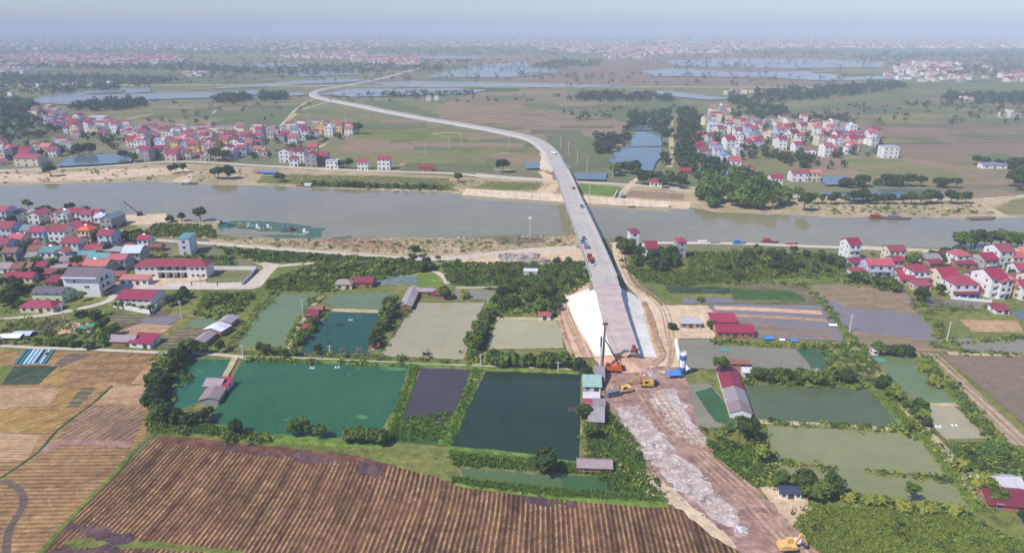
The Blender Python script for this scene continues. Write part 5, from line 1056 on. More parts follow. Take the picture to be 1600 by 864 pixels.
# the big white block
r = empty('apartment_block', G(130, 465) + Vector((0, 7, 0)), R(-3)); tag(r, 'big white three-storey block with dark windows and rear balconies', 'house')
walls_part(r, 17, 12, 10, 'gable', 'white'); roof_part(r, 17, 12, 10, 'gable', 'dark', .2)
for x, z in ((-3, 7.2), (2, 4.5), (3.2, 4.5), (-2.4, 1.3), (1.4, 1.3)): link('window', window_mesh(1.0, 1.2), r, (x, -6.01, z))
for s in (1, 2):
    m = MB(); m.box(8.52, 10, -5, 4, s * 3.3 - .2, s * 3.3); m.build('balcony', M_rail, r); m = MB(); m.box(9.9, 10, -5, 4, s * 3.3 + .002, s * 3.3 + .95); m.build('railing', M_rail, r)
for y in (-3, 1):
    for s in (0, 1, 2): o = link('window', window_mesh(1.5, 1.8), r, (8.51, y, s * 3.3 + .6)); o.rotation_euler = (0, 0, R(90))
m = MB(); slab(m, (8.6, -5, 2.4), (11, -5, 2.1), (11, 5, 2.1), (8.6, 5, 2.4), .1); m.build('porch_roof', ROOF['red'], r)
m = MB(); m.box(-8.5, 8.5, -7.4, -6.02, 9.6, 9.85); m.build('parapet', M_rail, r)
# school
r = empty('school', G(268, 436) + Vector((0, 5, 0)), 0); tag(r, 'long white two-storey school with maroon tiled roof and central open gallery', 'school')
m = MB(); m.box(-18, -7, -4.5, 4.5, -.3, 7); m.box(8.5, 18, -4.5, 4.5, -.3, 7); m.box(-7, 8.5, -2.2, 4.5, -.3, 6.99); m.build('wall', WALL['white'], r)
roof_part(r, 36, 9, 7, 'hip', 'maroon', .7)
m = MB(); m.box(-6.99, 8.49, -4.5, -2.21, 3.3, 3.55); m.build('gallery_floor', M_rail, r); m = MB(); m.box(-6.99, 8.49, -4.5, -4.4, 3.56, 4.5); m.build('railing', M_rail, r)
for x in (-6.8, -2.9, 1, 4.8, 8.2): m = MB(); m.box(x - .18, x + .18, -4.49, -4.2, 0, 6.9); m.build('column', M_rail, r)
for s in (0, 1):
    for x in (-15.5, -12, -9.2, 11, 13.5, 16.3): link('window', window_mesh(1.3, 1.2), r, (x, -4.51, s * 3.4 + 1.2))
    for x in (-5, -1, 3, 6.5): link('door', door_mesh(2.2, 2.3), r, (x, -2.21, s * 3.5 + .05))
# walled hall
r = empty('hall', G(212, 478) + Vector((0, 6, 0)), R(-4)); tag(r, 'white single-storey hall with large crimson roof inside a white compound wall', 'hall')
walls_part(r, 16, 12, 3.6, 'gable', 'white', 2.0); roof_part(r, 16, 12, 3.6, 'gable', 'crimson', .6, 2.0)
for x in (-6, -3, 0, 3, 6): link('window', window_mesh(1.3, .8), r, (x, -6.01, 2.2))
def wall_run(pix, h, t, mat, label, cat='wall', posts=0, name='compound_wall'):
    W = [G(x, y) for x, y in pix]; r = empty(name, W[0]); tag(r, label, cat); m = MB(); o = W[0]
    for a, b in zip(W, W[1:]):
        u = (b - a).normalized(); q = Vector((-u.y, u.x, 0)) * t / 2; A = a - o; B = b - o
        vs = [A - q, B - q, B + q, A + q]; m.add([*[(v.x, v.y, -.2) for v in vs], *[(v.x, v.y, h) for v in vs]], [(3, 2, 1, 0), (4, 5, 6, 7), (0, 1, 5, 4), (1, 2, 6, 5), (2, 3, 7, 6), (3, 0, 4, 7)])
    m.build('panel', mat, r)
    if posts:
        for a, b in zip(W, W[1:]):
            L = (b - a).length; k = max(1, int(L / posts))
            for i in range(k + 1):
                p = a.lerp(b, i / k) - o; m = MB(); m.box(p.x - t * .9, p.x + t * .9, p.y - t * .9, p.y + t * .9, -.2, h + .5); m.build('post', mat, r)
    return r
wall_run([(178, 480), (236, 492), (248, 480), (288, 462)], 2.2, .25, WALL['white'], 'white compound wall round the crimson-roofed hall', posts=8)
wall_run([(262, 447), (300, 447), (340, 447), (377, 446)], 1.6, .2, WALL['white'], 'white school wall with square posts beside the concrete lane', posts=3.8, name='school_wall')
wall_run([(326, 421), (401, 422)], 2.0, .25, WALL['white'], 'white boundary wall behind the school yard')
wall_run([(401, 422), (390, 436), (379, 446)], 1.8, .25, WALL['lavender'], 'bluish boundary wall slanting beside the concrete junction')
wall_run([(186, 445), (205, 446)], 1.6, .2, WALL['white'], 'short white wall left of the school gatehouse')
wall_run([(712, 452), (777, 451), (780, 458)], 1.2, .3, WALL['cream'], 'low pale wall behind the small grey pond', name='low_wall')
wall_run([(1340, 388), (1500, 396)], 1.5, .3, WALL['cream'], 'long pale wall on the dike behind the right village', name='low_wall')
# ---- right village
RV = 'in the right village'
for a in ((1333, 409, 6.5, 10, 3, 'gable', 'crimson', 'white'), (1400, 409, 9, 8, 2, 'gable', 'maroon', 'cream'), (1342, 420, 8, 6, 1, 'shed', 'crimson', 'white'), (1342, 434, 8, 5, 1, 'shed', 'crimson', 'white'), (1374, 433, 13, 9, 2, 'gable', 'pink', 'lavender'), (1402, 426, 6, 7, 2, 'gable', 'crimson', 'grey'), (1412, 437, 6, 7, 1, 'gable', 'crimson', 'grey'), (1418, 446, 7, 6, 1, 'gable', 'crimson', 'pink'),
  (1458, 414, 9, 9, 1, 'gable', 'grey', 'white'), (1475, 409, 9, 8, 1, 'gable', 'crimson', 'cream'), (1503, 417, 8, 8, 2, 'hip', 'pink', 'white'), (1512, 421, 12, 6, 1, 'shed', 'maroon', 'brick'), (1462, 420, 7, 6, 1, 'gable', 'maroon', 'brick'), (1536, 463, 8, 6, 1, 'gable', 'maroon', 'grey'), (1546, 424, 8, 10, 2, 'gable', 'crimson', 'grey'), (1568, 420, 8, 11, 3, 'gable', 'crimson', 'white'), (1588, 420, 6, 8, 2, 'gable', 'pink', 'cream'),
  (1580, 464, 5.5, 10, 2, 'gablef', 'crimson', 'green'), (1591, 466, 5.5, 9, 2, 'gablef', 'salmon', 'yellow'), (1604, 470, 6, 10, 2, 'gable', 'crimson', 'white'), (1443, 455, 8, 5, 1, 'shed', 'crimson', 'pink'), (1428, 430, 6, 6, 1, 'gable', 'rust', 'brick'), (1600, 440, 8, 9, 2, 'gable', 'crimson', 'white'), (1526, 440, 6, 6, 1, 'gable', 'maroon', 'grey'), (1582, 444, 7, 7, 1, 'gable', 'rust', 'brick'), (1606, 412, 8, 8, 2, 'gable', 'salmon', 'yellow'), (1620, 455, 8, 9, 2, 'gable', 'crimson', 'cream')):
    house(a[0], a[1], a[2], a[3], a[4], a[5], a[6], a[7], rot=rnd.uniform(-4, 12), n=3 if a[2] > 8 else 2, bal=a[4] > 1 and rnd.random() < .4, area=RV)
house(1438, 443, 9, 9, 2, 'hip', 'crimson', 'white', 3, 3, True, 'maroon', label='white villa with crimson hipped roof, balcony and low crimson porch')
house(1482, 450, 9, 11, 2, 'gable', 'crimson', 'cream', 6, 3, True, label='cream house with yellow arch front left of the hip-roofed villa')
hv = house(1507, 464, 12, 10, 2, 'hip', 'crimson', 'white', 2, 3, False, 'maroon', label='large white villa with crimson hipped roof and full-width maroon porch')
m = MB(); m.box(-6, 6, -7.05, -7.0, .9, 1.9); m.build('awning', M_shade, hv)
house(1556, 466, 8, 13, 3, 'gable', 'crimson', 'white', 8, 2, True, label='tall white house with crimson roof left of the pale green one')
house(1568, 468, 6, 10, 2.6, 'gablef', 'pink', 'white', 8, 2, True, label='white gabled house joined to the pale green house')
wall_run([(1486, 468), (1548, 474)], 1.6, .25, WALL['white'], 'white wall before the maroon-porched villa', posts=3, name='garden_wall')
# near the bridge
BR = 'right of the bridge'
house(991, 389, 5, 8, 3, 'hip', 'crimson', 'white', 4, 1, label='slim white tower house with crimson hipped roof nearest the bridge')
house(1018, 406, 6.5, 11, 2, 'gable', 'maroon', 'white', 3, 2, True, label='white house with maroon roof between two wooded plots')
house(1030, 404, 5, 8, 1, 'shed', 'grey', 'white', 3, 2, label='low grey lean-to against the maroon-roofed house')
house(1064, 404, 5, 7, 3, 'hip', 'crimson', 'grey', 4, 1, label='slim grey tower house with crimson roof above the orange earth slope')
house(537, 453, 8, 6, 1, 'hip', 'thatch', 'cream', 0, 2, kind='hut', label='small hut with pale thatched roof beside the red-roofed hut')
house(567, 450, 9, 7, 1, 'gable', 'maroon', 'brick', -3, 2, kind='hut', label='red-roofed hut on the bank of the small pond')
house(829, 431, 7, 4.5, .7, 'flat', 'white', 'cream', -3, 1, kind='pump_house', label='small cream concrete pump house in the scrub left of the bridge')
house(851, 501, 5, 3, 1, 'shed', 'pink', 'white', 0, 1, kind='hut', sh=2.6, label='little pink-roofed hut at the head of the yellow pond')
house(1079, 514, 8.5, 4, 1, 'shed', 'white', 'grey', -2, 3, kind='shed', sh=2.8, label='white-roofed shed on the pale sand by the magenta barn')
house(1131, 513, 10.5, 7, 1, 'shed', 'crimson', 'grey', -2, 3, kind='barn', sh=3.2, label='upper crimson lean-to barn on the sand yard')
house(1148, 529, 15, 8, 1, 'gable', 'crimson', 'brick', -4, 5, kind='barn', sh=3.2, label='wide open crimson barn on the edge of the grey pond')
# long crimson barn
def longshed(A, B, w, h, segs, label, rise=1.3, wc='white', kind='barn'):
    a = G(*A); b = G(*B); L = (b - a).length; ang = math.atan2((b - a).y, (b - a).x); r = empty(kind, a, ang); tag(r, label, kind.replace('_', ' ')); x = 0
    walls_part(r, L - .6, w, h, 'gable', wc, rise, x0=L / 2); 
    for f, rc in segs:
        X = L * f; m = MB(); ov = .5; e = -ov * rise / (w / 2)
        slab(m, (x + .02, -w / 2 - ov, h + e), (X - .02, -w / 2 - ov, h + e), (X - .02, 0, h + rise), (x + .02, 0, h + rise), .1); slab(m, (x + .02, 0, h + rise), (X - .02, 0, h + rise), (X - .02, w / 2 + ov, h + e), (x + .02, w / 2 + ov, h + e), .1)
        m.build('roof', ROOF[rc], r); x = X
    n = int(L / 4)
    for i in range(n):
        for s in (-1, 1): o = link('window', window_mesh(1.6, .9), r, (L * (i + .5) / n, s * (w / 2 + .01), h * .45)); o.rotation_euler = (0, 0, 0 if s < 0 else math.pi)
    return r
longshed((1157, 656), (1134, 584), 6.6, 2.6, [(.2, 'grey'), (.5, 'grey'), (1, 'crimson')], 'long barn with crimson back half and grey front half between two ponds')
longshed((634, 486), (648, 456), 5, 2.4, [(.5, 'grey'), (1, 'grey')], 'long grey shed along the left side of the tan pond', 1.0, 'brick', 'shed')
longshed((310, 543), (330, 527), 5, 2.4, [(1, 'grey')], 'lowest grey shed of the slanting row by the grey-green pond', 1.0, 'brick', 'shed')
longshed((332, 526), (350, 515), 8, 2.8, [(.5, 'white'), (1, 'white')], 'middle white-roofed shed of the slanting row by the grey-green pond', 1.0, 'brick', 'shed')
longshed((350, 513), (364, 502), 6, 2.6, [(1, 'grey')], 'upper grey shed of the slanting row by the grey-green pond', 1.0, 'brick', 'shed')
longshed((327, 634), (340, 614), 6, 2.3, [(1, 'grey')], 'grey-roofed shed at the foot of the pond bund', .9, 'grey', 'shed').location.z = 0
for a in ((190, 541, 10, 6, 'grey', 'grey shed joined to the crimson shed by the lane'), (219, 544, 9, 7, 'crimson', 'crimson-roofed shed beside the earth lane'), (332, 612, 6, 6, 'grey', 'grey-roofed hut between the teal and green ponds'), (347, 612, 4, 5, 'crimson', 'tiny crimson-roofed hut beside the grey hut on the ponds'),
  (487, 500, 5, 6, 'maroon', 'patched maroon hut on the bund by the palm'), (494, 492, 5, 5, 'rust', 'rusty hut behind the patched maroon one'), (478, 520, 2.6, 3, 'crimson', 'tiny crimson shelter on the narrow bund'), (664, 462, 9, 4, 'grey', 'low grey shed across the head of the tan pond'), (690, 467, 8, 4, 'maroon', 'low maroon shed beside the round tree at the tan pond'),
  (586, 548, 2.6, 2.4, 'red', 'tiny red shelter at the foot of the pond hedge'), (925, 612, 6, 9, 'aqua', 'pondside shed with pale teal rounded roof'), (936, 602, 3.2, 11, 'grey', 'narrow grey shed beside the teal-roofed one'), (924, 632, 5, 5, 'white', 'pale shed between teal roof and crimson roof'), (922, 640, 4, 2.4, 'crimson', 'small crimson lean-to in the row by the deep pond'), (936, 642, 3.4, 4.5, 'grey', 'small grey hut at the edge of the red mud'),
  (931, 667, 4.5, 10, 'grey', 'grey shed with white sheets at the middle of the pondside row'), (929, 740, 9.5, 4.2, 'grey', 'pinkish grey shed alone at the pond corner'), (1372, 556, 4, 3, 'white', 'white-roofed pavilion above the grey-green pond'), (1412, 556, 3.6, 3, 'red', 'small red hut right of the white pavilion'), (1174, 590, 6, 4, 'white', 'white shed beside the crimson barn'), (1154, 576, 7, 3, 'rust', 'rusty low shed by the tall thin tree'),
  (1566, 492, 6, 6, 'crimson', 'crimson pavilion at the edge of the blue pond'), (1567, 775, 11, 7, 'white', 'white and rusty farm roof at the right edge'), (1578, 800, 11, 8, 'maroon', 'maroon farm roof at the lower right edge'), (1465, 655, 0, 0, '', '')):
    if a[2]: house(a[0], a[1], a[2], a[3], 1, 'gable' if a[4] != 'crimson' else 'shed', a[4], 'brick' if a[4] in ('grey', 'maroon', 'rust') else 'white', rnd.uniform(-8, 3), 2, label=a[5], lod=1, sh=2.5, kind='hut' if a[2] < 5 else 'shed')
cb = house(1235, 781, 5.6, 3.2, 1, 'gable', 'navy', 'white', -3, 3, label='white site cabin with navy roof at the pale sand patch', sh=2.7, kind='site_cabin')
# ---- beyond the river
FV = 'across the river on the left'; FR = 'across the river on the right'
RC = ['crimson'] * 6 + ['pink'] * 4 + ['red', 'salmon', 'maroon', 'grey', 'blue', 'pale']; WC = ['white'] * 6 + ['cream', 'cream', 'lavender', 'grey', 'pink', 'yellow', 'blue']
EXTRA = []
def village(pix, n, area, mind, seed, lo=.9, hi=1.25, base_rot=0, keep=99):
    r2 = random.Random(seed); Q = sorted(scatter_pts(pix, n, seed, mind), key=lambda q: q[1])
    EXTRA.extend(Q[keep:])
    for x, y in Q[:keep]:
        if any((x - h_.location.x) ** 2 + (y - h_.location.y) ** 2 < (mind * .85) ** 2 for h_ in HOUSES): continue
        k = r2.uniform(lo, hi); rf = r2.choice(['gable', 'gable', 'gable', 'gablef', 'hip', 'flat']); rc = r2.choice(RC)
        if rf == 'flat': rc = r2.choice(['pale', 'grey', 'white', 'crimson'])
        st = r2.choice([1, 2, 2, 3, 3]) if rf != 'hip' else 2
        house(0, 0, 8.2 * k, 10.5 * k, st, rf, rc, r2.choice(WC), rot=base_rot + r2.choice([0, 0, 90]) * 0 + r2.uniform(-14, 14), n=2, area=area, lod=1, loc=Vector((x, y, 0)), sh=3.7, tower=rf == 'flat')
village([(196, 208), (300, 204), (420, 202), (440, 214), (400, 228), (420, 246), (330, 250), (230, 252), (215, 235), (190, 222)], 104, FV, 12.5, 41, keep=66)
village([(440, 202), (545, 198), (548, 210), (480, 218), (450, 226), (430, 214)], 28, FV, 14, 42, keep=16)
village([(45, 180), (78, 170), (105, 188), (140, 196), (160, 206), (130, 218), (98, 206), (68, 192)], 38, FV, 14, 43, 1, 1.3, keep=20)
village([(140, 196), (205, 198), (205, 214), (160, 212)], 14, FV, 15, 44, keep=6)
village([(0, 236), (60, 228), (108, 224), (116, 236), (68, 256), (0, 260)], 14, FV, 20, 45, keep=10)
village([(438, 246), (500, 244), (512, 258), (450, 262)], 10, FV, 15, 46, keep=8)
village([(1088, 210), (1110, 180), (1135, 168), (1142, 190), (1180, 196), (1190, 230), (1150, 244), (1140, 264), (1098, 250), (1082, 232)], 52, FR, 14, 47, keep=36)
village([(1190, 190), (1260, 188), (1340, 208), (1370, 218), (1350, 242), (1300, 246), (1230, 236), (1186, 226)], 50, FR, 15, 48, keep=34)
village([(1130, 270), (1170, 268), (1190, 276), (1150, 280)], 5, FR, 14, 49)
for a in ((1391, 248, 15, 12, 3, 'pale', 'white', 'large white three-storey villa standing at the right end beyond the river'), (1334, 226, 24, 9, 2, 'crimson', 'cream', 'long cream school with crimson roof in the village beyond the river'), (1212, 300, 9, 9, 3, 'crimson', 'white', 'slim white house with crimson roof among riverside trees'), (1250, 284, 15, 9, 2, 'crimson', 'white', 'white pair-fronted house with crimson roof left of the far pond'), (1272, 284, 10, 9, 2, 'salmon', 'cream', 'cream house with salmon roof beside the far pond'),
   (567, 266, 9, 9, 2, 'crimson', 'white', 'white house with crimson roof alone by the far dike road'), (600, 266, 11, 10, 2.6, 'crimson', 'white', 'taller white and crimson house right of its lone neighbour on the dike'), (665, 268, 12, 8, 1, 'red', 'brick', 'low red pavilion beside the far dike road'), (519, 264, 11, 9, 2, 'pale', 'white', 'white flat-fronted house beside dark trees on the dike'), (1554, 264, 22, 8, 1, 'blue', 'white', 'long blue-roofed shed among dark trees across the river'),
   (1025, 291, 9, 7, 1, 'crimson', 'white', 'small white and crimson booth on the far dike road'), (1071, 273, 9, 8, 1, 'red', 'brick', 'small red-roofed house below the far wood'), (42, 260, 22, 12, 2, 'crimson', 'cream', 'wide cream building with crimson roof left of the village pond'), (150, 192, 24, 14, 2, 'white', 'white', 'large white flat-topped building in the far left village')):
    house(a[0], a[1], a[2], a[3], a[4], 'flat' if a[5] in ('pale', 'white') else 'gable', a[5], a[6], 0, 3, label=a[7], lod=1, sh=3.7)
for a in ((1575, 184, 12), (1586, 186, 14), (1566, 184, 10), (1504, 158, 14), (1512, 160, 12), (1113, 176, 12), (1134, 148, 12), (1146, 146, 14), (1162, 148, 12), (1175, 146, 12), (18, 150, 16), (105, 138, 12), (42, 136, 12), (62, 138, 12), (118, 136, 12), (172, 134, 12), (670, 158, 14), (682, 157, 12)):
    q_ = G(a[0], a[1]); EXTRA.append((q_.x, q_.y))
# towns too far to count
def town(name, polys, label, seed):
    rg = np.random.default_rng(seed); V = []; MI = []
    for pix, n, s0, s1, h0, h1 in polys:
        for x, y in (pix if n < 0 else scatter_pts(pix, n, seed + n, s0 * 1.1)):
            w = rg.uniform(s0, s1) / 2; d = w * rg.uniform(.7, 1.2); h = rg.uniform(h0, h1); a = rg.uniform(-.3, .3); ca, sa = math.cos(a), math.sin(a); rise = w * .45
            def T(u, v, z): return (x + ca * u - sa * v, y + sa * u + ca * v, z)
            c = [T(-w, -d, 0), T(w, -d, 0), T(w, d, 0), T(-w, d, 0)]; t = [T(-w, -d, h), T(w, -d, h), T(w, d, h), T(-w, d, h)]; r1 = T(-w, 0, h + rise); r2 = T(w, 0, h + rise)
            wi = int(rg.choice([0, 0, 0, 1, 1, 2])); ri = int(rg.choice([3, 3, 4, 4, 5, 6, 6]))
            for q in range(4): V.append([c[q], c[(q + 1) % 4], t[(q + 1) % 4], t[q]]); MI.append(wi)
            V.append([t[0], t[1], r2, r1]); V.append([t[2], t[3], r1, r2]); MI += [ri, ri]
            V.append([t[1], t[2], r2, r2]); V.append([t[3], t[0], r1, r1]); MI += [wi, wi]
    V = np.array(V); 
    # triangles written as quads: move the doubled corner a hair so the faces stay valid
    V[:, 3, 2] += 0.02 * (np.abs(V[:, 3] - V[:, 2]).sum(1) < 1e-6)
    o = link(name, quads_mesh(name, V, [WALL['white'], WALL['cream'], WALL['grey'], ROOF['salmon' if name == 'far_town' else 'crimson'], ROOF['maroon'], ROOF['grey'], ROOF['thatch']], MI)); tag(o, label, 'town', None, 'stuff')
town('far_town', [([(0, 90), (60, 86), (180, 88), (290, 90), (290, 98), (180, 104), (90, 104), (0, 104)], 620, 12, 20, 5, 11), ([(0, 108), (60, 106), (40, 116), (0, 120)], 50, 10, 16, 4, 9), ([(290, 116), (325, 114), (322, 121), (292, 121)], 12, 10, 14, 5, 8),
  ([(440, 84), (570, 80), (575, 92), (480, 92), (440, 90)], 160, 12, 20, 5, 10), ([(550, 92), (660, 92), (660, 102), (600, 102), (550, 98)], 130, 12, 18, 5, 10), ([(840, 72), (1000, 70), (1200, 72), (1200, 80), (1010, 88), (900, 84), (840, 78)], 520, 14, 24, 5, 12),
  ([(940, 86), (1020, 86), (1010, 92), (950, 92)], 50, 12, 18, 5, 9), ([(1398, 108), (1420, 100), (1500, 100), (1500, 110), (1460, 120), (1400, 114)], 80, 12, 19, 6, 10), ([(1560, 118), (1600, 116), (1600, 130), (1566, 128)], 24, 11, 17, 5, 9), ([(1536, 108), (1560, 108), (1550, 112)], 6, 11, 17, 5, 9),
  ([(1380, 118), (1560, 122), (1500, 130), (1400, 128)], 22, 10, 16, 4, 8), ([(0, 54), (500, 54), (1000, 54), (1600, 54), (1600, 62), (1000, 63), (500, 63), (0, 62)], 1500, 22, 50, 8, 20), ([(0, 63), (500, 63), (1000, 63), (1600, 62), (1600, 76), (1200, 76), (800, 72), (400, 80), (0, 78)], 1600, 15, 30, 6, 13), ([(1000, 64), (1350, 60), (1600, 66), (1600, 76), (1200, 76)], 420, 16, 34, 6, 14), ([(640, 60), (850, 58), (860, 70), (700, 72)], 260, 16, 30, 6, 14)],
  'hazy distant towns of red and white houses along the horizon', 71)

town('village_backrow', [(EXTRA, -1, 8, 11, 5, 10.5)], 'back rows of small red-roofed white houses in the villages beyond the river', 77)
# ------------------------------------------------------------------ machines, vehicles, poles, boats
C_yel = plain('machine_yellow', (206, 164, 66), .5); C_tan = plain('machine_ochre', (222, 180, 110), .55); C_or = plain('machine_orange', (200, 96, 52), .5); C_steel = plain('dark_steel', (64, 60, 62), .6); C_mast = plain('mast_maroon', (104, 70, 74), .6); C_blue = plain('paint_blue', (62, 110, 176), .5)
C_wh = plain('paint_white', (226, 228, 228), .5); C_redp = plain('paint_red', (160, 66, 52), .5); C_rub = plain('rubber', (36, 36, 38), .9); C_tarp = plain('blue_tarp', (70, 130, 200), .6); C_grn = plain('paint_green', (120, 140, 120), .7); C_conc = plain('pole_concrete', (206, 202, 196), .8); C_grey = plain('paint_grey', (120, 124, 132), .5); C_wood = plain('boat_wood', (110, 96, 84), .8); C_net = plain('green_net', (70, 150, 132), .8); C_cyan = plain('cyan_film', (176, 208, 216), .4); C_tealf = plain('teal_film', (50, 124, 128), .5); C_orf = plain('orange_film', (214, 120, 84), .6); C_silt = plain('silt', (110, 80, 90), .8)
def excavator(px, py, rz, mat, label, reach=1.0, s=1.0, z=0):
    r = empty('excavator', G(px, py) + Vector((0, 0, z)), R(rz), s); tag(r, label, 'excavator')
    for y in (-1.25, 1.25):
        m = MB(); pr = [(-2.0, .25), (-1.7, 0), (1.7, 0), (2.0, .25), (2.1, .55), (1.8, .9), (-1.8, .9), (-2.1, .55)]; m.prism(pr, y - .3, y + .3, 0, 'y'); m.build('track', C_rub, r)
    m = MB(); m.box(-.7, .7, -.95, .95, .45, 1.0); m.build('undercarriage', C_steel, r)
    m = MB(); m.box(-2.3, 1.5, -1.3, 1.3, 1.02, 1.6); m.box(-2.3, -.6, -1.3, 1.3, 1.601, 2.3); m.box(-.59, 1.2, -1.3, -.3, 1.601, 1.9); m.build('body', mat, r)
    m = MB(); m.prism([(-2.9, 1.1), (-2.32, 1.02), (-2.32, 2.2), (-2.8, 2.1)], -1.25, 1.25, 0, 'y'); m.build('counterweight', C_steel if mat is C_yel else mat, r)
    m = MB(); m.prism([(-.55, 1.61), (1.35, 1.61), (1.25, 2.5), (.9, 3.0), (-.55, 3.0)], .3, 1.25, 0, 'y'); cb_ = m.build('cab', mat, r)
    m = MB(); m.box(-.4, .9, 1.252, 1.28, 1.95, 2.8); m.build('window', M_glass, cb_)
    e = Vector((4.6 * reach, 0, 3.8)); k = Vector((2.6, 0, 4.6)); t = Vector((5.9 * reach, 0, 1.2)); b0_ = Vector((1.2, 0, 1.7))
    m = MB(); m.beam(b0_, k, .42, .6); m.beam(k - Vector((.1, 0, .05)), e, .36, .5); m.build('boom', mat, r)
    m = MB(); m.beam(e + Vector((-.5, 0, .4)), t, .3, .42); m.build('stick', mat, r)
    m = MB(); m.prism([(t.x - .1, 1.4), (t.x + .45, 1.1), (t.x + .3, .3), (t.x - .7, .1), (t.x - .9, .5), (t.x - .4, .9)], -.55, .55, 0, 'y'); m.build('bucket', C_steel, r)
    m = MB(); m.bar((1.5, .45, 1.5), (2.5, .3, 3.7), .1); m.bar((2.9, 0, 4.9), (4.2 * reach, 0, 4.4), .1); m.build('hydraulic_ram', C_steel, r)
    return r
excavator(1233, 859, 6, C_tan, 'yellow excavator working at the bottom edge beside a white bag', .75)
excavator(1010, 604, 176, C_yel, 'bright yellow excavator with arched arm left of the blue tarpaulin')
excavator(975, 613, 196, C_tan, 'ochre excavator with outstretched arm on the red mud', 1.15)
# piling rig
r = empty('piling_rig', G(957, 580), R(-8), .82); tag(r, 'orange crawler piling rig with a very tall leader mast at the embankment foot', 'piling rig')
for y in (-2, 2): m = MB(); m.prism([(-4, .3), (-3.6, 0), (3.6, 0), (4, .3), (4, .8), (3.6, 1.1), (-3.6, 1.1), (-4, .8)], y - .45, y + .45, 0, 'y'); m.build('track', C_rub, r)
m = MB(); m.box(-4.2, 4.2, -1.5, 1.5, 1.12, 1.9); m.box(-3.2, 4, -1.4, 1.4, 1.902, 3.0); m.box(1.4, 3.9, -1.3, 1.3, 3.002, 3.9); m.build('body', C_or, r)
m = MB(); m.box(-3, -1.5, -1.45, -.2, 3.003, 4.6); cb_ = m.build('cab', C_or, r); m = MB(); m.box(-2.9, -1.6, -1.49, -1.452, 3.5, 4.4); m.build('window', M_glass, cb_)
m = MB()
for x, y in ((-5.1, -.45), (-4.3, -.45), (-5.1, .45), (-4.3, .45)): m.bar((x, y, .3), (x + .5, y, 23), .13, 0, 5)
for i in range(20):
    z = 1 + i * 1.1; q = z / 23 * .5
    m.bar((-5.1 + q, -.45, z), (-4.3 + q, -.45, z + 1.1), .07, 0, 4); m.bar((-5.1 + q, .45, z), (-5.1 + q, -.45, z + 1.1), .07, 0, 4); m.bar((-4.3 + q, .45, z), (-4.3 + q, -.45, z + 1.1), .07, 0, 4)
m.box(-4.75, -4.2, -.2, .2, .3, 22.9); m.build('leader_mast', C_mast, r)
m = MB(); m.box(-5.4, -3.0, -.5, .5, 23.002, 23.6); m.box(-5.6, -5.1, -.6, .6, 22.7, 23.0); m.build('crown_sheave', C_mast, r)
m = MB(); m.box(-6.1, -5.25, -.5, .5, 12, 16.2); m.cyl(-5.7, 0, 16.2, 17, .35); m.build('hammer', C_blue, r)
m = MB(); m.cyl(-5.7, 0, .2, 11.98, .42, 0, 10); m.build('pile', C_wh, r)
m = MB(); m.bar((3, -.8, 3.2), (-3.9, -.3, 15.5), .22); m.bar((3, .8, 3.2), (-3.9, .3, 15.5), .22); m.build('brace', C_mast, r)
m = MB(); m.bar((4.5, 0, 3.1), (-3.6, 0, 23), .05, 0, 4); m.build('cable', C_steel, r)
m = MB(); m.box(4.22, 5.4, -1.3, 1.3, 1.2, 2.6); m.build('winch', C_steel, r)
# cement silo
r = empty('cement_silo', G(1065, 586), 0, .78); tag(r, 'upright blue and white banded cement silo at the haul track edge', 'silo')
bands = [(3.0, 4.6, C_blue), (4.6, 8.2, C_wh), (8.2, 10.6, C_blue), (10.6, 11.2, C_wh)]
for a, b, mt in bands: m = MB(); m.cyl(0, 0, a + .003, b, 1.55, 0, 24); m.build('tank_band', mt, r)
m = MB(); m.bar((0, 0, 1.0), (0, 0, 3.0), .35, 0, 20, 1.5); m.build('cone', C_blue, r)
for i in range(4): a = R(45 + 90 * i); m = MB(); m.bar((1.45 * math.cos(a), 1.45 * math.sin(a), 0), (1.4 * math.cos(a), 1.4 * math.sin(a), 3.4), .12); m.build('leg', C_blue, r)
m = MB(); m.cyl(0, 0, 11.21, 11.9, .4); m.box(.3, 1.0, -.3, .3, 11.21, 12.2); m.build('dust_filter', C_wh, r)
m = MB()
for i in range(12): a = R(30 * i); b = R(30 * i + 30); m.bar((1.5 * math.cos(a), 1.5 * math.sin(a), 12.1), (1.5 * math.cos(b), 1.5 * math.sin(b), 12.1), .04, 0, 4); m.bar((1.5 * math.cos(a), 1.5 * math.sin(a), 11.2), (1.5 * math.cos(a), 1.5 * math.sin(a), 12.1), .04, 0, 4)
m.build('railing', C_wh, r); m = MB()
for y in (-.22, .22): m.bar((-1.7, y, 0), (-1.7, y, 12), .05, 0, 4)
for i in range(26): m.bar((-1.7, -.22, .4 + i * .44), (-1.7, .22, .4 + i * .44), .03, 0, 4)
m.build('ladder', C_steel, r)
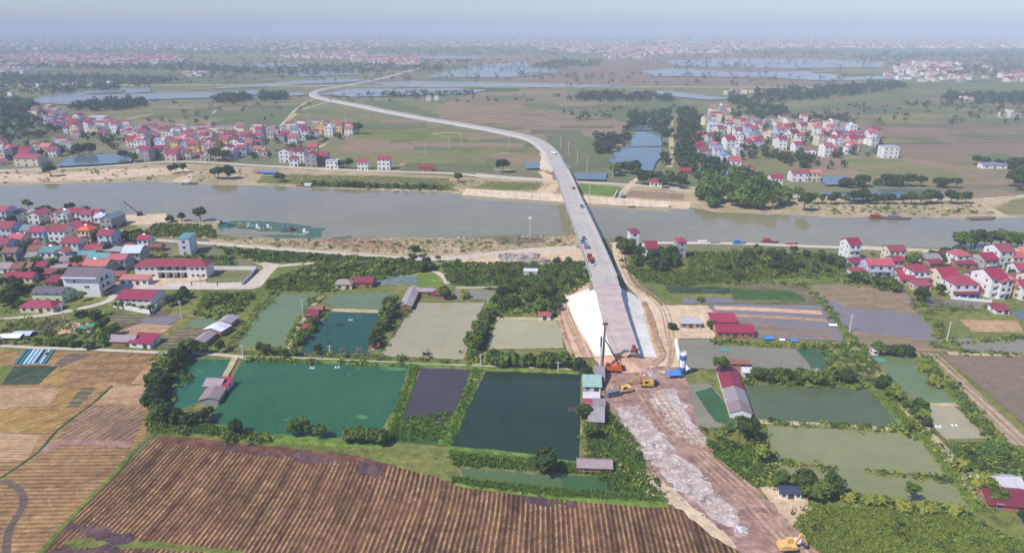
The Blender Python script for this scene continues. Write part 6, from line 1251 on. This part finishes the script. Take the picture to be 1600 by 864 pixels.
# tarpaulin shelter, mixer, generator
r = empty('tarpaulin_shelter', G(1051, 590), R(5)); tag(r, 'bright blue tarpaulin shelter at the foot of the cement silo', 'shelter')
m = MB(); slab(m, (-2.6, -1.8, 1.8), (2.6, -1.8, 1.8), (2.4, 0, 3.0), (-2.4, 0, 3.0), .06); slab(m, (-2.4, .002, 3.0), (2.4, .002, 3.0), (2.6, 2.4, 1.9), (-2.6, 2.4, 1.9), .06); m.build('cover', C_tarp, r); m = MB()
for x in (-2.3, 2.3):
    for y in (-1.6, 2.1): m.bar((x, y, 0), (x, y, 1.8), .06)
m.build('frame', C_steel, r)
r = empty('mixing_plant', G(1063, 590)); tag(r, 'small blue-grey mixing machine beside the blue shelter', 'mixer'); m = MB(); m.box(-.8, .8, -.7, .7, .5, 1.6); m.build('body', C_grey, r); m = MB(); m.cyl(0, 0, 1.602, 2.5, .65, 0, 12, .45); m.build('drum', C_blue, r); m = MB()
for x in (-.7, .7):
    for y in (-.6, .6): m.box(x - .08, x + .08, y - .08, y + .08, 0, .499)
m.build('leg', C_steel, r)
# roller on the fresh base
apz = 5.6
r = empty('road_roller', G(990, 549, 4.8), R(80)); tag(r, 'small red road roller at the end of the raised roadbed', 'roller')
m = MB(); m.prism([(-1.3, .7), (1.0, .7), (1.2, 1.3), (-1.1, 1.5)], -.7, .7, 0, 'y'); m.build('body', C_redp, r); m = MB(); m.bar((1.7, -.8, .6), (1.7, .8, .6), .6, 0, 16); m.build('drum', C_steel, r)
for y in (-.9, .9): m = MB(); m.bar((-1.0, y - .18, .6), (-1.0, y + .18, .6), .6, 0, 14); m.build('wheel', C_rub, r)
m = MB(); m.box(-.9, .5, -.65, .65, 2.5, 2.6)
for x in (-.85, .42):
    for y in (-.6, .55): m.box(x, x + .06, y, y + .06, 1.4, 2.499)
m.build('canopy', C_redp, r)
def vehicle(name, P_, rz, mat, kind, label, group=None, cat=None):
    r = empty(name, P_, rz); tag(r, label, cat or name.replace('_', ' '), group); L, W_ = dict(car=(4.4, 1.8), van=(5.2, 1.9), truck=(7.2, 2.3), bus=(10, 2.5))[kind]
    m = MB()
    if kind == 'car': m.prism([(-L / 2, .35), (L / 2, .35), (L / 2, .8), (L / 2 - 1.1, .95), (-L / 2 + .3, .98), (-L / 2, .8)], -W_ / 2, W_ / 2, 0, 'y'); g = [(-L / 2 + .4, .981), (L / 2 - 1.2, .961), (L / 2 - 1.8, 1.45), (-L / 2 + 1.0, 1.45)]; wx = L * .31
    elif kind in ('van', 'bus'): H_ = 2.0 if kind == 'van' else 3.0; m.prism([(-L / 2, .4), (L / 2, .4), (L / 2, 1.1), (L / 2 - .5, H_), (-L / 2, H_)], -W_ / 2, W_ / 2, 0, 'y'); g = None; wx = L * .31
    else: m.box(L / 2 - 1.7, L / 2, -W_ / 2, W_ / 2, .6, 2.5); g = None; wx = L * .33
    m.build('cab' if kind == 'truck' else 'body', mat, r)
    if g: m = MB(); m.prism(g, -W_ / 2 + .12, W_ / 2 - .12, 0, 'y'); m.build('window', M_glass, r)
    else:
        H_ = dict(van=2.0, bus=3.0, truck=2.5)[kind]; m = MB(); m.prism([(L / 2 - .02, 1.35), (L / 2 + .02, 1.35), (L / 2 - .3 if kind != 'truck' else L / 2 + .02, H_ - .25), (L / 2 - .42 if kind != 'truck' else L / 2 - .02, H_ - .25)], -W_ / 2 + .15, W_ / 2 - .15, 0, 'y'); m.build('windscreen', M_glass, r)
        if kind != 'truck': m = MB(); m.box(-L / 2 + .5, L / 2 - .9, -W_ / 2 - .02, W_ / 2 + .02, H_ * .52, H_ * .82); m.build('window', M_glass, r)
    if kind == 'truck': m = MB(); m.box(-L / 2, L / 2 - 1.8, -W_ / 2, W_ / 2, .85, 1.0); [m.box(-L / 2, L / 2 - 1.8, y, y + .08, 1.002, 1.9) for y in (-W_ / 2, W_ / 2 - .08)]; m.box(-L / 2, -L / 2 + .08, -W_ / 2 + .09, W_ / 2 - .09, 1.002, 1.9); m.build('cargo_bed', mat, r)
    for x in (-wx, wx):
        for y in (-W_ / 2 + .05, W_ / 2 - .05): m = MB(); rr = .33 if kind in ('car', 'van') else .48; m.bar((x, y - .12, rr), (x, y + .12, rr), rr, 0, 12); m.build('wheel', C_rub, r)
    return r
def on_deck(s, off):
    c, t = at_len(bpts, s); n = Vector((-t.y, t.x, 0)).normalized(); return c + n * off + Vector((0, 0, .07)), math.atan2(t.y, t.x)
for s, off, mt, kd, nm, lb, fl in ((16, 3.6, C_wh, 'car', 'car', 'white car parked behind the red truck on the bridge', 0), (23, 3.7, C_redp, 'truck', 'truck', 'red flatbed truck parked at the near end of the bridge', 0), (43, 3.4, C_grey, 'van', 'van', 'grey van ahead of the red truck on the bridge', 0), (52, 4.2, C_blue, 'car', 'car', 'dark blue car at the left parapet of the bridge', 1), (58, 3.0, C_grey, 'car', 'car', 'grey car in the middle left lane of the bridge', 0),
    (185, -3.6, C_redp, 'car', 'car', 'small red car near the far end of the bridge', 1), (128, -3.9, C_grey, 'car', 'car', 'grey car close to the right parapet mid bridge', 1)):
    p, a = on_deck(s, off); vehicle(nm, p, a + (math.pi if fl else 0), mt, kd, lb)
q = G(866, 241, 5.7); vehicle('truck', q, R(120), C_wh, 'truck', 'white truck on the highway just beyond the bridge')
vehicle('car', G(958, 620), R(20), C_grey, 'van', 'grey van at the edge of the red mud by the pondside sheds', cat='van').location.z = .6
# small load of goods by the yellow excavator
r = empty('generator_trailer', G(1019, 603), R(10)); tag(r, 'dark blue trailer generator touching the yellow excavator', 'trailer'); m = MB(); m.box(-1.8, 1.8, -.8, .8, .5, 2.0); m.build('body', plain('navy_paint', (52, 54, 92), .5), r); m = MB(); m.box(1.81, 2.8, -.06, .06, .55, .65); m.build('tow_bar', C_steel, r)
for x in (-.8, .8): m = MB(); m.bar((x, -.95, .4), (x, .95, .4), .4, 0, 12); m.build('wheel', C_rub, r)
r = empty('geotextile_bag', G(1246, 848)); tag(r, 'bulging white bag beside the bottom excavator', 'bag'); bm = bmesh.new(); bmesh.ops.create_icosphere(bm, subdivisions=3, radius=1.1)
for v in bm.verts: v.co *= 1 + .15 * mnoise.noise(v.co * 1.7); v.co.z = max(v.co.z * .8 + .6, 0)
me = bpy.data.meshes.new('sack'); bm.to_mesh(me); bm.free(); me.materials.append(C_wh); link('sack', me, r)
# poles
def pole(px, py, h, label, arms=1, lean=0):
    r = empty('utility_pole', G(px, py), rnd.uniform(-.3, .3)); tag(r, label, 'utility pole', 'concrete utility poles'); r.rotation_euler.x = lean
    m = MB(); m.bar((0, 0, -.3), (0, 0, h), .26, 0, 8, .15); m.build('shaft', C_conc, r)
    for k in range(arms):
        m = MB(); m.box(-1.1, 1.1, -.06, .06, h - .5 - k * .9, h - .38 - k * .9); ar = m.build('crossarm', C_conc, r)
        for x in (-.95, 0, .95): m = MB(); m.cyl(x, 0, h - .378 - k * .9, h - .1 - k * .9, .07, 0, 6); m.build('insulator', C_steel, ar)
for a in ((1327, 520, 8.5, 'pale pole standing in the flooded field right of the bridge', 2), (1479, 534, 9, 'leaning pale pole at the corner of the flooded field', 1), (285, 501, 9.5, 'pale pole at the corner of the garden plots', 2), (101, 502, 8.5, 'pole among the garden plots below the pale green house', 2), (763, 492, 8, 'white pole between the tan and yellow ponds', 1), (751, 571, 5, 'short pole at the top of the pond bund crossing', 1), (380, 557, 5, 'pole at the lane junction above the green pond', 1),
    (474, 494, 8, 'pole on the right bank of the grey-green pond', 1), (872, 582, 4.5, 'low pole on the lane above the deep pond', 1), (1063, 567, 3.5, 'thin post beside the cement silo', 1), (1274, 588, 3.5, 'white post in the hedge above the mid-green pond', 1), (516, 556, 4.5, 'small post below the dark teal pond', 1),
    (702, 233, 15, 'pole at the bend of the far field lane', 1), (721, 227, 13, 'pole in the fields right of the lane bend', 1), (665, 245, 13, 'pole beside the slanting far lane', 1), (796, 232, 15, 'pole just left of the highway embankment', 1), (541, 190, 14, 'tall pole by the straight track beyond the village', 1), (576, 188, 14, 'pole right of the taller one by the straight track', 1),
    (876, 234, 13, 'farthest pole of the line right of the bridge', 2), (888, 243, 13, 'second farthest pole of the line right of the bridge', 2), (902, 255, 13, 'second nearest pole of the line right of the bridge', 2), (917, 270, 14, 'nearest pole of the line right of the bridge', 2), (921, 304, 10, 'pole on the green bank beside the bridge', 1), (957, 278, 12, 'pole in front of the dark trees by the dike road', 1), (820, 430, 3, 'thin mast on the cream pump house', 1)):
    if a[0] != 820: pole(a[0], a[1], a[2], a[3], a[4])
def pylon(px, py, h, label):
    r = empty('transmission_tower', G(px, py)); tag(r, label, 'pylon', 'far transmission towers'); m = MB()
    for sx in (-1, 1):
        for sy in (-1, 1): m.bar((sx * h * .1, sy * h * .1, 0), (sx * .8, sy * .8, h), .35, 0, 4)
    for i in range(6): z = h * i / 6; w = h * .1 * (1 - i / 6) + .8; m.bar((-w, -w, z), (w, -w, z + h / 6), .25, 0, 4); m.bar((w, -w, z), (-w, -w, z + h / 6), .25, 0, 4)
    m.build('lattice', C_grn, r); m = MB()
    for k in range(3): m.box(-h * .13, h * .13, -.4, .4, h * (.7 + .12 * k), h * (.7 + .12 * k) + .6)
    m.build('crossarm', C_grn, r)
for a in ((1400, 103, 46, 'lattice pylon before the red town on the right horizon'), (1385, 97, 46, 'lattice pylon further back, left of the nearer one'), (1586, 108, 44, 'lattice pylon at the right edge above the far woods'), (1011, 104, 50, 'tall pale chimney-like tower beyond the far sand pits')): pylon(*a)
# river mast
r = empty('navigation_mast', G(828, 372)); tag(r, 'slim lattice navigation mast with a round top board at the near bank', 'mast'); m = MB()
for x, y in ((-.4, -.4), (.4, -.4), (0, .4)): m.bar((x, y, 0), (x * .4, y * .4, 12), .09, 0, 4)
for i in range(10): z = i * 1.2; m.bar((-.35, -.35, z), (.35, -.35, z + 1.2), .05, 0, 4)
m.build('lattice', C_conc, r); m = MB(); m.bar((0, -.1, 12.6), (0, .1, 12.6), 1.0, 0, 14); m.build('board', C_wh, r)
# boats
def boat(px, py, L, rz, label, mat=C_wood, cabin=True, cm=C_wh, name='boat', grp=None):
    r = empty(name, G(px, py, .02), R(rz)); tag(r, label, name.replace('_', ' '), grp); b = L * .15; m = MB(); st_ = [(-.5, .8, .9), (-.3, 1, .75), (.2, 1, .75), (.4, .6, .95), (.5, .04, 1.25)]; vs = []
    for x, k, z in st_: vs += [(x * L, -b * k, z), (x * L, -b * k * .6, -.3), (x * L, b * k * .6, -.3), (x * L, b * k, z)]
    fs = [(4 * i + j, 4 * i + j + 1, 4 * i + j + 5, 4 * i + j + 4) for i in range(4) for j in range(3)] + [(4 * i + 3, 4 * i, 4 * i + 4, 4 * i + 7) for i in range(4)] + [(3, 2, 1, 0), (16, 17, 18, 19)]
    m.add(vs, fs); m.build('hull', mat, r)
    if cabin: m = MB(); m.box(-.38 * L, -.02 * L, -b * .75, b * .75, .78, 2.3); m.box(-.42 * L, .02 * L, -b * .85, b * .85, 2.302, 2.45); m.build('cabin', cm, r)
    return r
bm_ = plain('boat_blue', (70, 110, 150), .6); br_ = plain('boat_red', (168, 60, 60), .6)
for a in ((297, 287.5, 12, 5, 'white boat moored at the sandy ramp across the river', C_wood, True, C_wh), (487, 292, 14, -8, 'cabin boat moored by the sandy landing across the river', C_wood, True, C_wh), (472, 291, 10, 8, 'low rusty boat left of the cabin boat', br_, False, C_wh), (1374, 341, 15, 3, 'red-cabined boat moored under the trees on the far bank', C_wood, True, C_redp), (1404, 342, 16, -3, 'long dark boat beside the red-cabined one', C_wood, True, C_grey), (1534, 342, 20, 8, 'long barge moored at the foot of the earth ramp', C_wood, False, C_wh), (987, 324, 5, 0, 'tiny rowing boat on the river right of the bridge', C_wood, False, C_wh),
    (1155, 381, 8, 10, 'blue-covered boat on the near bank right of the bridge', bm_, True, C_tarp), (1203, 379, 10, -5, 'floating hut boat with red roof on the near bank', C_wood, True, C_redp), (1237, 382, 7, 5, 'rusty boat right of the red-roofed floating hut', br_, False, C_wh), (1098, 378, 6, 0, 'white boat at the near bank by the dike road', C_wh, False, C_wh), (1118, 380, 6, 10, 'grey boat at the near bank by the dike road', C_grey, False, C_wh)): boat(a[0], a[1], a[2], a[3], a[4], a[5], a[6], a[7])
for i, (x, y, mt, cm, lb) in enumerate(((348, 350, bm_, C_grey, 'small blue boat, leftmost in the floating weeds'), (360, 353, bm_, C_tarp, 'small blue boat with blue cover in the weeds'), (378, 354, C_tan, C_tan, 'small ochre boat in the floating weeds'), (391, 355, C_wh, C_wh, 'white boat with white cover left of the weed patch middle'), (404, 357, C_wh, C_wh, 'white boat at the middle of the weed patch'), (417, 358, C_wh, C_grey, 'first of a close white pair in the weeds'), (421, 357, C_wh, C_wh, 'second of a close white pair in the weeds'), (445, 359, bm_, C_grey, 'dark blue boat left of the red one in the weeds'), (458, 360, br_, C_redp, 'red-covered boat near the right end of the weeds'), (478, 364, C_wh, C_wh, 'white houseboat at the right tip of the weeds'))):
    boat(x, y, 4.5, rnd.uniform(-40, 40), lb, mt, True, cm, 'boat', 'small boats among the floating weeds')
# river crane, gate barge
r = empty('dredging_crane', G(219, 337), R(30)); tag(r, 'small rusty crane with raised jib on the sandy river bank', 'crane'); m = MB(); m.box(-1.6, 1.6, -1.2, 1.2, .9, 2.8); m.build('body', C_mast, r)
for y in (-1.1, 1.1): m = MB(); m.box(-1.9, 1.9, y - .35, y + .35, 0, .88); m.build('track', C_rub, r)
m = MB(); m.beam((-1.2, .3, 2.4), (-8, 3, 10), .5, .5); m.build('jib', C_mast, r); m = MB(); m.bar((-8, 3, 10), (-8, 3, 4), .05, 0, 4); m.build('cable', C_steel, r)
# tarpaulins, films, nets
def tarp(px, py, w, d, h, mat, label, name='tarpaulin', rz=0):
    r = empty(name, G(px, py), R(rz)); tag(r, label, name.replace('_', ' ')); m = MB(); slab(m, (-w / 2, -d / 2, h * .6), (w / 2, -d / 2, h * .6), (w / 2, 0, h), (-w / 2, 0, h), .06); slab(m, (-w / 2, .002, h), (w / 2, .002, h), (w / 2, d / 2, h * .6), (-w / 2, d / 2, h * .6), .06); m.build('cover', mat, r)
    m = MB()
    for x in (-w / 2 + .1, w / 2 - .1):
        for y in (-d / 2 + .1, d / 2 - .1): m.bar((x, y, 0), (x, y, h * .58), .06, 0, 5)
    m.build('frame', C_steel, r)
tarp(421, 272, 13, 7, 3, C_tarp, 'blue tarpaulin roof on the bank across the river'); tarp(404, 271, 8, 6, 3, ROOF['rust'], 'rusty cover left of the blue tarpaulin'); tarp(1200, 531, 3.6, 3, 1.6, C_tarp, 'blue tarpaulin by the grey pond right of the barn'); tarp(1240, 534, 3, 2.4, 1.3, C_tarp, 'pale blue tarpaulin at the grey pond edge'); tarp(1221, 533, 2.4, 2, 1.2, C_wh, 'small white cover between two blue tarpaulins')
tarp(1300, 510, 3.6, 2.6, 1.3, C_wh, 'white cover at the end of the water-filled beds'); tarp(20, 528, 9, 5, 1.8, C_wh, 'white sheet roof at the left edge garden'); tarp(38, 524, 8, 5, 1.8, ROOF['pale'], 'pale sheet roof right of the white one'); tarp(100, 454, 6, 4, 2, ROOF['teal'], 'small teal canopy at the foot of the white block'); tarp(1370, 563, 6, 3, .6, C_net, 'green netted fish cage at the pavilion', 'fish_cage'); tarp(1131, 548, 3.6, 2.6, .8, C_net, 'green netted frame in the grey pond', 'fish_cage'); tarp(139, 512, 9, 4, 1.4, C_net, 'green net tunnel over a seedbed', 'net_tunnel', 38)
def bed(px0, px1, w, mat, label):
    a, b = G(*px0), G(*px1); r = empty('film_bed', a); tag(r, label, 'garden bed', 'film-covered garden beds'); q = (b - a); u = Vector((-q.y, q.x, 0)).normalized() * w / 2; m = MB(); vs = []
    for p in (Vector(), q): vs += [p - u, p - u * .6 + Vector((0, 0, .5)), p + u * .6 + Vector((0, 0, .5)), p + u]
    m.add(vs, [(0, 1, 5, 4), (1, 2, 6, 5), (2, 3, 7, 6), (0, 3, 2, 1), (4, 5, 6, 7)]); m.build('cover', mat, r)
names_ = ['first', 'second', 'third', 'fourth', 'fifth', 'sixth', 'seventh']
for i in range(6): bed((25 + i * 6.4, 569.5), (42 + i * 6.2, 547), 1.35, (C_tealf, C_tealf, C_cyan, C_cyan, C_cyan, C_cyan)[i], f'{names_[i]} shiny plastic-covered bed from the left of the wide block')
for i in range(3): bed((57 + i * 6.4, 569), (72 + i * 6, 547.5), 1.2, (C_tealf, C_cyan, C_tealf)[i] if i != 1 else C_cyan, f'{names_[i]} plastic-covered bed from the left of the narrow block')
bed((72, 556), (75, 552), 1.5, C_orf, 'short orange-covered patch among the plastic beds')
# aerators and floats
for x, y, lb in ((527, 575, 'white paddle aerator at the top right of the green pond'), (488, 576, 'faint splashing aerator left of the white one'), (548, 501, 'white float on the dark teal pond'), (743, 595, 'white pump at the left bank of the deep pond'), (1491, 666, 'dark float on the small tan pond'), (1466, 668, 'white boat-shaped float at the tan pond edge')):
    r = empty('aerator', G(x, y, .1)); tag(r, lb, 'aerator'); m = MB(); m.box(-1, 1, -.35, -.15, 0, .25); m.box(-1, 1, .15, .35, 0, .25); m.build('float', C_wh if 'dark' not in lb or 'white' in lb else C_steel, r); m = MB(); m.bar((-.6, -.5, .35), (-.6, .5, .35), .3, 0, 8); m.bar((.6, -.5, .35), (.6, .5, .35), .3, 0, 8); m.build('paddle', C_wh, r)
r = empty('net_line', G(660, 584, .15)); tag(r, 'thin white float line across the dark grey pond', 'net line'); a = G(660, 584, .15); b = G(732, 588, .15) - a; m = MB(); m.bar((0, 0, 0), b, .09, 0, 5); m.build('rope', C_wh, r)
r = empty('wrecked_boat_frame', G(895, 640, .1)); tag(r, 'reddish half-sunk raft in the deep pond by the sheds', 'raft'); m = MB(); m.box(-1.6, 1.6, -1, -.8, 0, .3); m.box(-1.6, 1.6, .8, 1, 0, .3); [m.box(x, x + .15, -.79, .79, .05, .25) for x in (-1.5, -.5, .5, 1.35)]; m.build('deck', plain('raft_rust', (140, 84, 84), .8), r)
# play equipment in the school yard
r = empty('playground_slide', G(303, 441), R(20)); tag(r, 'small yellow playground slide in the school yard', 'slide'); m = MB(); slab(m, (0, -.5, .2), (3, -.5, 2), (3, .5, 2), (0, .5, .2), .1); m.build('chute', C_yel, r); m = MB(); [m.bar((x, y, 0), (x, y, 2.8), .08) for x in (3.1, 4.3) for y in (-.5, .5)]; m.build('frame', C_blue, r); m = MB(); slab(m, (3, -.7, 2.8), (4.4, -.7, 2.8), (4.4, .7, 2.9), (3, .7, 2.9), .08); m.build('roof', C_redp, r)
# culvert walls
r = empty('outfall_culvert', G(965, 314, 0), R(-14)); tag(r, 'concrete outfall channel cutting through the river revetment', 'culvert'); m = MB(); m.box(-2.4, -1.8, -6, 16, -.3, 4.6); m.box(1.8, 2.4, -6, 16, -.3, 4.6); m.build('side_wall', C_conc, r); m = MB(); m.box(-1.79, 1.79, -6, 16, -.3, 2.2); m.build('channel_floor', M_concd, r)
# loose rocks and bags strewn over the works: one object of many small stones
def rubble(name, polys, mats, seed, label, cat='rubble'):
    rg = np.random.default_rng(seed); V = []; MI = []
    for pix, n, s0, s1 in polys:
        for x, y in scatter_pts(pix, n, seed + n, 0):
            w = rg.uniform(s0, s1) * .6; d = w * rg.uniform(.5, 1.3); h = w * rg.uniform(.3, .8); a = rg.uniform(0, 3.14); ca, sa = math.cos(a), math.sin(a); k = rg.uniform(.4, .8); mi = int(rg.integers(0, len(mats)))
            T = lambda u, v, z: (x + ca * u - sa * v, y + sa * u + ca * v, z)
            c = [T(-w, -d, 0), T(w, -d, 0), T(w, d, 0), T(-w, d, 0)]; t = [T(-w * k, -d * k, h), T(w * k, -d * .8, h * .8), T(w * .8, d * k, h), T(-w * k, d * k, h * 1.1)]
            for q in range(4): V.append([c[q], c[(q + 1) % 4], t[(q + 1) % 4], t[q]]); MI.append(mi)
            V.append(t); MI.append(mi)
    o = link(name, quads_mesh(name, np.array(V), mats, MI)); o.location.z = .1; tag(o, label, cat, None, 'stuff')
bag_c = plain('bag_grey', (172, 164, 160), .9, .3, 2); bag_w = plain('bag_white', (212, 206, 202), .9, .2, 2); bag_b = plain('bag_buff', (172, 146, 130), .9, .3, 2)
rubble('sandbags', [([(960, 640), (1000, 636), (1018, 660), (1040, 688), (1070, 718), (1110, 755), (1150, 804), (1150, 816), (1130, 818), (1070, 770), (1030, 736), (985, 698), (966, 664)], 4200, .25, .85), ([(950, 632), (1010, 632), (1050, 688), (1080, 718), (1120, 755), (1164, 806), (1164, 822), (1130, 830), (1060, 775), (1020, 740), (975, 700)], 1500, .2, .7), ([(1016, 614), (1052, 608), (1070, 632), (1078, 652), (1103, 688), (1100, 700), (1080, 692), (1050, 660), (1022, 640)], 1800, .25, .85), ([(1005, 606), (1060, 600), (1082, 640), (1112, 690), (1104, 710), (1070, 694), (1040, 660), (1010, 640)], 800, .2, .7), ([(1146, 828), (1164, 826), (1168, 836), (1152, 838)], 50, .8, 1.5), ([(1000, 576), (1056, 578), (1056, 592), (1000, 592)], 60, .5, 1.4), ([(950, 600), (975, 604), (975, 625), (952, 630)], 80, .4, 1.2)], [bag_c, bag_w, bag_b, bag_c], 81, 'loose white and grey sandbags strewn along the works', 'sandbags')
rubble('rubble_heap', [([(780, 398), (830, 396), (860, 408), (866, 416), (820, 412), (780, 408)], 260, .8, 2.4), ([(560, 372), (900, 369), (905, 374), (600, 378)], 50, .6, 2.0), ([(340, 376), (560, 376), (560, 384), (360, 380)], 40, .5, 1.6), ([(1000, 742), (1060, 770), (1130, 830), (1100, 812), (1040, 768), (990, 748)], 220, .3, .9), ([(890, 470), (920, 545), (925, 560), (900, 540)], 90, .3, .8)], [bag_c, bag_b, plain('stone_dark', (128, 116, 116), .9, .3, 2)], 82, 'broken stone and spoil heaps along the near river bank', 'rubble')
rubble('mud_clods', [([(945, 600), (1060, 606), (1072, 640), (1110, 700), (1190, 780), (1260, 850), (1200, 860), (1120, 780), (1060, 710), (1010, 640), (950, 620)], 2200, .2, .7)], [M_mud, plain('clod', (126, 96, 88), .95, .3, 2)], 83, 'churned lumps of red mud on the haul track', 'mud')
# ------------------------------------------------------------------ labels that single each one out
ORD = ['first', 'second', 'third', 'fourth', 'fifth', 'sixth', 'seventh', 'eighth', 'ninth', 'tenth', 'eleventh', 'twelfth', 'thirteenth', 'fourteenth', 'fifteenth', 'sixteenth', 'seventeenth', 'eighteenth', 'nineteenth', 'twentieth']
def rank(items, tmpl):
    items.sort(key=lambda o: o['_px'])
    for i, o in enumerate(items): o['label'] = tmpl(o, ORD[min(i, 19)] + ' from the left', len(items))
MARKS = {'in the left village': [(6, 350, 'at its left edge by the river'), (60, 352, 'on its river side'), (140, 356, 'near the teal-roofed riverside house'), (40, 385, 'left of the tall white house'), (112, 392, 'by the orange-roofed yellow house'), (190, 400, 'left of the lone narrow house'), (40, 425, 'near the long crimson roof'), (110, 425, 'behind the big white block'), (170, 425, 'left of the school')],
  'in the right village': [(1340, 415, 'at its left end'), (1400, 425, 'before the balconied villa'), (1460, 410, 'behind the villas'), (1520, 415, 'behind the maroon-porched villa'), (1570, 415, 'near the riverside trees'), (1590, 460, 'at its right end')],
  'across the river on the left': [(80, 185, 'in the lakeside street'), (150, 202, 'near the large building'), (50, 240, 'left of the village pond'), (225, 225, 'right of the village pond'), (270, 240, 'by the dike road'), (270, 212, 'at the field edge'), (340, 240, 'near roadside trees'), (340, 212, 'behind the centre'), (400, 240, 'above the blue tarpaulin'), (400, 212, 'by the field lane'), (480, 210, 'near the big end tree'), (480, 254, 'by the last dike bend')],
  'across the river on the right': [(1130, 175, 'at the back of the village'), (1100, 205, 'beside the dark tree belt'), (1150, 205, 'in the village middle'), (1110, 240, 'above the big wood'), (1150, 250, 'by the riverside roof'), (1210, 200, 'at the green field edge'), (1220, 225, 'below the village middle'), (1270, 200, 'behind the long school'), (1280, 235, 'before the long school'), (1340, 220, 'around the long school'), (1360, 238, 'near the large villa')],
  'in the far hamlets': [(1580, 185, 'at the right edge beyond the fields'), (1508, 160, 'left of the far right hamlet'), (1150, 148, 'behind the right far village'), (80, 138, 'by the left flood lake'), (676, 158, 'below the flood lake bushes')]}
groups = {}
for o in HOUSES:
    o['_px'], o['_py'] = P((o.location.x, o.location.y, 0))
    if '_fix' in o.keys() or not o['_area']: continue
    mk = min(MARKS[o['_area']], key=lambda q: (q[0] - o['_px']) ** 2 + (2.2 * (q[1] - o['_py'])) ** 2)[2]; look = o['_look'].replace('single-storey', 'low').replace('-storey', '-floor')
    groups.setdefault((look, mk), []).append(o); o['group'] = 'houses ' + o['_area']
for (look, mk), it in groups.items():
    if len(it) == 1: it[0]['label'] = look + ' ' + mk
    else: rank(it, lambda o, rk, n: f'{look} {mk}, {rk.replace(" the", "")}')
groups = {}
for o in PLANTS:
    if '_fix' in o.keys(): del o['group']; continue
    o['_px'], o['_py'] = P(o.location); groups.setdefault((o['label'], o['_place']), []).append(o)
for (look, pl), it in groups.items():
    hs = sorted(it, key=lambda o: -o.scale.z)
    if len(it) == 1: it[0]['label'] = f'{look} {pl}'
    else: rank(it, lambda o, rk, n: f'{rk} {look} {pl}'.replace('first from the left', 'leftmost').replace(' from the left', '').replace('second', 'second'))
for o in list(bpy.data.objects):
    for k in ('_look', '_area', '_fix', '_place', '_px', '_py', '_xy'):
        if k in o.keys(): del o[k]
# ------------------------------------------------------------------ the hazy air
hb = MB(); hb.box(-32000, 32000, -900, 46000, -2.0, 175.0)
hm = bpy.data.materials.new('haze_air'); hm.use_nodes = True; hn = hm.node_tree; hn.nodes.clear()
ho = hn.nodes.new('ShaderNodeOutputMaterial'); hv = hn.nodes.new('ShaderNodeVolumePrincipled')
hv.inputs['Color'].default_value = (0.82, 0.91, 0.99, 1); hv.inputs['Density'].default_value = HAZE
hv.inputs['Anisotropy'].default_value = -0.18
hn.links.new(hv.outputs[0], ho.inputs['Volume'])
hz = hb.build('haze', hm); hz['kind'] = 'stuff'; hz.display_type = 'WIRE'
